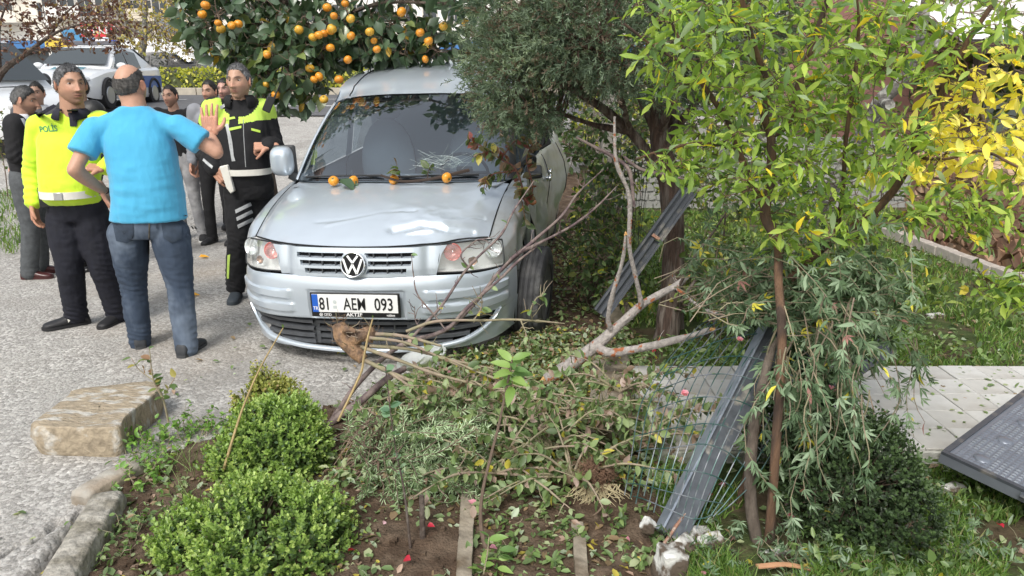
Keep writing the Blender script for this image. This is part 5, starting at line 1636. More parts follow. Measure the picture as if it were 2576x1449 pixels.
p = simple('man in black cardigan over a white shirt, in profile at the left edge', (92, 678), 6.55, (60, 253), 1.72, math.radians(-78), .05, (.44, .26, .185), dict(col=(.03, .03, .03), col2=(.13, .13, .13), th=.012, front=.078, side=.008, curl=.005),
 dict(sleeve=1.9, rs=(.092, .082, .070, .056), w=(.175, .175, .185, .195), d=(.145, .15, .145, .12), belly=.03, name='cardigan', seed=31, voxel=.013, hemz=-.10, neckdz=-.03), blackc,
 mat('grey_trousers', (.075, .082, .088), .85, var=.25, vscale=14, bump=.3, bscale=150, bdist=.002), mat('maroon_leather_shoe', (.06, .018, .018), .3), hp=-.22, legw=1.22, neckr=.066, headkw=dict(stub=.6, wide=1.03, fat=.12, nose=1.2), trw=.18,
 arms={'elR': (.26, .10, 1.12), 'wrR': (.12, .28, 1.13), 'elL': (-.26, .08, 1.10), 'wrL': (-.08, .28, 1.08)})
wshirt = mat('white_shirt', (.68, .70, .74), .7)
card = [c for c in p.root.children if c.name.startswith('cardigan')][0]
patch_on(card, p, dens([(52, 298), (70, 296), (80, 330), (86, 372), (80, 380), (72, 345), (62, 318)], 5), 'shirt_front', wshirt, 6.3, .012)
collar(p, p.J['neck'] + [0, 0, -.01], p.R, wshirt, r=.080, h=.05, op=.9)
p = simple('young man in grey jacket with white shirt collar, standing behind the man in the cardigan', (95, 600), 8.3, (95, 236), 1.72, math.radians(188), .1, (.50, .31, .23), dk,
 dict(sleeve=1.9, name='jacket', seed=33, voxel=.017, rs=(.086, .076, .064, .054)), mat('grey_jacket', (.10, .10, .11), .85), navy, sh, headkw=dict(stub=.12, wide=.93))
collar(p, p.J['neck'] + [0, 0, -.01], p.R, wshirt, r=.075, h=.05, op=1.3, flare=.03)
simple('man in black padded jacket mostly hidden behind the policeman in the yellow shirt', (228, 645), 6.9, (196, 222), 1.74, math.radians(150), 0, (.45, .28, .2), dk,
 dict(sleeve=1.9, name='jacket', seed=35, voxel=.016, rs=(.105, .092, .075, .06), w=(.19, .2, .21, .22), d=(.15, .15, .15, .13)), mat('black_padded', (.018, .018, .018), .5, bump=.3, bscale=30), navy, mat('black_shoe', (.012, .012, .013), .3))
p = simple('young man with short dark hair in black T-shirt and washed jeans, behind the raised hand', (484, 584), 8.35, (430, 243), 1.72, math.radians(172), .05, (.50, .30, .22), dict(dk, th=.010),
 dict(sleeve=1.3, name='shirt', seed=37, voxel=.015, rs=(.082, .074, .06, .052)), blackc, mat('washed_jeans', (.22, .22, .23), .85, col2=(.36, .36, .37), vscale=6), mat('black_suede', (.02, .02, .022), .8), mat('white_rubber', (.7, .7, .68), .6),
 headkw=dict(stub=.35, wide=.93), feet=(.5, -.7))
for s_ in [c for c in p.root.children if c.name.startswith('shoe')]:
 patch_on(s_, p, dens([(480, 569), (483, 568), (488, 576), (485, 577)], 2), 'shoe_stripe', whitel, 8.0)
 patch_on(s_, p, dens([(488, 570), (491, 569), (496, 577), (493, 578)], 2), 'shoe_stripe', whitel, 8.0)
p = simple('bearded young man in grey hoodie between the raised hand and the jacket policeman', (556, 590), 8.15, (529, 232), 1.74, math.radians(175), -.1, (.48, .29, .21), dk,
 dict(sleeve=1.9, name='hoodie', seed=39, voxel=.015, rs=(.088, .078, .066, .056), belly=.0), mat('grey_hoodie', (.27, .28, .31), .9), blackc, sh, headkw=dict(stub=.8, wide=.94))
collar(p, p.J['neck'] + [0, 0, -.0], p.R, blackc, r=.085, h=.05, op=.8)
simple('man in black behind the hoodie, his face half covered by the jacket policeman', (545, 560), 8.9, (565, 226), 1.74, math.radians(180), 0, (.52, .31, .25), dk,
 dict(sleeve=1.9, name='shirt', seed=43, voxel=.017), blackc, blackc, sh)
# buildings across the street
cream = mat('cream_render', (.74, .70, .62), .9, var=.06, vscale=.4)
white_r = mat('white_render', (.80, .79, .76), .9, var=.05, vscale=.4)
beige = mat('beige_render', (.62, .56, .46), .9, var=.08, vscale=.4)
win_g = mat('window_glass', (.05, .06, .07), .15)
win_f = mat('window_frame', (.55, .52, .48), .6)
def building(label, x0, x1, y, depth, h, m, floors, bays, seed=0, z0=1.6, fl=3.1, rail=True, name='apartment_building'):
 t = thing(name, label, 'building', ((x0 + x1) / 2, y + depth / 2, z0))
 W = x1 - x0; r = random.Random(seed)
 MB().box((0, 0, h / 2 - .4), (W, depth, h + .8)).build('wall', m, t, False)
 MB().box((0, 0, h + .15), (W + .8, depth + .8, .3)).build('roof', beige, t, False)
 wm = MB().box((0, 0, 0), (1.25, .06, 1.5)).mesh('window', win_g, False)
 fm_ = MB().box((-.66, 0, 0), (.09, .12, 1.68)).box((.66, 0, 0), (.09, .12, 1.68)).box((0, 0, .79), (1.23, .12, .1)).box((0, 0, -.79), (1.5, .22, .1)).box((0, 0, 0), (.05, .10, 1.48)).mesh('frame', win_f, False)
 bal = MB().box((0, -.55, -.95), (2.9, 1.1, .14)).box((0, -1.07, -.45), (2.9, .06, .9)).mesh('balcony', m, False)
 for f in range(floors):
  for b in range(bays):
   x = -W / 2 + W * (b + .5) / bays; z = 1.9 + f * fl + (.9 if f else .6)
   if f == 0: continue
   w = link('window', wm, t); w.location = (x, -depth / 2 - .02, z)
   q = link('frame', fm_, w)
   if rail and b % 3 == 1:
    q = link('balcony', bal, t); q.location = (x, -depth / 2, z)
 for b in range(max(2, bays // 2)):
  n = max(2, bays // 2); x = -W / 2 + W * (b + .5) / n
  MB().box((x, -depth / 2 - .03, 1.5), (W / n * .8, .08, 2.3)).build('shop_window', win_g, t, False)
  c = [(.45, .05, .04), (.75, .73, .68), (.70, .50, .06), (.05, .17, .40), (.60, .55, .5)][(b + seed) % 5]
  MB().box((x, -depth / 2 - .35, 3.0), (W / n * .9, .6, .7)).build('shop_sign', mat('sign_%d' % ((b + seed) % 5), c, .6), t, False)
 return t
building('cream apartment block at the far left behind the plum tree', -62, -41, 72, 12, 14, cream, 4, 6, 1)
building('white apartment block with balconies behind the red sign pole', -40.6, -34.5, 68, 12, 14, white_r, 4, 4, 2)
building('beige block between the yellow trees, behind the balding man', -34.2, -30.6, 70, 12, 15, beige, 5, 3, 3)
gb = building('cream building with a big grey shutter, right of the hazelnut shop sign', -30.2, -23.0, 66, 14, 9, cream, 3, 5, 4, rail=False)
MB().box((-2.2, -7.08, 3.6), (2.4, .12, 3.2)).build('shutter', mat('shutter_grey', (.17, .18, .20), .7), gb, False)
building('low white commercial building beyond the persimmon tree', -22.6, -2, 74, 12, 8, white_r, 2, 9, 5, rail=False)
building('pale apartment block far behind the van', -1, 24, 82, 12, 15, cream, 4, 8, 6)
def glyphs(mb, txt, size, c, m=0, align='CENTER', bold=.0, sx=1.0, flip=False, yaw=0.0, d=.01):
 V, F = text_mesh(txt, size, d, align, bold=bold, sx=sx)
 R = Rxyz(0, 0, yaw) @ Rxyz(math.radians(90), 0, 0)
 return mb.add(V @ R.T + np.array(c), F, m)
sp = P(411, 140, 40)
t = thing('shop_sign', 'white trapezoid sign reading CEYLAN FINDIK on a pylon with price boards', 'sign', (sp[0], 40, gfloor(sp[0], 40)))
ck_ = 40 / F_PX; h0 = sp[2] - gfloor(sp[0], 40)
s_poly = [(-26 * ck_, 10.5 * ck_), (27 * ck_, 10.5 * ck_), (22 * ck_, -10 * ck_), (-21 * ck_, -10 * ck_)]
MB().prism(s_poly[::-1], -.08, .08, Rxyz(math.radians(90), 0, 0), (0, 0, h0)).build('sign_board', mat('sign_white', (.80, .80, .78), .5), t, False)
redl = mat('sign_red', (.55, .02, .03), .5); grn = mat('sign_green', (.03, .30, .12), .5)
mb = glyphs(MB(), 'CEYLAN', .21, (.12, -.10, h0 + .02), bold=.008, sx=1.0); glyphs(mb, 'FINDIK', .21, (.14, -.10, h0 - .17), bold=.008, sx=1.05)
mb.build('lettering', redl, t, False)
mb = MB()
for a, b in ((-.36, .10), (-.45, -.06), (-.28, -.06)): mb.tube(np.array([(a + .065 * math.cos(q), -.10, h0 + b + .065 * math.sin(q)) for q in np.linspace(0, 2 * math.pi, 14)]), .017, 5)
mb.build('clover_logo', grn, t)
MB().box((.08, 0, (h0 - .2) / 2 - .05), (.16, .14, h0 - .25)).build('post', mat('sign_post', (.5, .5, .48), .6), t, False)
for k, (c, n_) in enumerate([((.75, .62, .05), .16), ((.70, .70, .68), .14), ((.70, .70, .68), .14), ((.7, .7, .68), .14), ((.7, .7, .68), .14), ((.45, .03, .03), .10), ((.72, .58, .05), .34)]):
 zz = h0 - .36 - [0, .17, .33, .48, .63, .77, 1.0][k]
 MB().box((.10, -.10, zz), (.36, .05, n_ * .9)).build('price_board', mat('board_%d' % (k if k in (0, 5, 6) else 1), c, .6), t, False)
def panel_sign(label, x, y, w, h, Y, col, txt, tcol, pole_to=None, tsize=None, name='street_sign', polem=None):
 c = P(x, y, Y); k = Y / F_PX; g = gfloor(c[0], Y)
 t = thing(name, label, 'sign', (c[0], Y, g)); hz = c[2] - g
 MB().box((0, 0, hz), (w * k, .15, h * k)).build('sign_board', mat('panel_%s' % label[:8].replace(' ', '_'), col, .5), t, False)
 if txt: glyphs(MB(), txt, tsize or h * k * .75, (0, -.09, hz - (tsize or h * k * .75) * .35), bold=.01).build('lettering', mat('ink_%.1f_%.1f_%.1f' % tcol, tcol, .5), t, False)
 MB().tube([(0, 0, 0), (0, 0, hz - h * k / 2)], .16 if polem is None else .13, 8).build('post', polem or mat('pole_rust', (.28, .12, .08), .7), t)
 return t
panel_sign('red sign with white letters on a brown pole behind the plum leaves', 246, 75, 78, 32, 36, (.60, .03, .05), 'MARKET', (.75, .7, .7))
panel_sign('blue sign half hidden by plum leaves, left of the red one', 185, 90, 50, 30, 38, (.08, .28, .50), None, (0, 0, 0))
panel_sign('black sign reading BEST PARK on the low shop right of the price pylon', 466, 176, 34, 13, 60, (.03, .03, .03), 'BEST PARK', (.75, .73, .6), name='shop_sign')
for k, (x, y0, lb) in enumerate([(508, 125, 'thin grey concrete lamp post rising in front of the cream building'), ]):
 c = P(x, 205, 31); g = gfloor(c[0], 31); t = thing('lamp_post', lb, 'lamp post', (c[0], 31, g))
 MB().tube([(0, 0, 0), (0, 0, 3.5), (.0, 0, 7)], [.15, .13, .10], 8).build('post', mat('pole_grey', (.40, .39, .36), .8), t)
 MB().tube([(0, 0, 7), (.6, -.3, 7.5), (1.5, -.6, 7.6)], [.06, .05, .04], 6).build('arm', mat('pole_grey', (.40, .39, .36), .8), t)
 MB().box((1.8, -.7, 7.6), (.7, .3, .12)).build('lamp_head', mat('pole_grey', (.40, .39, .36), .8), t)
# vehicles
vwhite = mat('white_car_paint', (.72, .74, .76), .25, coat=.7); vblue = mat('police_blue', (.02, .10, .42), .35, coat=.4)
vglass = mat('dark_car_glass', (.055, .065, .07), .04, spec=.8)
lampm = mat('lamp_clear', (.7, .72, .74), .12, metal=.3); taill = mat('tail_red', (.4, .02, .02), .3)
tyre_m = mat('far_tyre', (.025, .025, .027), .85); alloy = mat('alloy', (.45, .46, .48), .35, metal=.8)
def vehicle(name, label, cat, loc, yaw, L, W, prof, gh, body_m=vwhite, wheel_r=.32, wheels=(.19, .79), zb=.22, tumble=.16, winx=None, group=None):
 """prof: (x/L from the front, z) of the bonnet, belt and boot line; gh: greenhouse outline (x/L, z). local +x is forward"""
 t = thing(name, label, cat, loc, yaw, group)
 px_ = catmull(np.array(prof, float), 40)
 A = []
 for q, z in px_:
  x = L / 2 - q * L
  e = min(q, 1 - q); hw = W / 2 * (1 - .16 * math.exp(-(e / .05) ** 1.2)); zlow = zb + .10 * math.exp(-(e / .05))
  A.append([(x, -hw * .93, zlow), (x, -hw, zlow + .12), (x, -hw, zlow + (z - zlow) * .55), (x, -hw * .975, z - .07), (x, -hw * .90, z - .005), (x, -hw * .5, z + .015), (x, 0, z + .02), (x, hw * .5, z + .015), (x, hw * .90, z - .005), (x, hw * .975, z - .07), (x, hw, zlow + (z - zlow) * .55), (x, hw, zlow + .12), (x, hw * .93, zlow)])
 A = np.array(A); mb = MB().grid(A, flip=False)
 mb.add(A[0], [tuple(range(13))]); mb.add(A[-1], [tuple(range(12, -1, -1))])
 body = mb.build('body', body_m, t, True, 32)
 g = catmull(np.array(gh, float), 30); B = []
 zbelt = min(z for _, z in gh); ztop = max(z for _, z in gh)
 for q, z in g:
  x = L / 2 - q * L; f = (z - zbelt) / (ztop - zbelt); hwb = W / 2 * .90
  hw = hwb - tumble * f
  B.append([(x, -hwb, zbelt - .05), (x, -(hwb * (1 - f) + hw * f) , zbelt - .05 + (z - zbelt) * .9), (x, -hw * .93, z - .01), (x, -hw * .5, z + .02), (x, 0, z + .03), (x, hw * .5, z + .02), (x, hw * .93, z - .01), (x, (hwb * (1 - f) + hw * f), zbelt - .05 + (z - zbelt) * .9), (x, hwb, zbelt - .05)])
 MB().grid(np.array(B)).build('cabin', body_m, t, True, 45)
 def q2x(q): return L / 2 - q * L
 def zat(q): return np.interp(q, [a for a, _ in gh], [b for _, b in gh])
 def sidept(q, f, s):
  z1 = zat(q); zz = zbelt + .02 + (z1 - zbelt - .10) * f; ff = (z1 - zbelt) / (ztop - zbelt) * .9 * f
  return (q2x(q), s * (W / 2 * .90 - tumble * ff + .012), zz)
 for s in (-1, 1):
  for qa, qb in (winx or ((.34, .50), (.52, .68))):
   R_ = [[sidept(q, f, s) for f in (0, .5, 1)] for q in np.linspace(qa, qb, 6)]
   MB().grid(np.array(R_), flip=(s < 0)).build('side_window', vglass, t, True, None)
  for wq in wheels:
   x = q2x(wq); c = np.array([x, s * (W / 2 - .10), wheel_r])
   o = MB().tube([c - [0, .11, 0], c - [0, .10, 0], c + [0, .10, 0], c + [0, .11, 0]], [wheel_r * .93, wheel_r, wheel_r, wheel_r * .93], 24).build('wheel', tyre_m, t, True, 40)
   hub = MB().tube([c + [0, s * .10, 0], c + [0, s * .125, 0]], [wheel_r * .66, wheel_r * .6], 20)
   hub.build('rim', alloy, o, True, 40)
   MB().tube(np.array([(x + (wheel_r + .05) * math.cos(a), s * (W / 2 + .002), wheel_r + (wheel_r + .05) * math.sin(a)) for a in np.linspace(0, math.pi, 16)]), .045, 5).build('wheel_arch', tyre_m, t)
 (qa, za), (qb, zb_) = gh[0], gh[1]
 for (qa, za), (qb, zb2), sg, nm in ((gh[0], gh[1], 1, 'windscreen'), (gh[-1], gh[-2], -1, 'rear_window')):
  a = np.array([q2x(qa), 0, za]); b = np.array([q2x(qb), 0, zb2]); n = np.array([sg * abs(b[2] - a[2]), 0, abs(b[0] - a[0])]); n /= np.linalg.norm(n)
  R_ = []
  for f in (.10, .5, .92):
   c = a * (1 - f) + b * f; ff = (c[2] - zbelt) / (ztop - zbelt); hw = W / 2 * .90 - tumble * ff - .06
   R_.append([c + n * .075 + [0, u * hw, 0] for u in (-1, -.6, 0, .6, 1)])
  MB().grid(patch(R_, 8, 12), flip=(sg > 0)).build(nm, vglass, t, True, None)
 return t
SEDP = [(0, .50), (.015, .70), (.12, .84), (.26, .93), (.5, .95), (.8, .98), (.95, 1.0), (1.0, .86)]
SEDG = [(.26, .93), (.42, 1.40), (.55, 1.47), (.70, 1.42), (.88, .98)]
sc_ = P(330, 262, 19.5); sy = 19.6
yaw = math.radians(-86)
t = vehicle('police_car', 'white and blue police saloon with a roof light bar parked behind the group', 'police car', (-10.6, sy, gfloor(-10.6, sy) + .0), yaw, 4.5, 1.8, SEDP, SEDG)
MB().box((-.05, 0, 1.56), (.30, 1.25, .10), bev=.02).build('light_bar', mat('light_bar', (.12, .12, .14), .3), t)
MB().box((-.05, -.55, 1.615), (.28, .16, .02)).build('beacon', mat('beacon_red', (.6, .08, .06), .3), t)
MB().box((-.05, .55, 1.615), (.28, .16, .02)).build('beacon', mat('beacon_blue', (.05, .12, .6), .3), t)
for s in (-1, 1):
 MB().ball((2.12, s * .62, .68), (.14, .20, .09)).build('headlight', lampm, t)
 MB().box((-.9, s * .905, .62), (1.9, .012, .30)).build('blue_panel', vblue, t, False)
 MB().ball((.75, s * .98, 1.0), (.10, .12, .08)).build('wing_mirror', vwhite, t)
MB().box((2.22, 0, .55), (.03, 1.0, .14)).build('grille', dark, t, False)
V, F = text_mesh('POLİS', .28, .004, 'CENTER', bold=.01)
W_ = np.stack([V[:, 1] * .95 + 1.25, V[:, 0], np.full(len(V), .0) + .935 - (V[:, 1] * .95 - .1) * .26 + V[:, 2]], 1)
MB().add(W_ * [1, 1, 1], F).build('lettering', mat('police_text', (.12, .25, .30), .5), t, False)
VANP = [(0, .55), (.01, .80), (.06, .98), (.17, 1.10), (.3, 1.13), (.6, 1.15), (.9, 1.18), (1.0, 1.15)]
VANG = [(.16, 1.10), (.30, 1.90), (.36, 1.98), (.9, 2.0), (.985, 1.20)]
yv = 14.0
t = vehicle('police_van', 'tall white police van with blue stripe and big side windows at the left edge', 'police van', (-10.5, yv, gfloor(-10.5, yv) - .05), math.radians(-14), 5.1, 1.92, VANP, VANG, wheel_r=.34, zb=.25, winx=((.225, .345), (.37, .60), (.62, .94)))
for s in (-1, 1):
 MB().box((-.1, s * .966, .80), (4.3, .012, .34)).build('blue_panel', vblue, t, False)
 MB().ball((1.35, s * 1.05, 1.22), (.10, .12, .14)).build('wing_mirror', dark, t)
 MB().ball((2.45, s * .66, .82), (.14, .20, .13)).build('headlight', lampm, t)
mb = MB(); glyphs(mb, 'POLİS', .30, (.95, -.978, .70), bold=.01); mb.build('lettering', whiteink, t, False)
mb = MB().tube(np.array([(-.85 + .34 * math.cos(a), -.985, .98 + .30 * math.sin(a)) for a in np.linspace(0, 2 * math.pi, 24)]), .03, 4); mb.ball((-.85, -.975, .98), (.20, .012, .17)); mb.build('round_emblem', vblue, t)
for k, (x, Y_, L_, lb) in enumerate([(470, 34, 5.6, 'white panel van with a red printed logo, parked across the street above the hedge'), (548, 36, 5.2, 'white panel van at the far kerb, half hidden by the bystanders'), (365, 35, 5.2, 'white van across the street behind the police saloon')]):
 c = P(x, 215, Y_); yv_ = Y_
 t = vehicle('panel_van', lb, 'van', (c[0], yv_, gfloor(c[0], yv_)), .03, L_, 1.95, VANP, VANG, wheel_r=.34, winx=((.225, .345),), group='white vans across the street')
 if k == 0:
  MB().box((-.9, -.99, 1.38), (1.0, .02, .30)).build('logo_panel', mat('logo_white', (.78, .78, .78), .5), t, False)
  mb = MB()
  mb.tube(np.array([(-1.25 + .06 * math.cos(a), -1.005, 1.38 + .05 * math.sin(a)) for a in np.linspace(0, 2 * math.pi, 9)]), .02, 4)
  mb.tube(np.array([(-1.02 + .06 * math.cos(a), -1.005, 1.38 + .05 * math.sin(a)) for a in np.linspace(0, 2 * math.pi, 5)]), .02, 4)
  mb.ball((-.68, -1.0, 1.38), (.17, .01, .05)); mb.build('logo_print', redl, t)
c = P(440, 200, 31)
t = vehicle('parked_car', 'dark car parked across the street left of the hedge', 'car', (P(428, 205, 33)[0], 32, gfloor(-14, 32)), math.pi, 4.2, 1.7, SEDP, SEDG, body_m=mat('dark_car_paint', (.10, .10, .11), .3, coat=.5))
t = thing('awning', 'yellow shade awning over the shop front behind the police saloon', 'awning', P(395, 190, 44))
MB().grid(patch([[(-.9, 0, .55), (0, 0, .5), (.9, 0, .35)], [(-.9, -1.2, .25), (0, -1.2, .1), (1.0, -1.2, -.1)]], 5, 8)).build('canvas', mat('yellow_canvas', (.75, .52, .08), .8), t)
hgm = [(5, (.34, .36, .06)), (3, (.48, .46, .08)), (2, (.16, .20, .05)), (1, (.55, .5, .1))]
# pink house and garden wall on the right
pink = mat('pink_render', (.46, .225, .19), .9, var=.08, vscale=1.5)
t = thing('house', 'pink house with white canopy and dark brown eave behind the yellow leaves', 'house', (10.6, 14.0, 0))
MB().box((0, 0, 3.2), (9.2, 6, 6.6)).build('wall', pink, t, False)
MB().box((0, -3.06, 4.6), (9.3, .1, 1.5)).build('upper_wall', mat('beige_wall', (.58, .52, .45), .9), t, False)
MB().grid(np.array([[(-5.2, -4.7, 2.14), (4.8, -4.7, 2.14)], [(-5.2, -3.0, 2.75), (4.8, -3.0, 2.75)]])).grid(np.array([[(-5.2, -4.7, 2.10), (4.8, -4.7, 2.10)], [(-5.2, -3.0, 2.71), (4.8, -3.0, 2.71)]]), flip=True).build('canopy', mat('white_canopy', (.75, .75, .74), .6), t)
MB().box((-.2, -4.72, 2.04), (10.1, .10, .14)).build('eave', mat('dark_brown_wood', (.05, .025, .02), .6), t, False)
for x in (-4.9, -2.4, .2): MB().box((x, -4.6, .98), (.12, .12, 1.96)).build('canopy_post', mat('dark_brown_wood', (.05, .025, .02), .6), t, False)
for x in (-3.3, -.6, 2.4):
 w = MB().box((x, -3.03, 1.5), (1.5, .1, 1.7)).build('window', mat('pale_window', (.45, .52, .50), .2), t, False)
 MB().box((x, -3.08, 1.5), (.07, .1, 1.7)).box((x, -3.08, 2.38), (1.64, .12, .08)).box((x, -3.08, .62), (1.64, .12, .08)).build('frame', mat('white_upvc', (.72, .72, .7), .5), w, False)
t = thing('garden_wall', 'grey precast concrete garden wall with relief panels behind the trees', 'wall', (4.0, 9.8, 0))
gw = mat('precast_concrete', (.30, .30, .28), .95, var=.15, vscale=3, bump=.4, bscale=40)
pm = MB().box((0, 0, 0), (.93, .05, .46)); rr_ = random.Random(3)
for a in range(9):
 for b in range(4):
  pm.box((-.40 + a * .10 + (b % 2) * .03, -.035, -.17 + b * .115), (.085, .03, .09), Rxyz(0, rr_.gauss(0, .2), 0))
pm = pm.mesh('panel', gw, False); po = MB().box((0, 0, .55), (.12, .12, 1.1)).mesh('post', gw, False)
for k in range(9):
 q = link('post', po, t); q.location = (-2.6 + k * 1.05, 0, 0)
 for j in range(2):
  if k < 8: q = link('panel', pm, t); q.location = (-2.6 + k * 1.05 + .525, 0, .24 + j * .48)
# firewood with a brick edging
a_ = np.array([4.13, 7.9]); b_ = np.array([4.32, 5.0]); dv = (b_ - a_) / np.linalg.norm(b_ - a_); nv = np.array([-dv[1], dv[0]]);
if nv[0] > 0: nv = -nv
t = thing('firewood_stack', 'long stack of split firewood on the lawn at the right edge', 'firewood', (a_[0], a_[1], .03))
fw = [mat('split_wood_%d' % k, c, .85, col2=c2, vscale=10, mixs=(.4, .65), var=.2, bump=.6, bscale=60, bdist=.004, stretch=(1, .2, 1)) for k, (c, c2) in enumerate([((.46, .33, .23), (.30, .17, .10)), ((.38, .25, .17), (.22, .12, .08)), ((.52, .40, .29), (.36, .22, .14))])]
LG = []
for k in range(9):
 r = random.Random(k); n = r.choice([3, 3, 4, 4, 5]); s_ = r.uniform(.055, .085)
 poly = [(s_ * r.uniform(.75, 1.15) * math.cos(2 * math.pi * i / n + k), s_ * r.uniform(.75, 1.15) * math.sin(2 * math.pi * i / n + k)) for i in range(n)]
 mb = MB().prism(poly, -.17, .17, Rxyz(0, math.radians(90), 0)); mb.V[0] += RNG.normal(size=mb.V[0].shape) * .004
 LG.append(mb.mesh('log', fw[k % 3], False))
r = random.Random(5); ang = math.atan2(nv[1], nv[0])
for j in range(9):
 for i in range(26):
  u = (i + .5 * (j % 2)) * .112 + r.gauss(0, .008)
  if j > 6 and r.random() < .35: continue
  q = link('log', LG[r.randrange(9)], t)
  c = a_ + dv * u - nv * (.30 + r.gauss(0, .018))
  q.location = (c[0] - a_[0], c[1] - a_[1], .055 + j * .098 + r.gauss(0, .007))
  q.rotation_euler = (r.uniform(0, 6.28), r.gauss(0, .03), ang + r.gauss(0, .06))
t = thing('brick_edging', 'row of pale bricks edging the lawn in front of the firewood', 'edging', (a_[0] + nv[0] * .04, a_[1], .03))
bm_ = MB().box((0, 0, 0), (.10, .185, .10), bev=.006).mesh('brick', mat('pale_brick', (.42, .38, .34), .9, var=.2, vscale=8, bump=.4, bscale=50), False)
for i in range(15):
 q = link('brick', bm_, t); c = dv * (i * .192 + .05); q.location = (c[0] + r.gauss(0, .006), c[1], .05 + r.gauss(0, .004)); q.rotation_euler = (0, 0, math.atan2(dv[1], dv[0]) + math.pi / 2 + r.gauss(0, .03))
# plants: leaves, twigs, crowns
def leaf_tpl(w=.35, fold=.18, curl=.12, n=4, wave=0.0, tip=1.0, belly=.45, seed=0):
 """leaf of length 1 along +y, normal +z. returns V, quads"""
 t = np.linspace(0, 1, n + 1)
 wd = w * .5 * np.sin(np.pi * np.clip(t ** (math.log(.5) / math.log(belly)), 0, 1)) ** .8
 wd[0] = .012; wd[-1] = .004
 z = -curl * t ** 2
 r = np.random.default_rng(seed)
 wl = wave * np.sin(t * 9 + r.uniform(0, 6)); wr_ = wave * np.sin(t * 9 + r.uniform(0, 6))
 V = np.concatenate([np.stack([0 * t, t, z], 1), np.stack([-wd, t, z + wd * fold * 2 + wl * wd * 2], 1), np.stack([wd, t, z + wd * fold * 2 + wr_ * wd * 2], 1)])
 k = n + 1
 Q = [(i, i + 1, k + i + 1, k + i) for i in range(n)] + [(i + 1, i, 2 * k + i, 2 * k + i + 1) for i in range(n)]
 return V, np.array(Q)
def lite(w=.55, fold=.15, curl=.15):
 h = w * .5; f = h * fold * 2
 V = np.array([(0, 0, 0), (h, .35, f - curl * .12), (h * .75, .75, f * .8 - curl * .55), (0, 1, -curl), (-h * .75, .75, f * .8 - curl * .55), (-h, .35, f - curl * .12)])
 return V, np.array([(0, 1, 2, 3), (0, 3, 4, 5)])
def frames(d, nrm):
 d = d / (np.linalg.norm(d, axis=1, keepdims=True) + 1e-9)
 x = np.cross(d, nrm); x /= np.linalg.norm(x, axis=1, keepdims=True) + 1e-9
 z = np.cross(x, d)
 return np.stack([x, d, z], 2)        # columns
def palette_pick(pal, n, rng):
 pr = np.array([p[0] for p in pal], float); pr /= pr.sum()
 idx = rng.choice(len(pal), n, p=pr)
 C = np.array([p[1] for p in pal])
 return idx, C
class Leaves:
 def __init__(s): s.pos = []; s.R = []; s.sc = []; s.t = []; s.c = []
 def add(s, pos, R, sc, t, c):
  s.pos.append(pos); s.R.append(R); s.sc.append(sc); s.t.append(t); s.c.append(c)
 def cat(s):
  return [np.concatenate(a) for a in (s.pos, s.R, s.sc, s.t, s.c)]
 def build(s, root, m, tpls, pal, name='leaf', stuffname='foliage', n_obj=300, seed=0, off=None, size_k=1.0, jit=.22):
  """the n_obj leaves that show largest become parts, the rest one mesh of kind stuff"""
  if not s.pos: return
  pos, R, sc, t, c = s.cat()
  rng = np.random.default_rng(seed)
  C = np.array([p[1] for p in pal]) * 1.15
  off = np.array(root.location if off is None else off)
  mid = pos + R[:, :, 1] * (sc * .5)[:, None]
  q = proj(mid)
  vis = (q[:, 0] > 5) & (q[:, 0] < 2571) & (q[:, 1] > 5) & (q[:, 1] < 1444) & (q[:, 2] > .3)
  view = mid - np.array([0, 0, CAM_H]); view /= np.linalg.norm(view, axis=1, keepdims=True)
  facing = np.abs((R[:, :, 2] * view).sum(1)) * .7 + .3
  score = np.where(vis, sc * facing / q[:, 2], 0)
  pick = np.argsort(-score)[:n_obj]; pick = pick[score[pick] > 0]
  meshes = {}
  for i in pick:
   k = (int(t[i]), int(c[i]))
   if k not in meshes:
    V, Q = tpls[k[0]]
    me = fast_mesh(name, V, Q, m, np.tile(C[k[1]], (len(V), 1)))
    meshes[k] = me
   o = link(name, meshes[k], root)
   M = Matrix([list(r) for r in (R[i] * sc[i])]).to_4x4(); M.translation = Vector(pos[i] - off)
   o.matrix_local = M
  rest = np.ones(len(pos), bool); rest[pick] = False
  VV, QQ, CC = [], [], []; n0 = 0
  for k in range(len(tpls)):
   sel = np.where(rest & (t == k))[0]
   if not len(sel): continue
   V, Q = tpls[k]
   W = np.einsum('nij,vj->nvi', R[sel] * sc[sel][:, None, None], V) + (pos[sel] - off)[:, None, :]
   VV.append(W.reshape(-1, 3))
   QQ.append((Q[None] + (np.arange(len(sel)) * len(V))[:, None, None]).reshape(-1, 4) + n0)
   col = C[c[sel]] * (1 + rng.uniform(-jit, jit, (len(sel), 1)))
   CC.append(np.repeat(col, len(V), 0)); n0 += len(sel) * len(V)
  if VV:
   me = fast_mesh(stuffname, np.concatenate(VV), np.concatenate(QQ), m, np.concatenate(CC))
   tag(link(stuffname, me, root), kind='stuff')
def leafmat(name, rough=.45, trans=.3, spec=.5):
 return mat(name, (1, 1, 1), rough, attr=True, trans=trans, spec=spec)
LM = leafmat('leaf_shader'); LMG = leafmat('glossy_leaf_shader', .30, .15, .6); LMD = leafmat('dull_leaf_shader', .6, .2, .3)
def rand_dir(n, rng):
 v = rng.normal(size=(n, 3)); return v / np.linalg.norm(v, axis=1, keepdims=True)
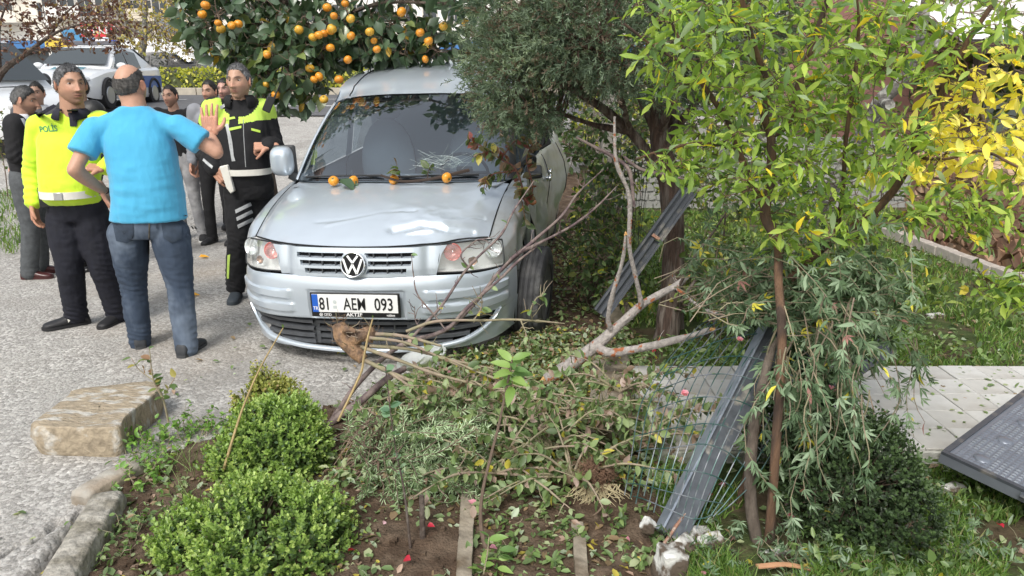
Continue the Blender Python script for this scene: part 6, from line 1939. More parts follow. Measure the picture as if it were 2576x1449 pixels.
def wiggle(a, b, n, amp, rng, sag=0.0):
 t = np.linspace(0, 1, n)[:, None]
 p = a * (1 - t) + b * t
 L = np.linalg.norm(b - a)
 w = rng.normal(size=(4, 3)) * amp * L
 for k in range(1, 4): p = p + w[k] * np.sin(math.pi * k * t) / k
 p[:, 2] += sag * L * (4 * t * (1 - t))[:, 0]
 return p
def in_ellip(n, c, r, rng, shell=.0):
 d = rand_dir(n, rng); rad = rng.uniform(shell ** 3, 1, n) ** (1 / 3)
 return np.array(c) + d * rad[:, None] * np.array(r)
def twig_leaves(L, pts, rng, per_m, size, ntpl, ncol, pw=None, droop=.2, spread=.9, start=.25, up=(0, 0, 1), updir=.6, cluster=1, side=True, normj=.5):
 """leaves along a twig"""
 seg = np.linalg.norm(np.diff(pts, axis=0), axis=1); ln = seg.sum()
 n = max(1, int(per_m * ln * (1 - start) * rng.uniform(.8, 1.2)))
 t = np.sort(rng.uniform(start, 1, n)); t[-1] = 1
 if cluster > 1: t = np.repeat(t, cluster); n = len(t)
 s = t * (len(pts) - 1); i = np.clip(s.astype(int), 0, len(pts) - 2); f = (s - i)[:, None]
 p = pts[i] * (1 - f) + pts[i + 1] * f
 tg = pts[i + 1] - pts[i]; tg /= np.linalg.norm(tg, axis=1, keepdims=True) + 1e-9
 o = rand_dir(n, rng); o -= tg * (o * tg).sum(1, keepdims=True); o /= np.linalg.norm(o, axis=1, keepdims=True) + 1e-9
 d = tg * (1 - spread * .5) + o * spread + np.array([0, 0, -droop])
 u = np.array(up) * updir + rand_dir(n, rng) * normj
 R = frames(d, u)
 sc = size * rng.uniform(.6, 1.15, n)
 c = rng.choice(ncol, n, p=pw)
 L.add(p, R, sc, rng.integers(0, ntpl, n), c)
def pal_w(pal):
 w = np.array([p[0] for p in pal], float); return w / w.sum()
def grow(root, limbs, ells, n_twigs, L, rng, leaf, twig_r=.004, seg=7, amp=.07, twmat=None, wood=None, maxlen=9, mid=True, shell=0., clip=None, name='branch', sag=.03, twigname='twigs'):
 """twigs from the nearest limb node to points spread through the crown"""
 nodes = np.concatenate([l for l in limbs])
 mb = MB(); off = np.array(root.location)
 tgt = []
 tot = sum(e[2] for e in ells)
 for c, r, w in ells:
  tgt.append(in_ellip(int(n_twigs * w / tot), c, r, rng, shell))
 tgt = np.concatenate(tgt)
 if clip is not None: tgt = tgt[clip(tgt)]
 rng.shuffle(tgt)
 nd = list(nodes)
 for k, q in enumerate(tgt):
  A = np.array(nd)
  dd = np.linalg.norm(A - q, axis=1) + .25 * np.clip(A[:, 2] - q[2], 0, 9)
  j = int(np.argmin(dd))
  a = A[j]; ln = np.linalg.norm(q - a)
  if ln < .02: continue
  if ln > maxlen: a = q + (a - q) * maxlen / ln
  pts = wiggle(a, q, seg, amp, rng, sag)
  r0 = twig_r * (1 + 1.5 * min(ln, 1))
  mb.tube(pts - off, np.linspace(r0, r0 * .35, seg), 3, cap=False)
  nd += [pts[seg // 2], pts[-2]] if mid and k % 3 == 0 else []
  leaf(L, pts, rng)
 if mb.n:
  tag(mb.build(twigname, twmat, root), kind='stuff')
def limb_parts(root, limbs, m, name='branch', n=9, trunk=0, seed=0, rough=.0):
 """limbs: list of (points, radii); the first `trunk` ones are called trunk"""
 off = np.array(root.location); out = []
 for k, (pts, rad) in enumerate(limbs):
  res = max(6, len(pts) * 5)
  p = catmull(np.array(pts, float), res); r = np.interp(np.linspace(0, 1, res), np.linspace(0, 1, len(rad)), rad)
  mb = MB().tube(p - off, r, n)
  if rough:
   v = mb.V[0]; c = np.repeat(p - off, n, 0); d = v - c; d /= np.linalg.norm(d, axis=1, keepdims=True) + 1e-9
   mb.V[0] = v + d * (vnoise(v, 14, seed + k, 3) * rough + vnoise(v * [1, 1, .3], 60, seed + k, 2) * rough * .6)[:, None]
  mb.build('trunk' if k < trunk else name, m, root)
  out.append(p)
 return out
# persimmon tree
bark_g = mat('grey_bark', (.13, .105, .085), .95, col2=(.06, .045, .035), vscale=14, var=.3, bump=1, bscale=60, bdist=.012, stretch=(1, 1, .35))
bark_b = mat('brown_bark', (.13, .075, .045), .95, col2=(.06, .04, .03), vscale=16, var=.3, bump=1, bscale=80, bdist=.01, stretch=(1, 1, .25))
bark_j = mat('juniper_bark', (.085, .055, .043), .95, col2=(.17, .14, .12), vscale=26, var=.5, bump=1, bscale=55, bdist=.03, stretch=(1, 1, .15))
bark_l = mat('lichen_bark', (.16, .15, .14), .95, col2=(.36, .36, .33), vscale=26, mixs=(.5, .58), var=.3, bump=.8, bscale=60, bdist=.008)
bark_d = mat('dark_bark', (.075, .055, .045), .95, col2=(.12, .10, .085), vscale=22, var=.3, bump=1, bscale=60, bdist=.01)
twm = mat('twig_wood', (.14, .10, .075), .9, var=.2, vscale=30)
rng = np.random.default_rng(11)
pb = np.array([-2.36, 7.35, gfloor(-2.36, 7.35)])
t = thing('persimmon_tree', 'persimmon tree full of orange fruit with dark leaves hanging over the van roof', 'tree', pb)
tr_ = [pb, pb + [-.02, -.05, .7], pb + [-.05, -.1, 1.3], pb + [.05, -.2, 1.75], pb + [.25, -.35, 2.3], pb + [.45, -.5, 3.2]]
LB = [(tr_, [.075, .06, .055, .06, .045, .02]),
 ([tr_[3], tr_[3] + [.5, -.3, .35], [-1.2, 6.8, 2.3], [-.6, 6.6, 2.3]], [.035, .028, .018, .008]),
 ([tr_[3], [-2.6, 7.1, 2.1], [-2.85, 6.9, 2.3]], [.03, .02, .008]),
 ([tr_[4], [-1.5, 6.9, 2.8], [-.9, 6.8, 2.9], [-.3, 6.3, 2.8]], [.03, .022, .015, .006]),
 ([tr_[4], [-2.3, 6.8, 2.9], [-2.5, 6.7, 3.1]], [.025, .016, .006]),
 ([tr_[3], [-2.0, 6.9, 1.95], [-1.95, 6.7, 1.75]], [.022, .014, .006])]
lim = limb_parts(t, LB, bark_g, trunk=1, rough=.006)
PT = [leaf_tpl(.62, .14, .25, 3, .05, belly=.42, seed=k) for k in range(4)]
PP_ = [(5, (.052, .092, .046)), (4, (.080, .125, .068)), (2, (.12, .17, .12)), (1.2, (.14, .18, .06)), (.25, (.35, .22, .03))]
L = Leaves()
def plf(L, pts, rng): twig_leaves(L, pts, rng, 13, .138, 4, len(PP_), pal_w(PP_), droop=.75, spread=.8, updir=.4, normj=.9, start=.3)
elP = [((-1.72, 7.0, 2.50), (1.38, .50, .75), 5.5), ((-2.62, 7.0, 2.35), (.5, .4, .5), 1.6), ((-2.55, 6.9, 1.95), (.42, .3, .32), 1.5), ((-1.95, 6.75, 1.80), (.40, .3, .42), 2.0), ((-1.15, 6.85, 2.02), (.90, .3, .24), 2.8), ((-.42, 6.35, 2.65), (.38, .5, .50), 1.1), ((-1.7, 6.8, 2.1), (.5, .3, .3), 1)]
def pclip(q):
 a = proj(q)
 lo = np.interp(a[:, 0], [430, 520, 600, 640, 700, 800, 850, 900, 1000, 1200], [60, 135, 200, 240, 300, 305, 245, 205, 178, 160])
 return (a[:, 1] < lo) & (a[:, 0] > 440)
grow(t, lim, elP, 2700, L, rng, plf, .0035, twmat=twm, amp=.10, clip=pclip, sag=.05)
L.build(t, LMG, PT, PP_, n_obj=300, seed=1)
fm = mat('persimmon_skin', (.66, .24, .018), .38, col2=(.74, .34, .035), vscale=3, mixs=(.4, .6), coat=.2, spec=.4)
calm = mat('calyx', (.10, .13, .05), .7)
def fruit_mesh():
 mb = MB().ball((0, 0, 0), 1.0, nu=20, nv=14)
 v = mb.V[0]; r = np.hypot(v[:, 0], v[:, 1])
 v[:, 2] *= .86; v[:, 2] -= .12 * np.exp(-(r / .25) ** 2) * (v[:, 2] > 0)
 a = np.arctan2(v[:, 1], v[:, 0]); v[:, :2] *= (1 + .018 * np.cos(4 * a))[:, None]
 mb.mesh_ = None
 for k in range(4):
  a = k * math.pi / 2 + .4
  V, Q = leaf_tpl(.9, .1, .5, 3)
  V = V * .55 @ Rxyz(0, 0, a).T + [0, 0, .80]
  mb.add(V, Q, 1)
 return mb.mesh('fruit', [fm, calm], True)
_fm = [fm, mat('persimmon_skin_b', (.58, .19, .015), .42, col2=(.66, .30, .03), vscale=2.5, mixs=(.4, .6)), mat('persimmon_skin_c', (.72, .38, .04), .38, col2=(.50, .34, .05), vscale=2.5, mixs=(.45, .6))]
FRS = []
for fm in _fm: FRS.append(fruit_mesh())
FR = FRS[0]
FPX = [(509, 36), (517, 13), (556, 73), (583, 64), (549, 58), (752, 75), (823, 19), (868, 9), (835, 72), (831, 78), (815, 84), (787, 94), (831, 120), (883, 90), (882, 47), (941, 103), (948, 124), (930, 80), (802, 88), (1057, 82), (1115, 66), (1078, 103), (1070, 149), (780, 172), (803, 193), (853, 200), (670, 212), (693, 238), (672, 139), (672, 135), (790, 200), (840, 40), (1170, 55), (600, 60), (875, 150), (815, 250), (1010, 30)]
for k, (x, y) in enumerate(FPX):
 r_ = random.Random(k); Y_ = r_.uniform(6.38, 6.6)
 o = link('fruit', FRS[k % 3], t); q = P(x, y, Y_)
 o.location = Vector(q - pb); s_ = r_.uniform(.030, .041); o.scale = (s_, s_, s_)
 o.rotation_euler = (r_.gauss(0, .35), r_.gauss(0, .35), r_.uniform(0, 6))
for k, (x, y, lb, Y_) in enumerate([(839, 455, 'orange persimmon on the left of the windscreen base, beside a dark leaf', 5.02), (889, 455, 'yellowish persimmon half under a dark leaf at the windscreen base', 5.02),
 (991, 452, 'broken orange persimmon at the tip of the twig on the windscreen base', 5.0), (1124, 447, 'orange persimmon on the bonnet below the cracked glass, right of the others', 4.99)]):
 o = link('persimmon', FR); q = P(x, y, Y_); o.location = Vector(q); s_ = .036; o.scale = (s_, s_, s_ * .97); o.rotation_euler = (.8 + k, .4 * k, k)
 tag(o, lb, 'persimmon', 'persimmons lying at the windscreen base')
def small_plant(name, label, cat, base, stems, leafset, m=None, tp=None, pal=None, stem_m=None, n_obj=60, seed=0, group=None, stuff='foliage', stemname='stem', kind_leaf='leaf', rough=0, sides=6):
 """stems: list of (pts, radii); leafset: function(L, list of pts, rng)"""
 t = thing(name, label, cat, base, 0, group)
 r = np.random.default_rng(seed)
 lims = limb_parts(t, stems, stem_m or twm, name=stemname, n=sides, rough=rough) if stems else []
 L = Leaves(); leafset(L, lims, r)
 L.build(t, m or LM, tp, pal, name=kind_leaf, stuffname=stuff, n_obj=n_obj, seed=seed)
 return t
BR = [(4, (.10, .15, .05)), (2, (.16, .10, .055)), (2, (.13, .16, .09)), (1, (.30, .19, .12))]
OT = [leaf_tpl(.55, .15, .2, 4, .04, seed=k) for k in range(3)]
w0 = [P(*a) for a in ((958, 441, 4.98), (1010, 456, 4.96), (1075, 452, 4.97), (1130, 440, 5.0), (1180, 428, 5.05))]
small_plant('fallen_twig', 'brown leafy twig lying along the foot of the cracked windscreen', 'twig', w0[2], [(w0, [.008, .009, .010, .011, .012]), ([w0[1], P(1003, 432, 4.98), P(998, 418, 5.0)], [.005, .003, .002]), ([w0[2], P(1078, 430, 5.0), P(1085, 415, 5.02)], [.005, .003, .002])],
 lambda L, ls, r: [twig_leaves(L, l, r, 120, .078, 3, 4, pal_w(BR), spread=1, start=.3) for l in ls[1:]], LM, OT, BR, mat('dark_twig', (.05, .035, .028), .9), seed=5)
def one_leaf(L, p, d, n, sc, t_=0, c=0):
 L.add(np.array([p]), frames(np.array([d], float), np.array([n], float)), np.array([sc]), np.array([t_]), np.array([c]))
t_ = thing('fallen_leaf', 'dark green persimmon leaves lying between the two fruits on the left of the bonnet', 'leaf', P(870, 460, 4.98))
L = Leaves()
one_leaf(L, P(858, 450, 5.0), (.5, -.5, -.15), (.1, -.3, 1), .15); one_leaf(L, P(866, 452, 5.0), (.35, -.1, -.2), (.2, -.8, 1), .13, 1, 1)
L.build(t_, LMG, PT, PP_, n_obj=9)
rb = [P(*a) for a in ((1325, 520, 4.78), (1300, 430, 4.82), (1260, 400, 4.85), (1215, 370, 4.86), (1180, 350, 4.87))]
RP = [(4, (.085, .13, .055)), (3, (.17, .15, .09)), (2.2, (.27, .17, .12)), (1.4, (.20, .06, .05)), (.4, (.45, .40, .10))]
def rosel(L, ls, r):
 for l in ls: twig_leaves(L, l, r, 110, .070, 3, 5, pal_w(RP), droop=.45, spread=1.0, start=.1, normj=.9, updir=.3)
small_plant('torn_rose_spray', 'torn rose spray with bronze and green leaves draped over the right end of the windscreen', 'branch', rb[1], [(rb, [.008, .007, .006, .005, .003]), ([rb[1], P(1235, 440, 4.8), P(1215, 475, 4.76)], [.005, .004, .002]), ([rb[0], P(1340, 470, 4.8), P(1325, 400, 4.85), P(1345, 350, 4.9)], [.006, .005, .004, .002]),
 ([rb[2], P(1290, 360, 4.85), P(1310, 345, 4.84)], [.005, .004, .002]), ([rb[0], P(1310, 480, 4.76), P(1322, 560, 4.72)], [.005, .004, .002]), ([rb[2], P(1230, 380, 4.80), P(1195, 395, 4.78)], [.004, .003, .002])], rosel, LM, OT, RP, mat('red_stem', (.16, .07, .05), .7), n_obj=140, seed=6)
# juniper
jb = np.array([1.02, 4.62, .02])
t = thing('juniper_tree', 'big grey green juniper with bare inner branches, hanging over the right half of the windscreen', 'tree', jb)
JL = [([jb, jb + [.02, 0, .5], jb + [-.02, 0, .95], [.93, 4.62, 1.25], [.88, 4.7, 1.6], [.85, 4.7, 2.3]], [.085, .07, .065, .07, .05, .03]),
 ([jb + [.12, .25, 0], [1.08, 4.9, .6], [1.02, 4.95, 1.2], [1.05, 4.9, 1.8]], [.06, .05, .045, .03]),
 ([[.95, 4.62, 1.1], [.72, 4.6, 1.38], [.45, 4.5, 1.58], [.15, 4.4, 1.75], [-.05, 4.35, 2.0]], [.035, .03, .024, .018, .008]),
 ([[.72, 4.6, 1.38], [.60, 4.35, 1.62], [.42, 4.1, 1.85]], [.022, .016, .008]),
 ([[.90, 4.65, 1.35], [.70, 4.7, 1.75], [.4, 4.75, 2.1], [.1, 4.7, 2.4]], [.03, .024, .016, .008]),
 ([[.90, 4.65, 1.35], [.98, 4.4, 1.7], [1.1, 4.2, 2.1]], [.03, .02, .01]),
 ([[1.0, 4.9, 1.3], [1.25, 4.8, 1.7], [1.4, 4.7, 2.2]], [.03, .02, .01]),
 ([[.72, 4.6, 1.38], [.50, 4.62, 1.42], [.25, 4.6, 1.50], [.05, 4.55, 1.52]], [.02, .015, .012, .006])]
lim = limb_parts(t, JL, bark_j, trunk=2, rough=.010, n=12)
def spray_tpl(seed, n=10):
 r = np.random.default_rng(seed); V = []; Q = []
 def blade(a, b, w):
  d = b - a; d = d / np.linalg.norm(d); s = np.cross(d, rand_dir(1, r)[0]); s /= np.linalg.norm(s)
  i = len(V); V.extend([a - s * w, a + s * w, b + s * w * .5, b - s * w * .5]); Q.append((i, i + 1, i + 2, i + 3))
 blade(np.zeros(3), np.array([0, 1., 0]), .022)
 for k in range(n):
  t_ = .12 + .86 * k / n; a = np.array([0, t_, 0]); d = rand_dir(1, r)[0]; d[1] = abs(d[1]) * .6 + .5; d /= np.linalg.norm(d)
  ln = .30 * (1.15 - t_ * .5); b = a + d * ln
  blade(a, b, .032)
  if k % 2 == 0:
   m_ = a + d * ln * .5; d2 = d + rand_dir(1, r)[0] * .7; d2 /= np.linalg.norm(d2); blade(m_, m_ + d2 * ln * .5, .022)
 return np.array(V), np.array(Q)
JT = [spray_tpl(k) for k in range(8)]
JP = [(4, (.060, .090, .060)), (4, (.095, .135, .088)), (3, (.15, .20, .135)), (1.2, (.20, .25, .16)), (1.2, (.15, .115, .085))]
L = Leaves()
def jclip(q):
 a = proj(q)
 lo = np.interp(a[:, 0], [1150, 1165, 1200, 1300, 1360, 1420, 1480, 1560, 1640, 1760, 1850], [260, 320, 325, 330, 330, 290, 240, 225, 250, 250, 150])
 hole = ((a[:, 0] - 1400) / 105) ** 2 + ((a[:, 1] - 235) / 50) ** 2 < 1
 return (a[:, 0] > 1168 + 10 * np.sin(a[:, 1] / 30)) & (a[:, 1] < lo) & (~(hole & (q[:, 1] < 4.7)) | (rng.random(len(q)) < .05)) & (q[:, 2] > 1.30)
nodes = np.concatenate(lim)
tg_ = []
for c, r_, n in [((.62, 4.35, 2.20), (.98, .72, .80), 4000), ((.15, 4.35, 1.70), (.42, .55, .36), 2100), ((.55, 4.2, 1.9), (.7, .5, .5), 1300), ((1.0, 4.5, 2.05), (.7, .6, .6), 1000), ((.78, 4.25, 3.0), (.8, .7, .6), 400)]:
 tg_.append(in_ellip(n, c, r_, rng, .55))
tg_ = np.concatenate(tg_); tg_ = tg_[jclip(tg_)]
mb = MB(); nd = nodes
sub = tg_[rng.choice(len(tg_), 330, replace=False)]
tw_nodes = [nodes]
for q in sub:
 j = int(np.argmin(np.linalg.norm(nodes - q, axis=1) + .4 * np.clip(nodes[:, 2] - q[2], 0, 9))); a = nodes[j]
 pts = wiggle(a, q, 8, .09, rng, .03); mb.tube(pts - jb, np.linspace(.008, .002, 8), 4, cap=False); tw_nodes.append(pts[2:])
tag(mb.build('twigs', mat('dead_twig', (.13, .085, .065), .95, var=.3), t), kind='stuff')
tn = np.concatenate(tw_nodes)
D = np.empty((len(tg_), 3))
for i in range(0, len(tg_), 500):
 q = tg_[i:i + 500]; j = np.argmin(((q[:, None] - tn[None]) ** 2).sum(2), 1); D[i:i + 500] = q - tn[j]
nD = np.linalg.norm(D, axis=1, keepdims=True); D = D / (nD + 1e-6)
oc = tg_ - np.array([.55, 4.5, 1.9]); oc /= np.linalg.norm(oc, axis=1, keepdims=True)
d = D * .7 + oc * .6 + rand_dir(len(tg_), rng) * .5 + [0, 0, -.05]
for rep in range(2):
 p_ = tg_ + rng.normal(size=tg_.shape) * .028
 clump = vnoise(p_, 7, 3, 2)
 cidx = np.clip((1.6 + 1.9 * clump + rng.normal(size=len(p_)) * .7).round().astype(int), 0, 3); cidx = np.where(rng.random(len(p_)) < .12, 4, cidx)
 keep = rng.random(len(p_)) < .95
 L.add(p_[keep], frames(d + rand_dir(len(d), rng) * .45, rand_dir(len(d), rng))[keep], rng.uniform(.055, .098, len(p_))[keep], rng.integers(0, 8, len(p_))[keep], cidx[keep])
L.build(t, LMD, JT, JP, n_obj=0)
# the long leaved tree in front, right
def pxl(pts): return [P(*a) for a in pts]
fb = np.array([.97, 2.42, .02])
t = thing('garden_tree', 'leafy tree with long wavy green leaves filling the upper right, on twisted brown stems', 'tree', fb)
FL = [([fb, [.955, 2.42, .45], [.95, 2.45, .80], P(1958, 700, 2.6), P(1957, 610, 2.65), P(1925, 540, 2.68), P(1940, 454, 2.7), P(1940, 343, 2.72)], [.020, .018, .016, .016, .020, .020, .018, .016]),
 (pxl([(1940, 343, 2.72), (1922, 283, 2.7), (1935, 222, 2.68), (1900, 126, 2.65), (1870, 15, 2.6)]) + [P(1850, -120, 2.6)], [.015, .014, .012, .010, .008, .005]),
 (pxl([(1940, 343, 2.72), (1986, 303, 2.7), (2016, 192, 2.66), (2057, 76, 2.62), (2085, -20, 2.6), (2100, -160, 2.6)]), [.014, .014, .013, .011, .008, .005]),
 (pxl([(1930, 540, 2.68), (1885, 444, 2.7), (1855, 374, 2.68), (1829, 303, 2.66), (1743, 172, 2.6), (1690, 60, 2.55)]), [.013, .012, .011, .010, .008, .005]),
 (pxl([(1990, 700, 2.7), (2050, 640, 2.8), (2127, 581, 2.85), (2188, 540, 2.85), (2254, 470, 2.85), (2289, 394, 2.83), (2324, 313, 2.8), (2390, 187, 2.78), (2430, 111, 2.75), (2501, 5, 2.72)]), [.017, .017, .018, .018, .016, .015, .014, .012, .010, .008]),
 (pxl([(2100, 610, 2.85), (2120, 480, 2.8), (2128, 350, 2.75), (2150, 200, 2.7), (2160, 60, 2.65), (2150, -60, 2.6)]), [.010, .009, .008, .007, .005, .004]),
 (pxl([(1829, 303, 2.66), (1900, 240, 2.75), (2050, 215, 2.8)]), [.006, .005, .003]),
 (pxl([(2289, 394, 2.83), (2380, 400, 2.7), (2470, 380, 2.6), (2560, 420, 2.55)]), [.007, .006, .005, .003]),
 (pxl([(1743, 172, 2.6), (1650, 120, 2.5), (1570, 60, 2.45)]), [.005, .004, .003]),
 (pxl([(2188, 540, 2.85), (2330, 560, 2.7), (2450, 640, 2.6)]), [.008, .006, .003]),
 (pxl([(1855, 374, 2.68), (1760, 360, 2.6), (1660, 380, 2.55), (1600, 400, 2.5)]), [.006, .005, .004, .003])]
lim = limb_parts(t, FL, bark_b, trunk=1, rough=.0025, n=10)
GT = [leaf_tpl(.29, .22, .26, 4, .22, belly=.55, seed=k) for k in range(5)]
GP = [(4.5, (.19, .29, .06)), (4, (.27, .385, .08)), (3.5, (.38, .48, .10)), (2.4, (.12, .20, .07)), (1.8, (.28, .36, .21)), (.45, (.72, .56, .05))]
L = Leaves()
def glf(L, pts, rng): twig_leaves(L, pts, rng, 54, .062, 5, len(GP), pal_w(GP), droop=.12, spread=.85, updir=.7, normj=.8, start=.15)
def px_ell(x, y, Y, rx, ry, rY, w): c = P(x, y, Y); return (c, (rx * Y / F_PX, rY, ry * Y / F_PX), w)
elG = [px_ell(1950, 120, 2.65, 330, 190, .35, 5), px_ell(1700, 120, 2.5, 170, 140, .25, 1.5), px_ell(2120, 330, 2.75, 200, 200, .35, 4), px_ell(1860, 380, 2.65, 170, 130, .3, 2.6), px_ell(2330, 90, 2.7, 260, 150, .3, 2.2), px_ell(2420, 560, 2.6, 170, 110, .25, 2.2), px_ell(2040, 560, 2.7, 170, 90, .3, 1.6), px_ell(1680, 420, 2.5, 90, 50, .15, .5), px_ell(2510, 690, 2.5, 90, 90, .2, 1.1)]
def gclip(q):
 a = proj(q); x, y = a[:, 0], a[:, 1]
 lft = np.interp(y, [-400, 0, 60, 150, 250, 350, 420, 500, 700], [1560, 1560, 1560, 1600, 1640, 1600, 1620, 1760, 1850])
 gap = (((x - 2250) / 80) ** 2 + ((y - 250) / 70) ** 2 < 1) | (((x - 2150) / 80) ** 2 + ((y - 720) / 60) ** 2 < 1) | (((x - 2380) / 90) ** 2 + ((y - 60) / 60) ** 2 < 1) | ((y > 655) & (x < 2420) & (x > 1900)) | (((x - 2410) / 190) ** 2 + ((y - 640) / 75) ** 2 < 1) | (((x - 2470) / 130) ** 2 + ((y - 300) / 160) ** 2 < 1)
 return (x > lft) & (~gap | (rng.random(len(q)) < .10))
grow(t, lim, elG, 1450, L, rng, glf, .0016, twmat=bark_b, amp=.09, maxlen=.42, clip=gclip, sag=-.02, seg=7)
L.build(t, leafmat('thin_leaf_shader', .58, .42, .35), GT, GP, n_obj=300, seed=3)
yb = np.array([3.5, 3.5, .03])
t = thing('yellow_leaved_tree', 'shrub with bright yellow autumn leaves at the right edge in front of the pink house', 'tree', yb)
YL = [([yb, [3.1, 3.45, .6], [2.7, 3.35, 1.05], [2.25, 3.2, 1.6]], [.02, .017, .013, .008]), ([[2.7, 3.35, 1.05], [2.3, 3.2, 1.2], [1.95, 3.1, 1.5], [1.85, 3.1, 1.75]], [.012, .010, .007, .003]), ([[2.5, 3.3, 1.25], [2.0, 3.1, 1.27], [1.7, 3.2, 1.3]], [.01, .007, .003]), ([[2.5, 3.3, 1.25], [2.3, 3.1, 1.5], [2.2, 3.1, 1.9]], [.01, .007, .003])]
lim = limb_parts(t, YL, twm, trunk=1)
YT = [leaf_tpl(.34, .15, .3, 6, .10, belly=.5, seed=k) for k in range(4)]
YP = [(5, (.84, .70, .10)), (3, (.88, .78, .22)), (1.6, (.55, .56, .12)), (1.2, (.30, .40, .09))]
L = Leaves()
def ylf(L, pts, rng): twig_leaves(L, pts, rng, 30, .070, 4, 4, pal_w(YP), droop=.25, spread=.8, updir=.6, normj=.7, start=.15)
grow(t, lim, [px_ell(2480, 270, 2.75, 150, 160, .25, 5), px_ell(2390, 370, 2.8, 120, 100, .25, 2.5), px_ell(2260, 430, 2.8, 90, 50, .2, .5), px_ell(2560, 420, 2.8, 60, 90, .2, 1)], 330, L, rng, ylf, .0016, twmat=twm, amp=.08, maxlen=.5, sag=-.02)
L.build(t, LM, YT, YP, n_obj=220, seed=4)
lb_ = np.array([1.72, 4.6, .03])
t = thing('lichened_tree', 'leaning tree with pale lichen spots and a sawn off stub, behind the leafy one', 'tree', lb_)
LL = [([lb_, P(2021, 601, 4.3), P(2087, 485, 4.1), P(2178, 333, 3.9), P(2218, 252, 3.8), P(2289, 177, 3.7), P(2330, 0, 3.6), P(2350, -150, 3.6)], [.06, .048, .043, .040, .037, .030, .022, .012]), ([P(2215, 258, 3.8), P(2235, 262, 3.70), P(2240, 264, 3.67)], [.026, .024, .024]), ([P(2087, 485, 4.1), P(2000, 420, 4.2), P(1900, 330, 4.3), P(1860, 200, 4.4)], [.02, .016, .012, .006]), ([P(2289, 177, 3.7), P(2380, 80, 3.8), P(2440, -40, 3.9)], [.018, .012, .008])]
lim = limb_parts(t, LL, bark_l, trunk=1, rough=.003, n=12)
L = Leaves()
def llf(L, pts, rng): twig_leaves(L, pts, rng, 22, .075, 5, len(GP), pal_w(GP), droop=.2, spread=.8, updir=.6, normj=.8, start=.2)
grow(t, lim, [px_ell(2150, 380, 4.3, 260, 160, .5, 3), px_ell(1950, 250, 4.5, 160, 150, .5, 2), px_ell(2350, 60, 3.9, 220, 90, .4, 1.3), px_ell(2080, 520, 4.2, 130, 60, .3, .8)], 190, L, rng, llf, .003, twmat=twm, amp=.08, maxlen=.7)
L.build(t, LM, GT, GP, n_obj=0, seed=5)
dbk = np.array([1.06, 4.45, .02])
# boxwood
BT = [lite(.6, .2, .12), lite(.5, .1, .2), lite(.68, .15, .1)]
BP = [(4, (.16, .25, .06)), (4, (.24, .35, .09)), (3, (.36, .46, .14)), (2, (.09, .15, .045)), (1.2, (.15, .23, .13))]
def boxwood(label, base, blobs, n, seed, pal=BP, size=.021, bright=True, group=None, n_obj=0, tips=True):
 t = thing('boxwood_shrub', label, 'shrub', base, 0, group)
 r = np.random.default_rng(seed)
 core = MB(); L = Leaves(); tw = MB(); base = np.array(base, float)
 vol = sum(b[1][0] * b[1][2] for b in blobs)
 for c, rad in blobs:
  c = np.array(c); rad = np.array(rad)
  m_ = int(n * rad[0] * rad[2] / vol)
  d = rand_dir(m_, r); d[:, 2] = np.where(d[:, 2] < -.5, -d[:, 2], d[:, 2])
  q = c + d * rad * (1 + .24 * vnoise(d * 1.0 + seed, 2.6, seed, 3) + .12 * vnoise(d, 6, seed, 2))[:, None]
  inside = np.zeros(m_, bool)
  for c2, r2 in blobs:
   if c2 is not c and not np.allclose(c2, c): inside |= ((((q - np.array(c2)) / (np.array(r2) * .9)) ** 2).sum(1) < 1)
  q, d = q[~inside], d[~inside]
  gp_ = vnoise(q, 6, seed + 9, 2) > -.33 + .0 * r.random(len(q)); q, d = q[gp_], d[gp_]
  dr = d / rad; dr /= np.linalg.norm(dr, axis=1, keepdims=True)
  dr = dr * .8 + [0, 0, .45] + rand_dir(len(q), r) * .35; dr /= np.linalg.norm(dr, axis=1, keepdims=True)
  ln = r.uniform(.03, .10, len(q))
  lightn = r.random(len(q)) + .8 * vnoise(q, 8, seed, 2)
  for k in range(6):
   f = k / 5
   p_ = q + dr * (ln * (f - .45))[:, None]
   for sg in (0, 1):
    o = rand_dir(len(q), r); o -= dr * (o * dr).sum(1, keepdims=True); o /= np.linalg.norm(o, axis=1, keepdims=True) + 1e-9
    dd = dr * (.45 + .55 * f) + o * (.9 - .4 * f)
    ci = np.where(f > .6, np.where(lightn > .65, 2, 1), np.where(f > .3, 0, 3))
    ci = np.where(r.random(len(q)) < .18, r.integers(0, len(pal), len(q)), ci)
    L.add(p_, frames(dd, dr + rand_dir(len(q), r) * .4), size * r.uniform(.7, 1.2, len(q)) * (1.05 - .25 * f), r.integers(0, 3, len(q)), ci)
  for i in range(0, len(q), 6):
   tw.tube(np.array([c + [0, 0, -rad[2] * .6], (q[i] + c) / 2, q[i]]) - base, [.005, .003, .0015], 3, cap=False)
  m2 = m_
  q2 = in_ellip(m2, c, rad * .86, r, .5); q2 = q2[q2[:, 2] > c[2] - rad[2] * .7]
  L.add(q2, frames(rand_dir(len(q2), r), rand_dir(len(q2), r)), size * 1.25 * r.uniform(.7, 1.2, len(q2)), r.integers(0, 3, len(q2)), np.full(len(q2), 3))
 tag(tw.build('twigs', twm, t), kind='stuff')
 L.build(t, LM, BT, pal, n_obj=n_obj, seed=seed)
 return t
b1 = G(640, 1400)
def pe(*a):
 c, r, _ = px_ell(*a, 1); return (tuple(c), r)
boxwood('large bright green clipped boxwood at the bottom left of the bed', (-.85, 2.45, 0), [pe(640, 1345, 2.45, 200, 132, .25), pe(770, 1360, 2.38, 115, 120, .2), pe(480, 1385, 2.42, 100, 95, .18), pe(620, 1430, 2.25, 150, 110, .16)], 2600, 21)
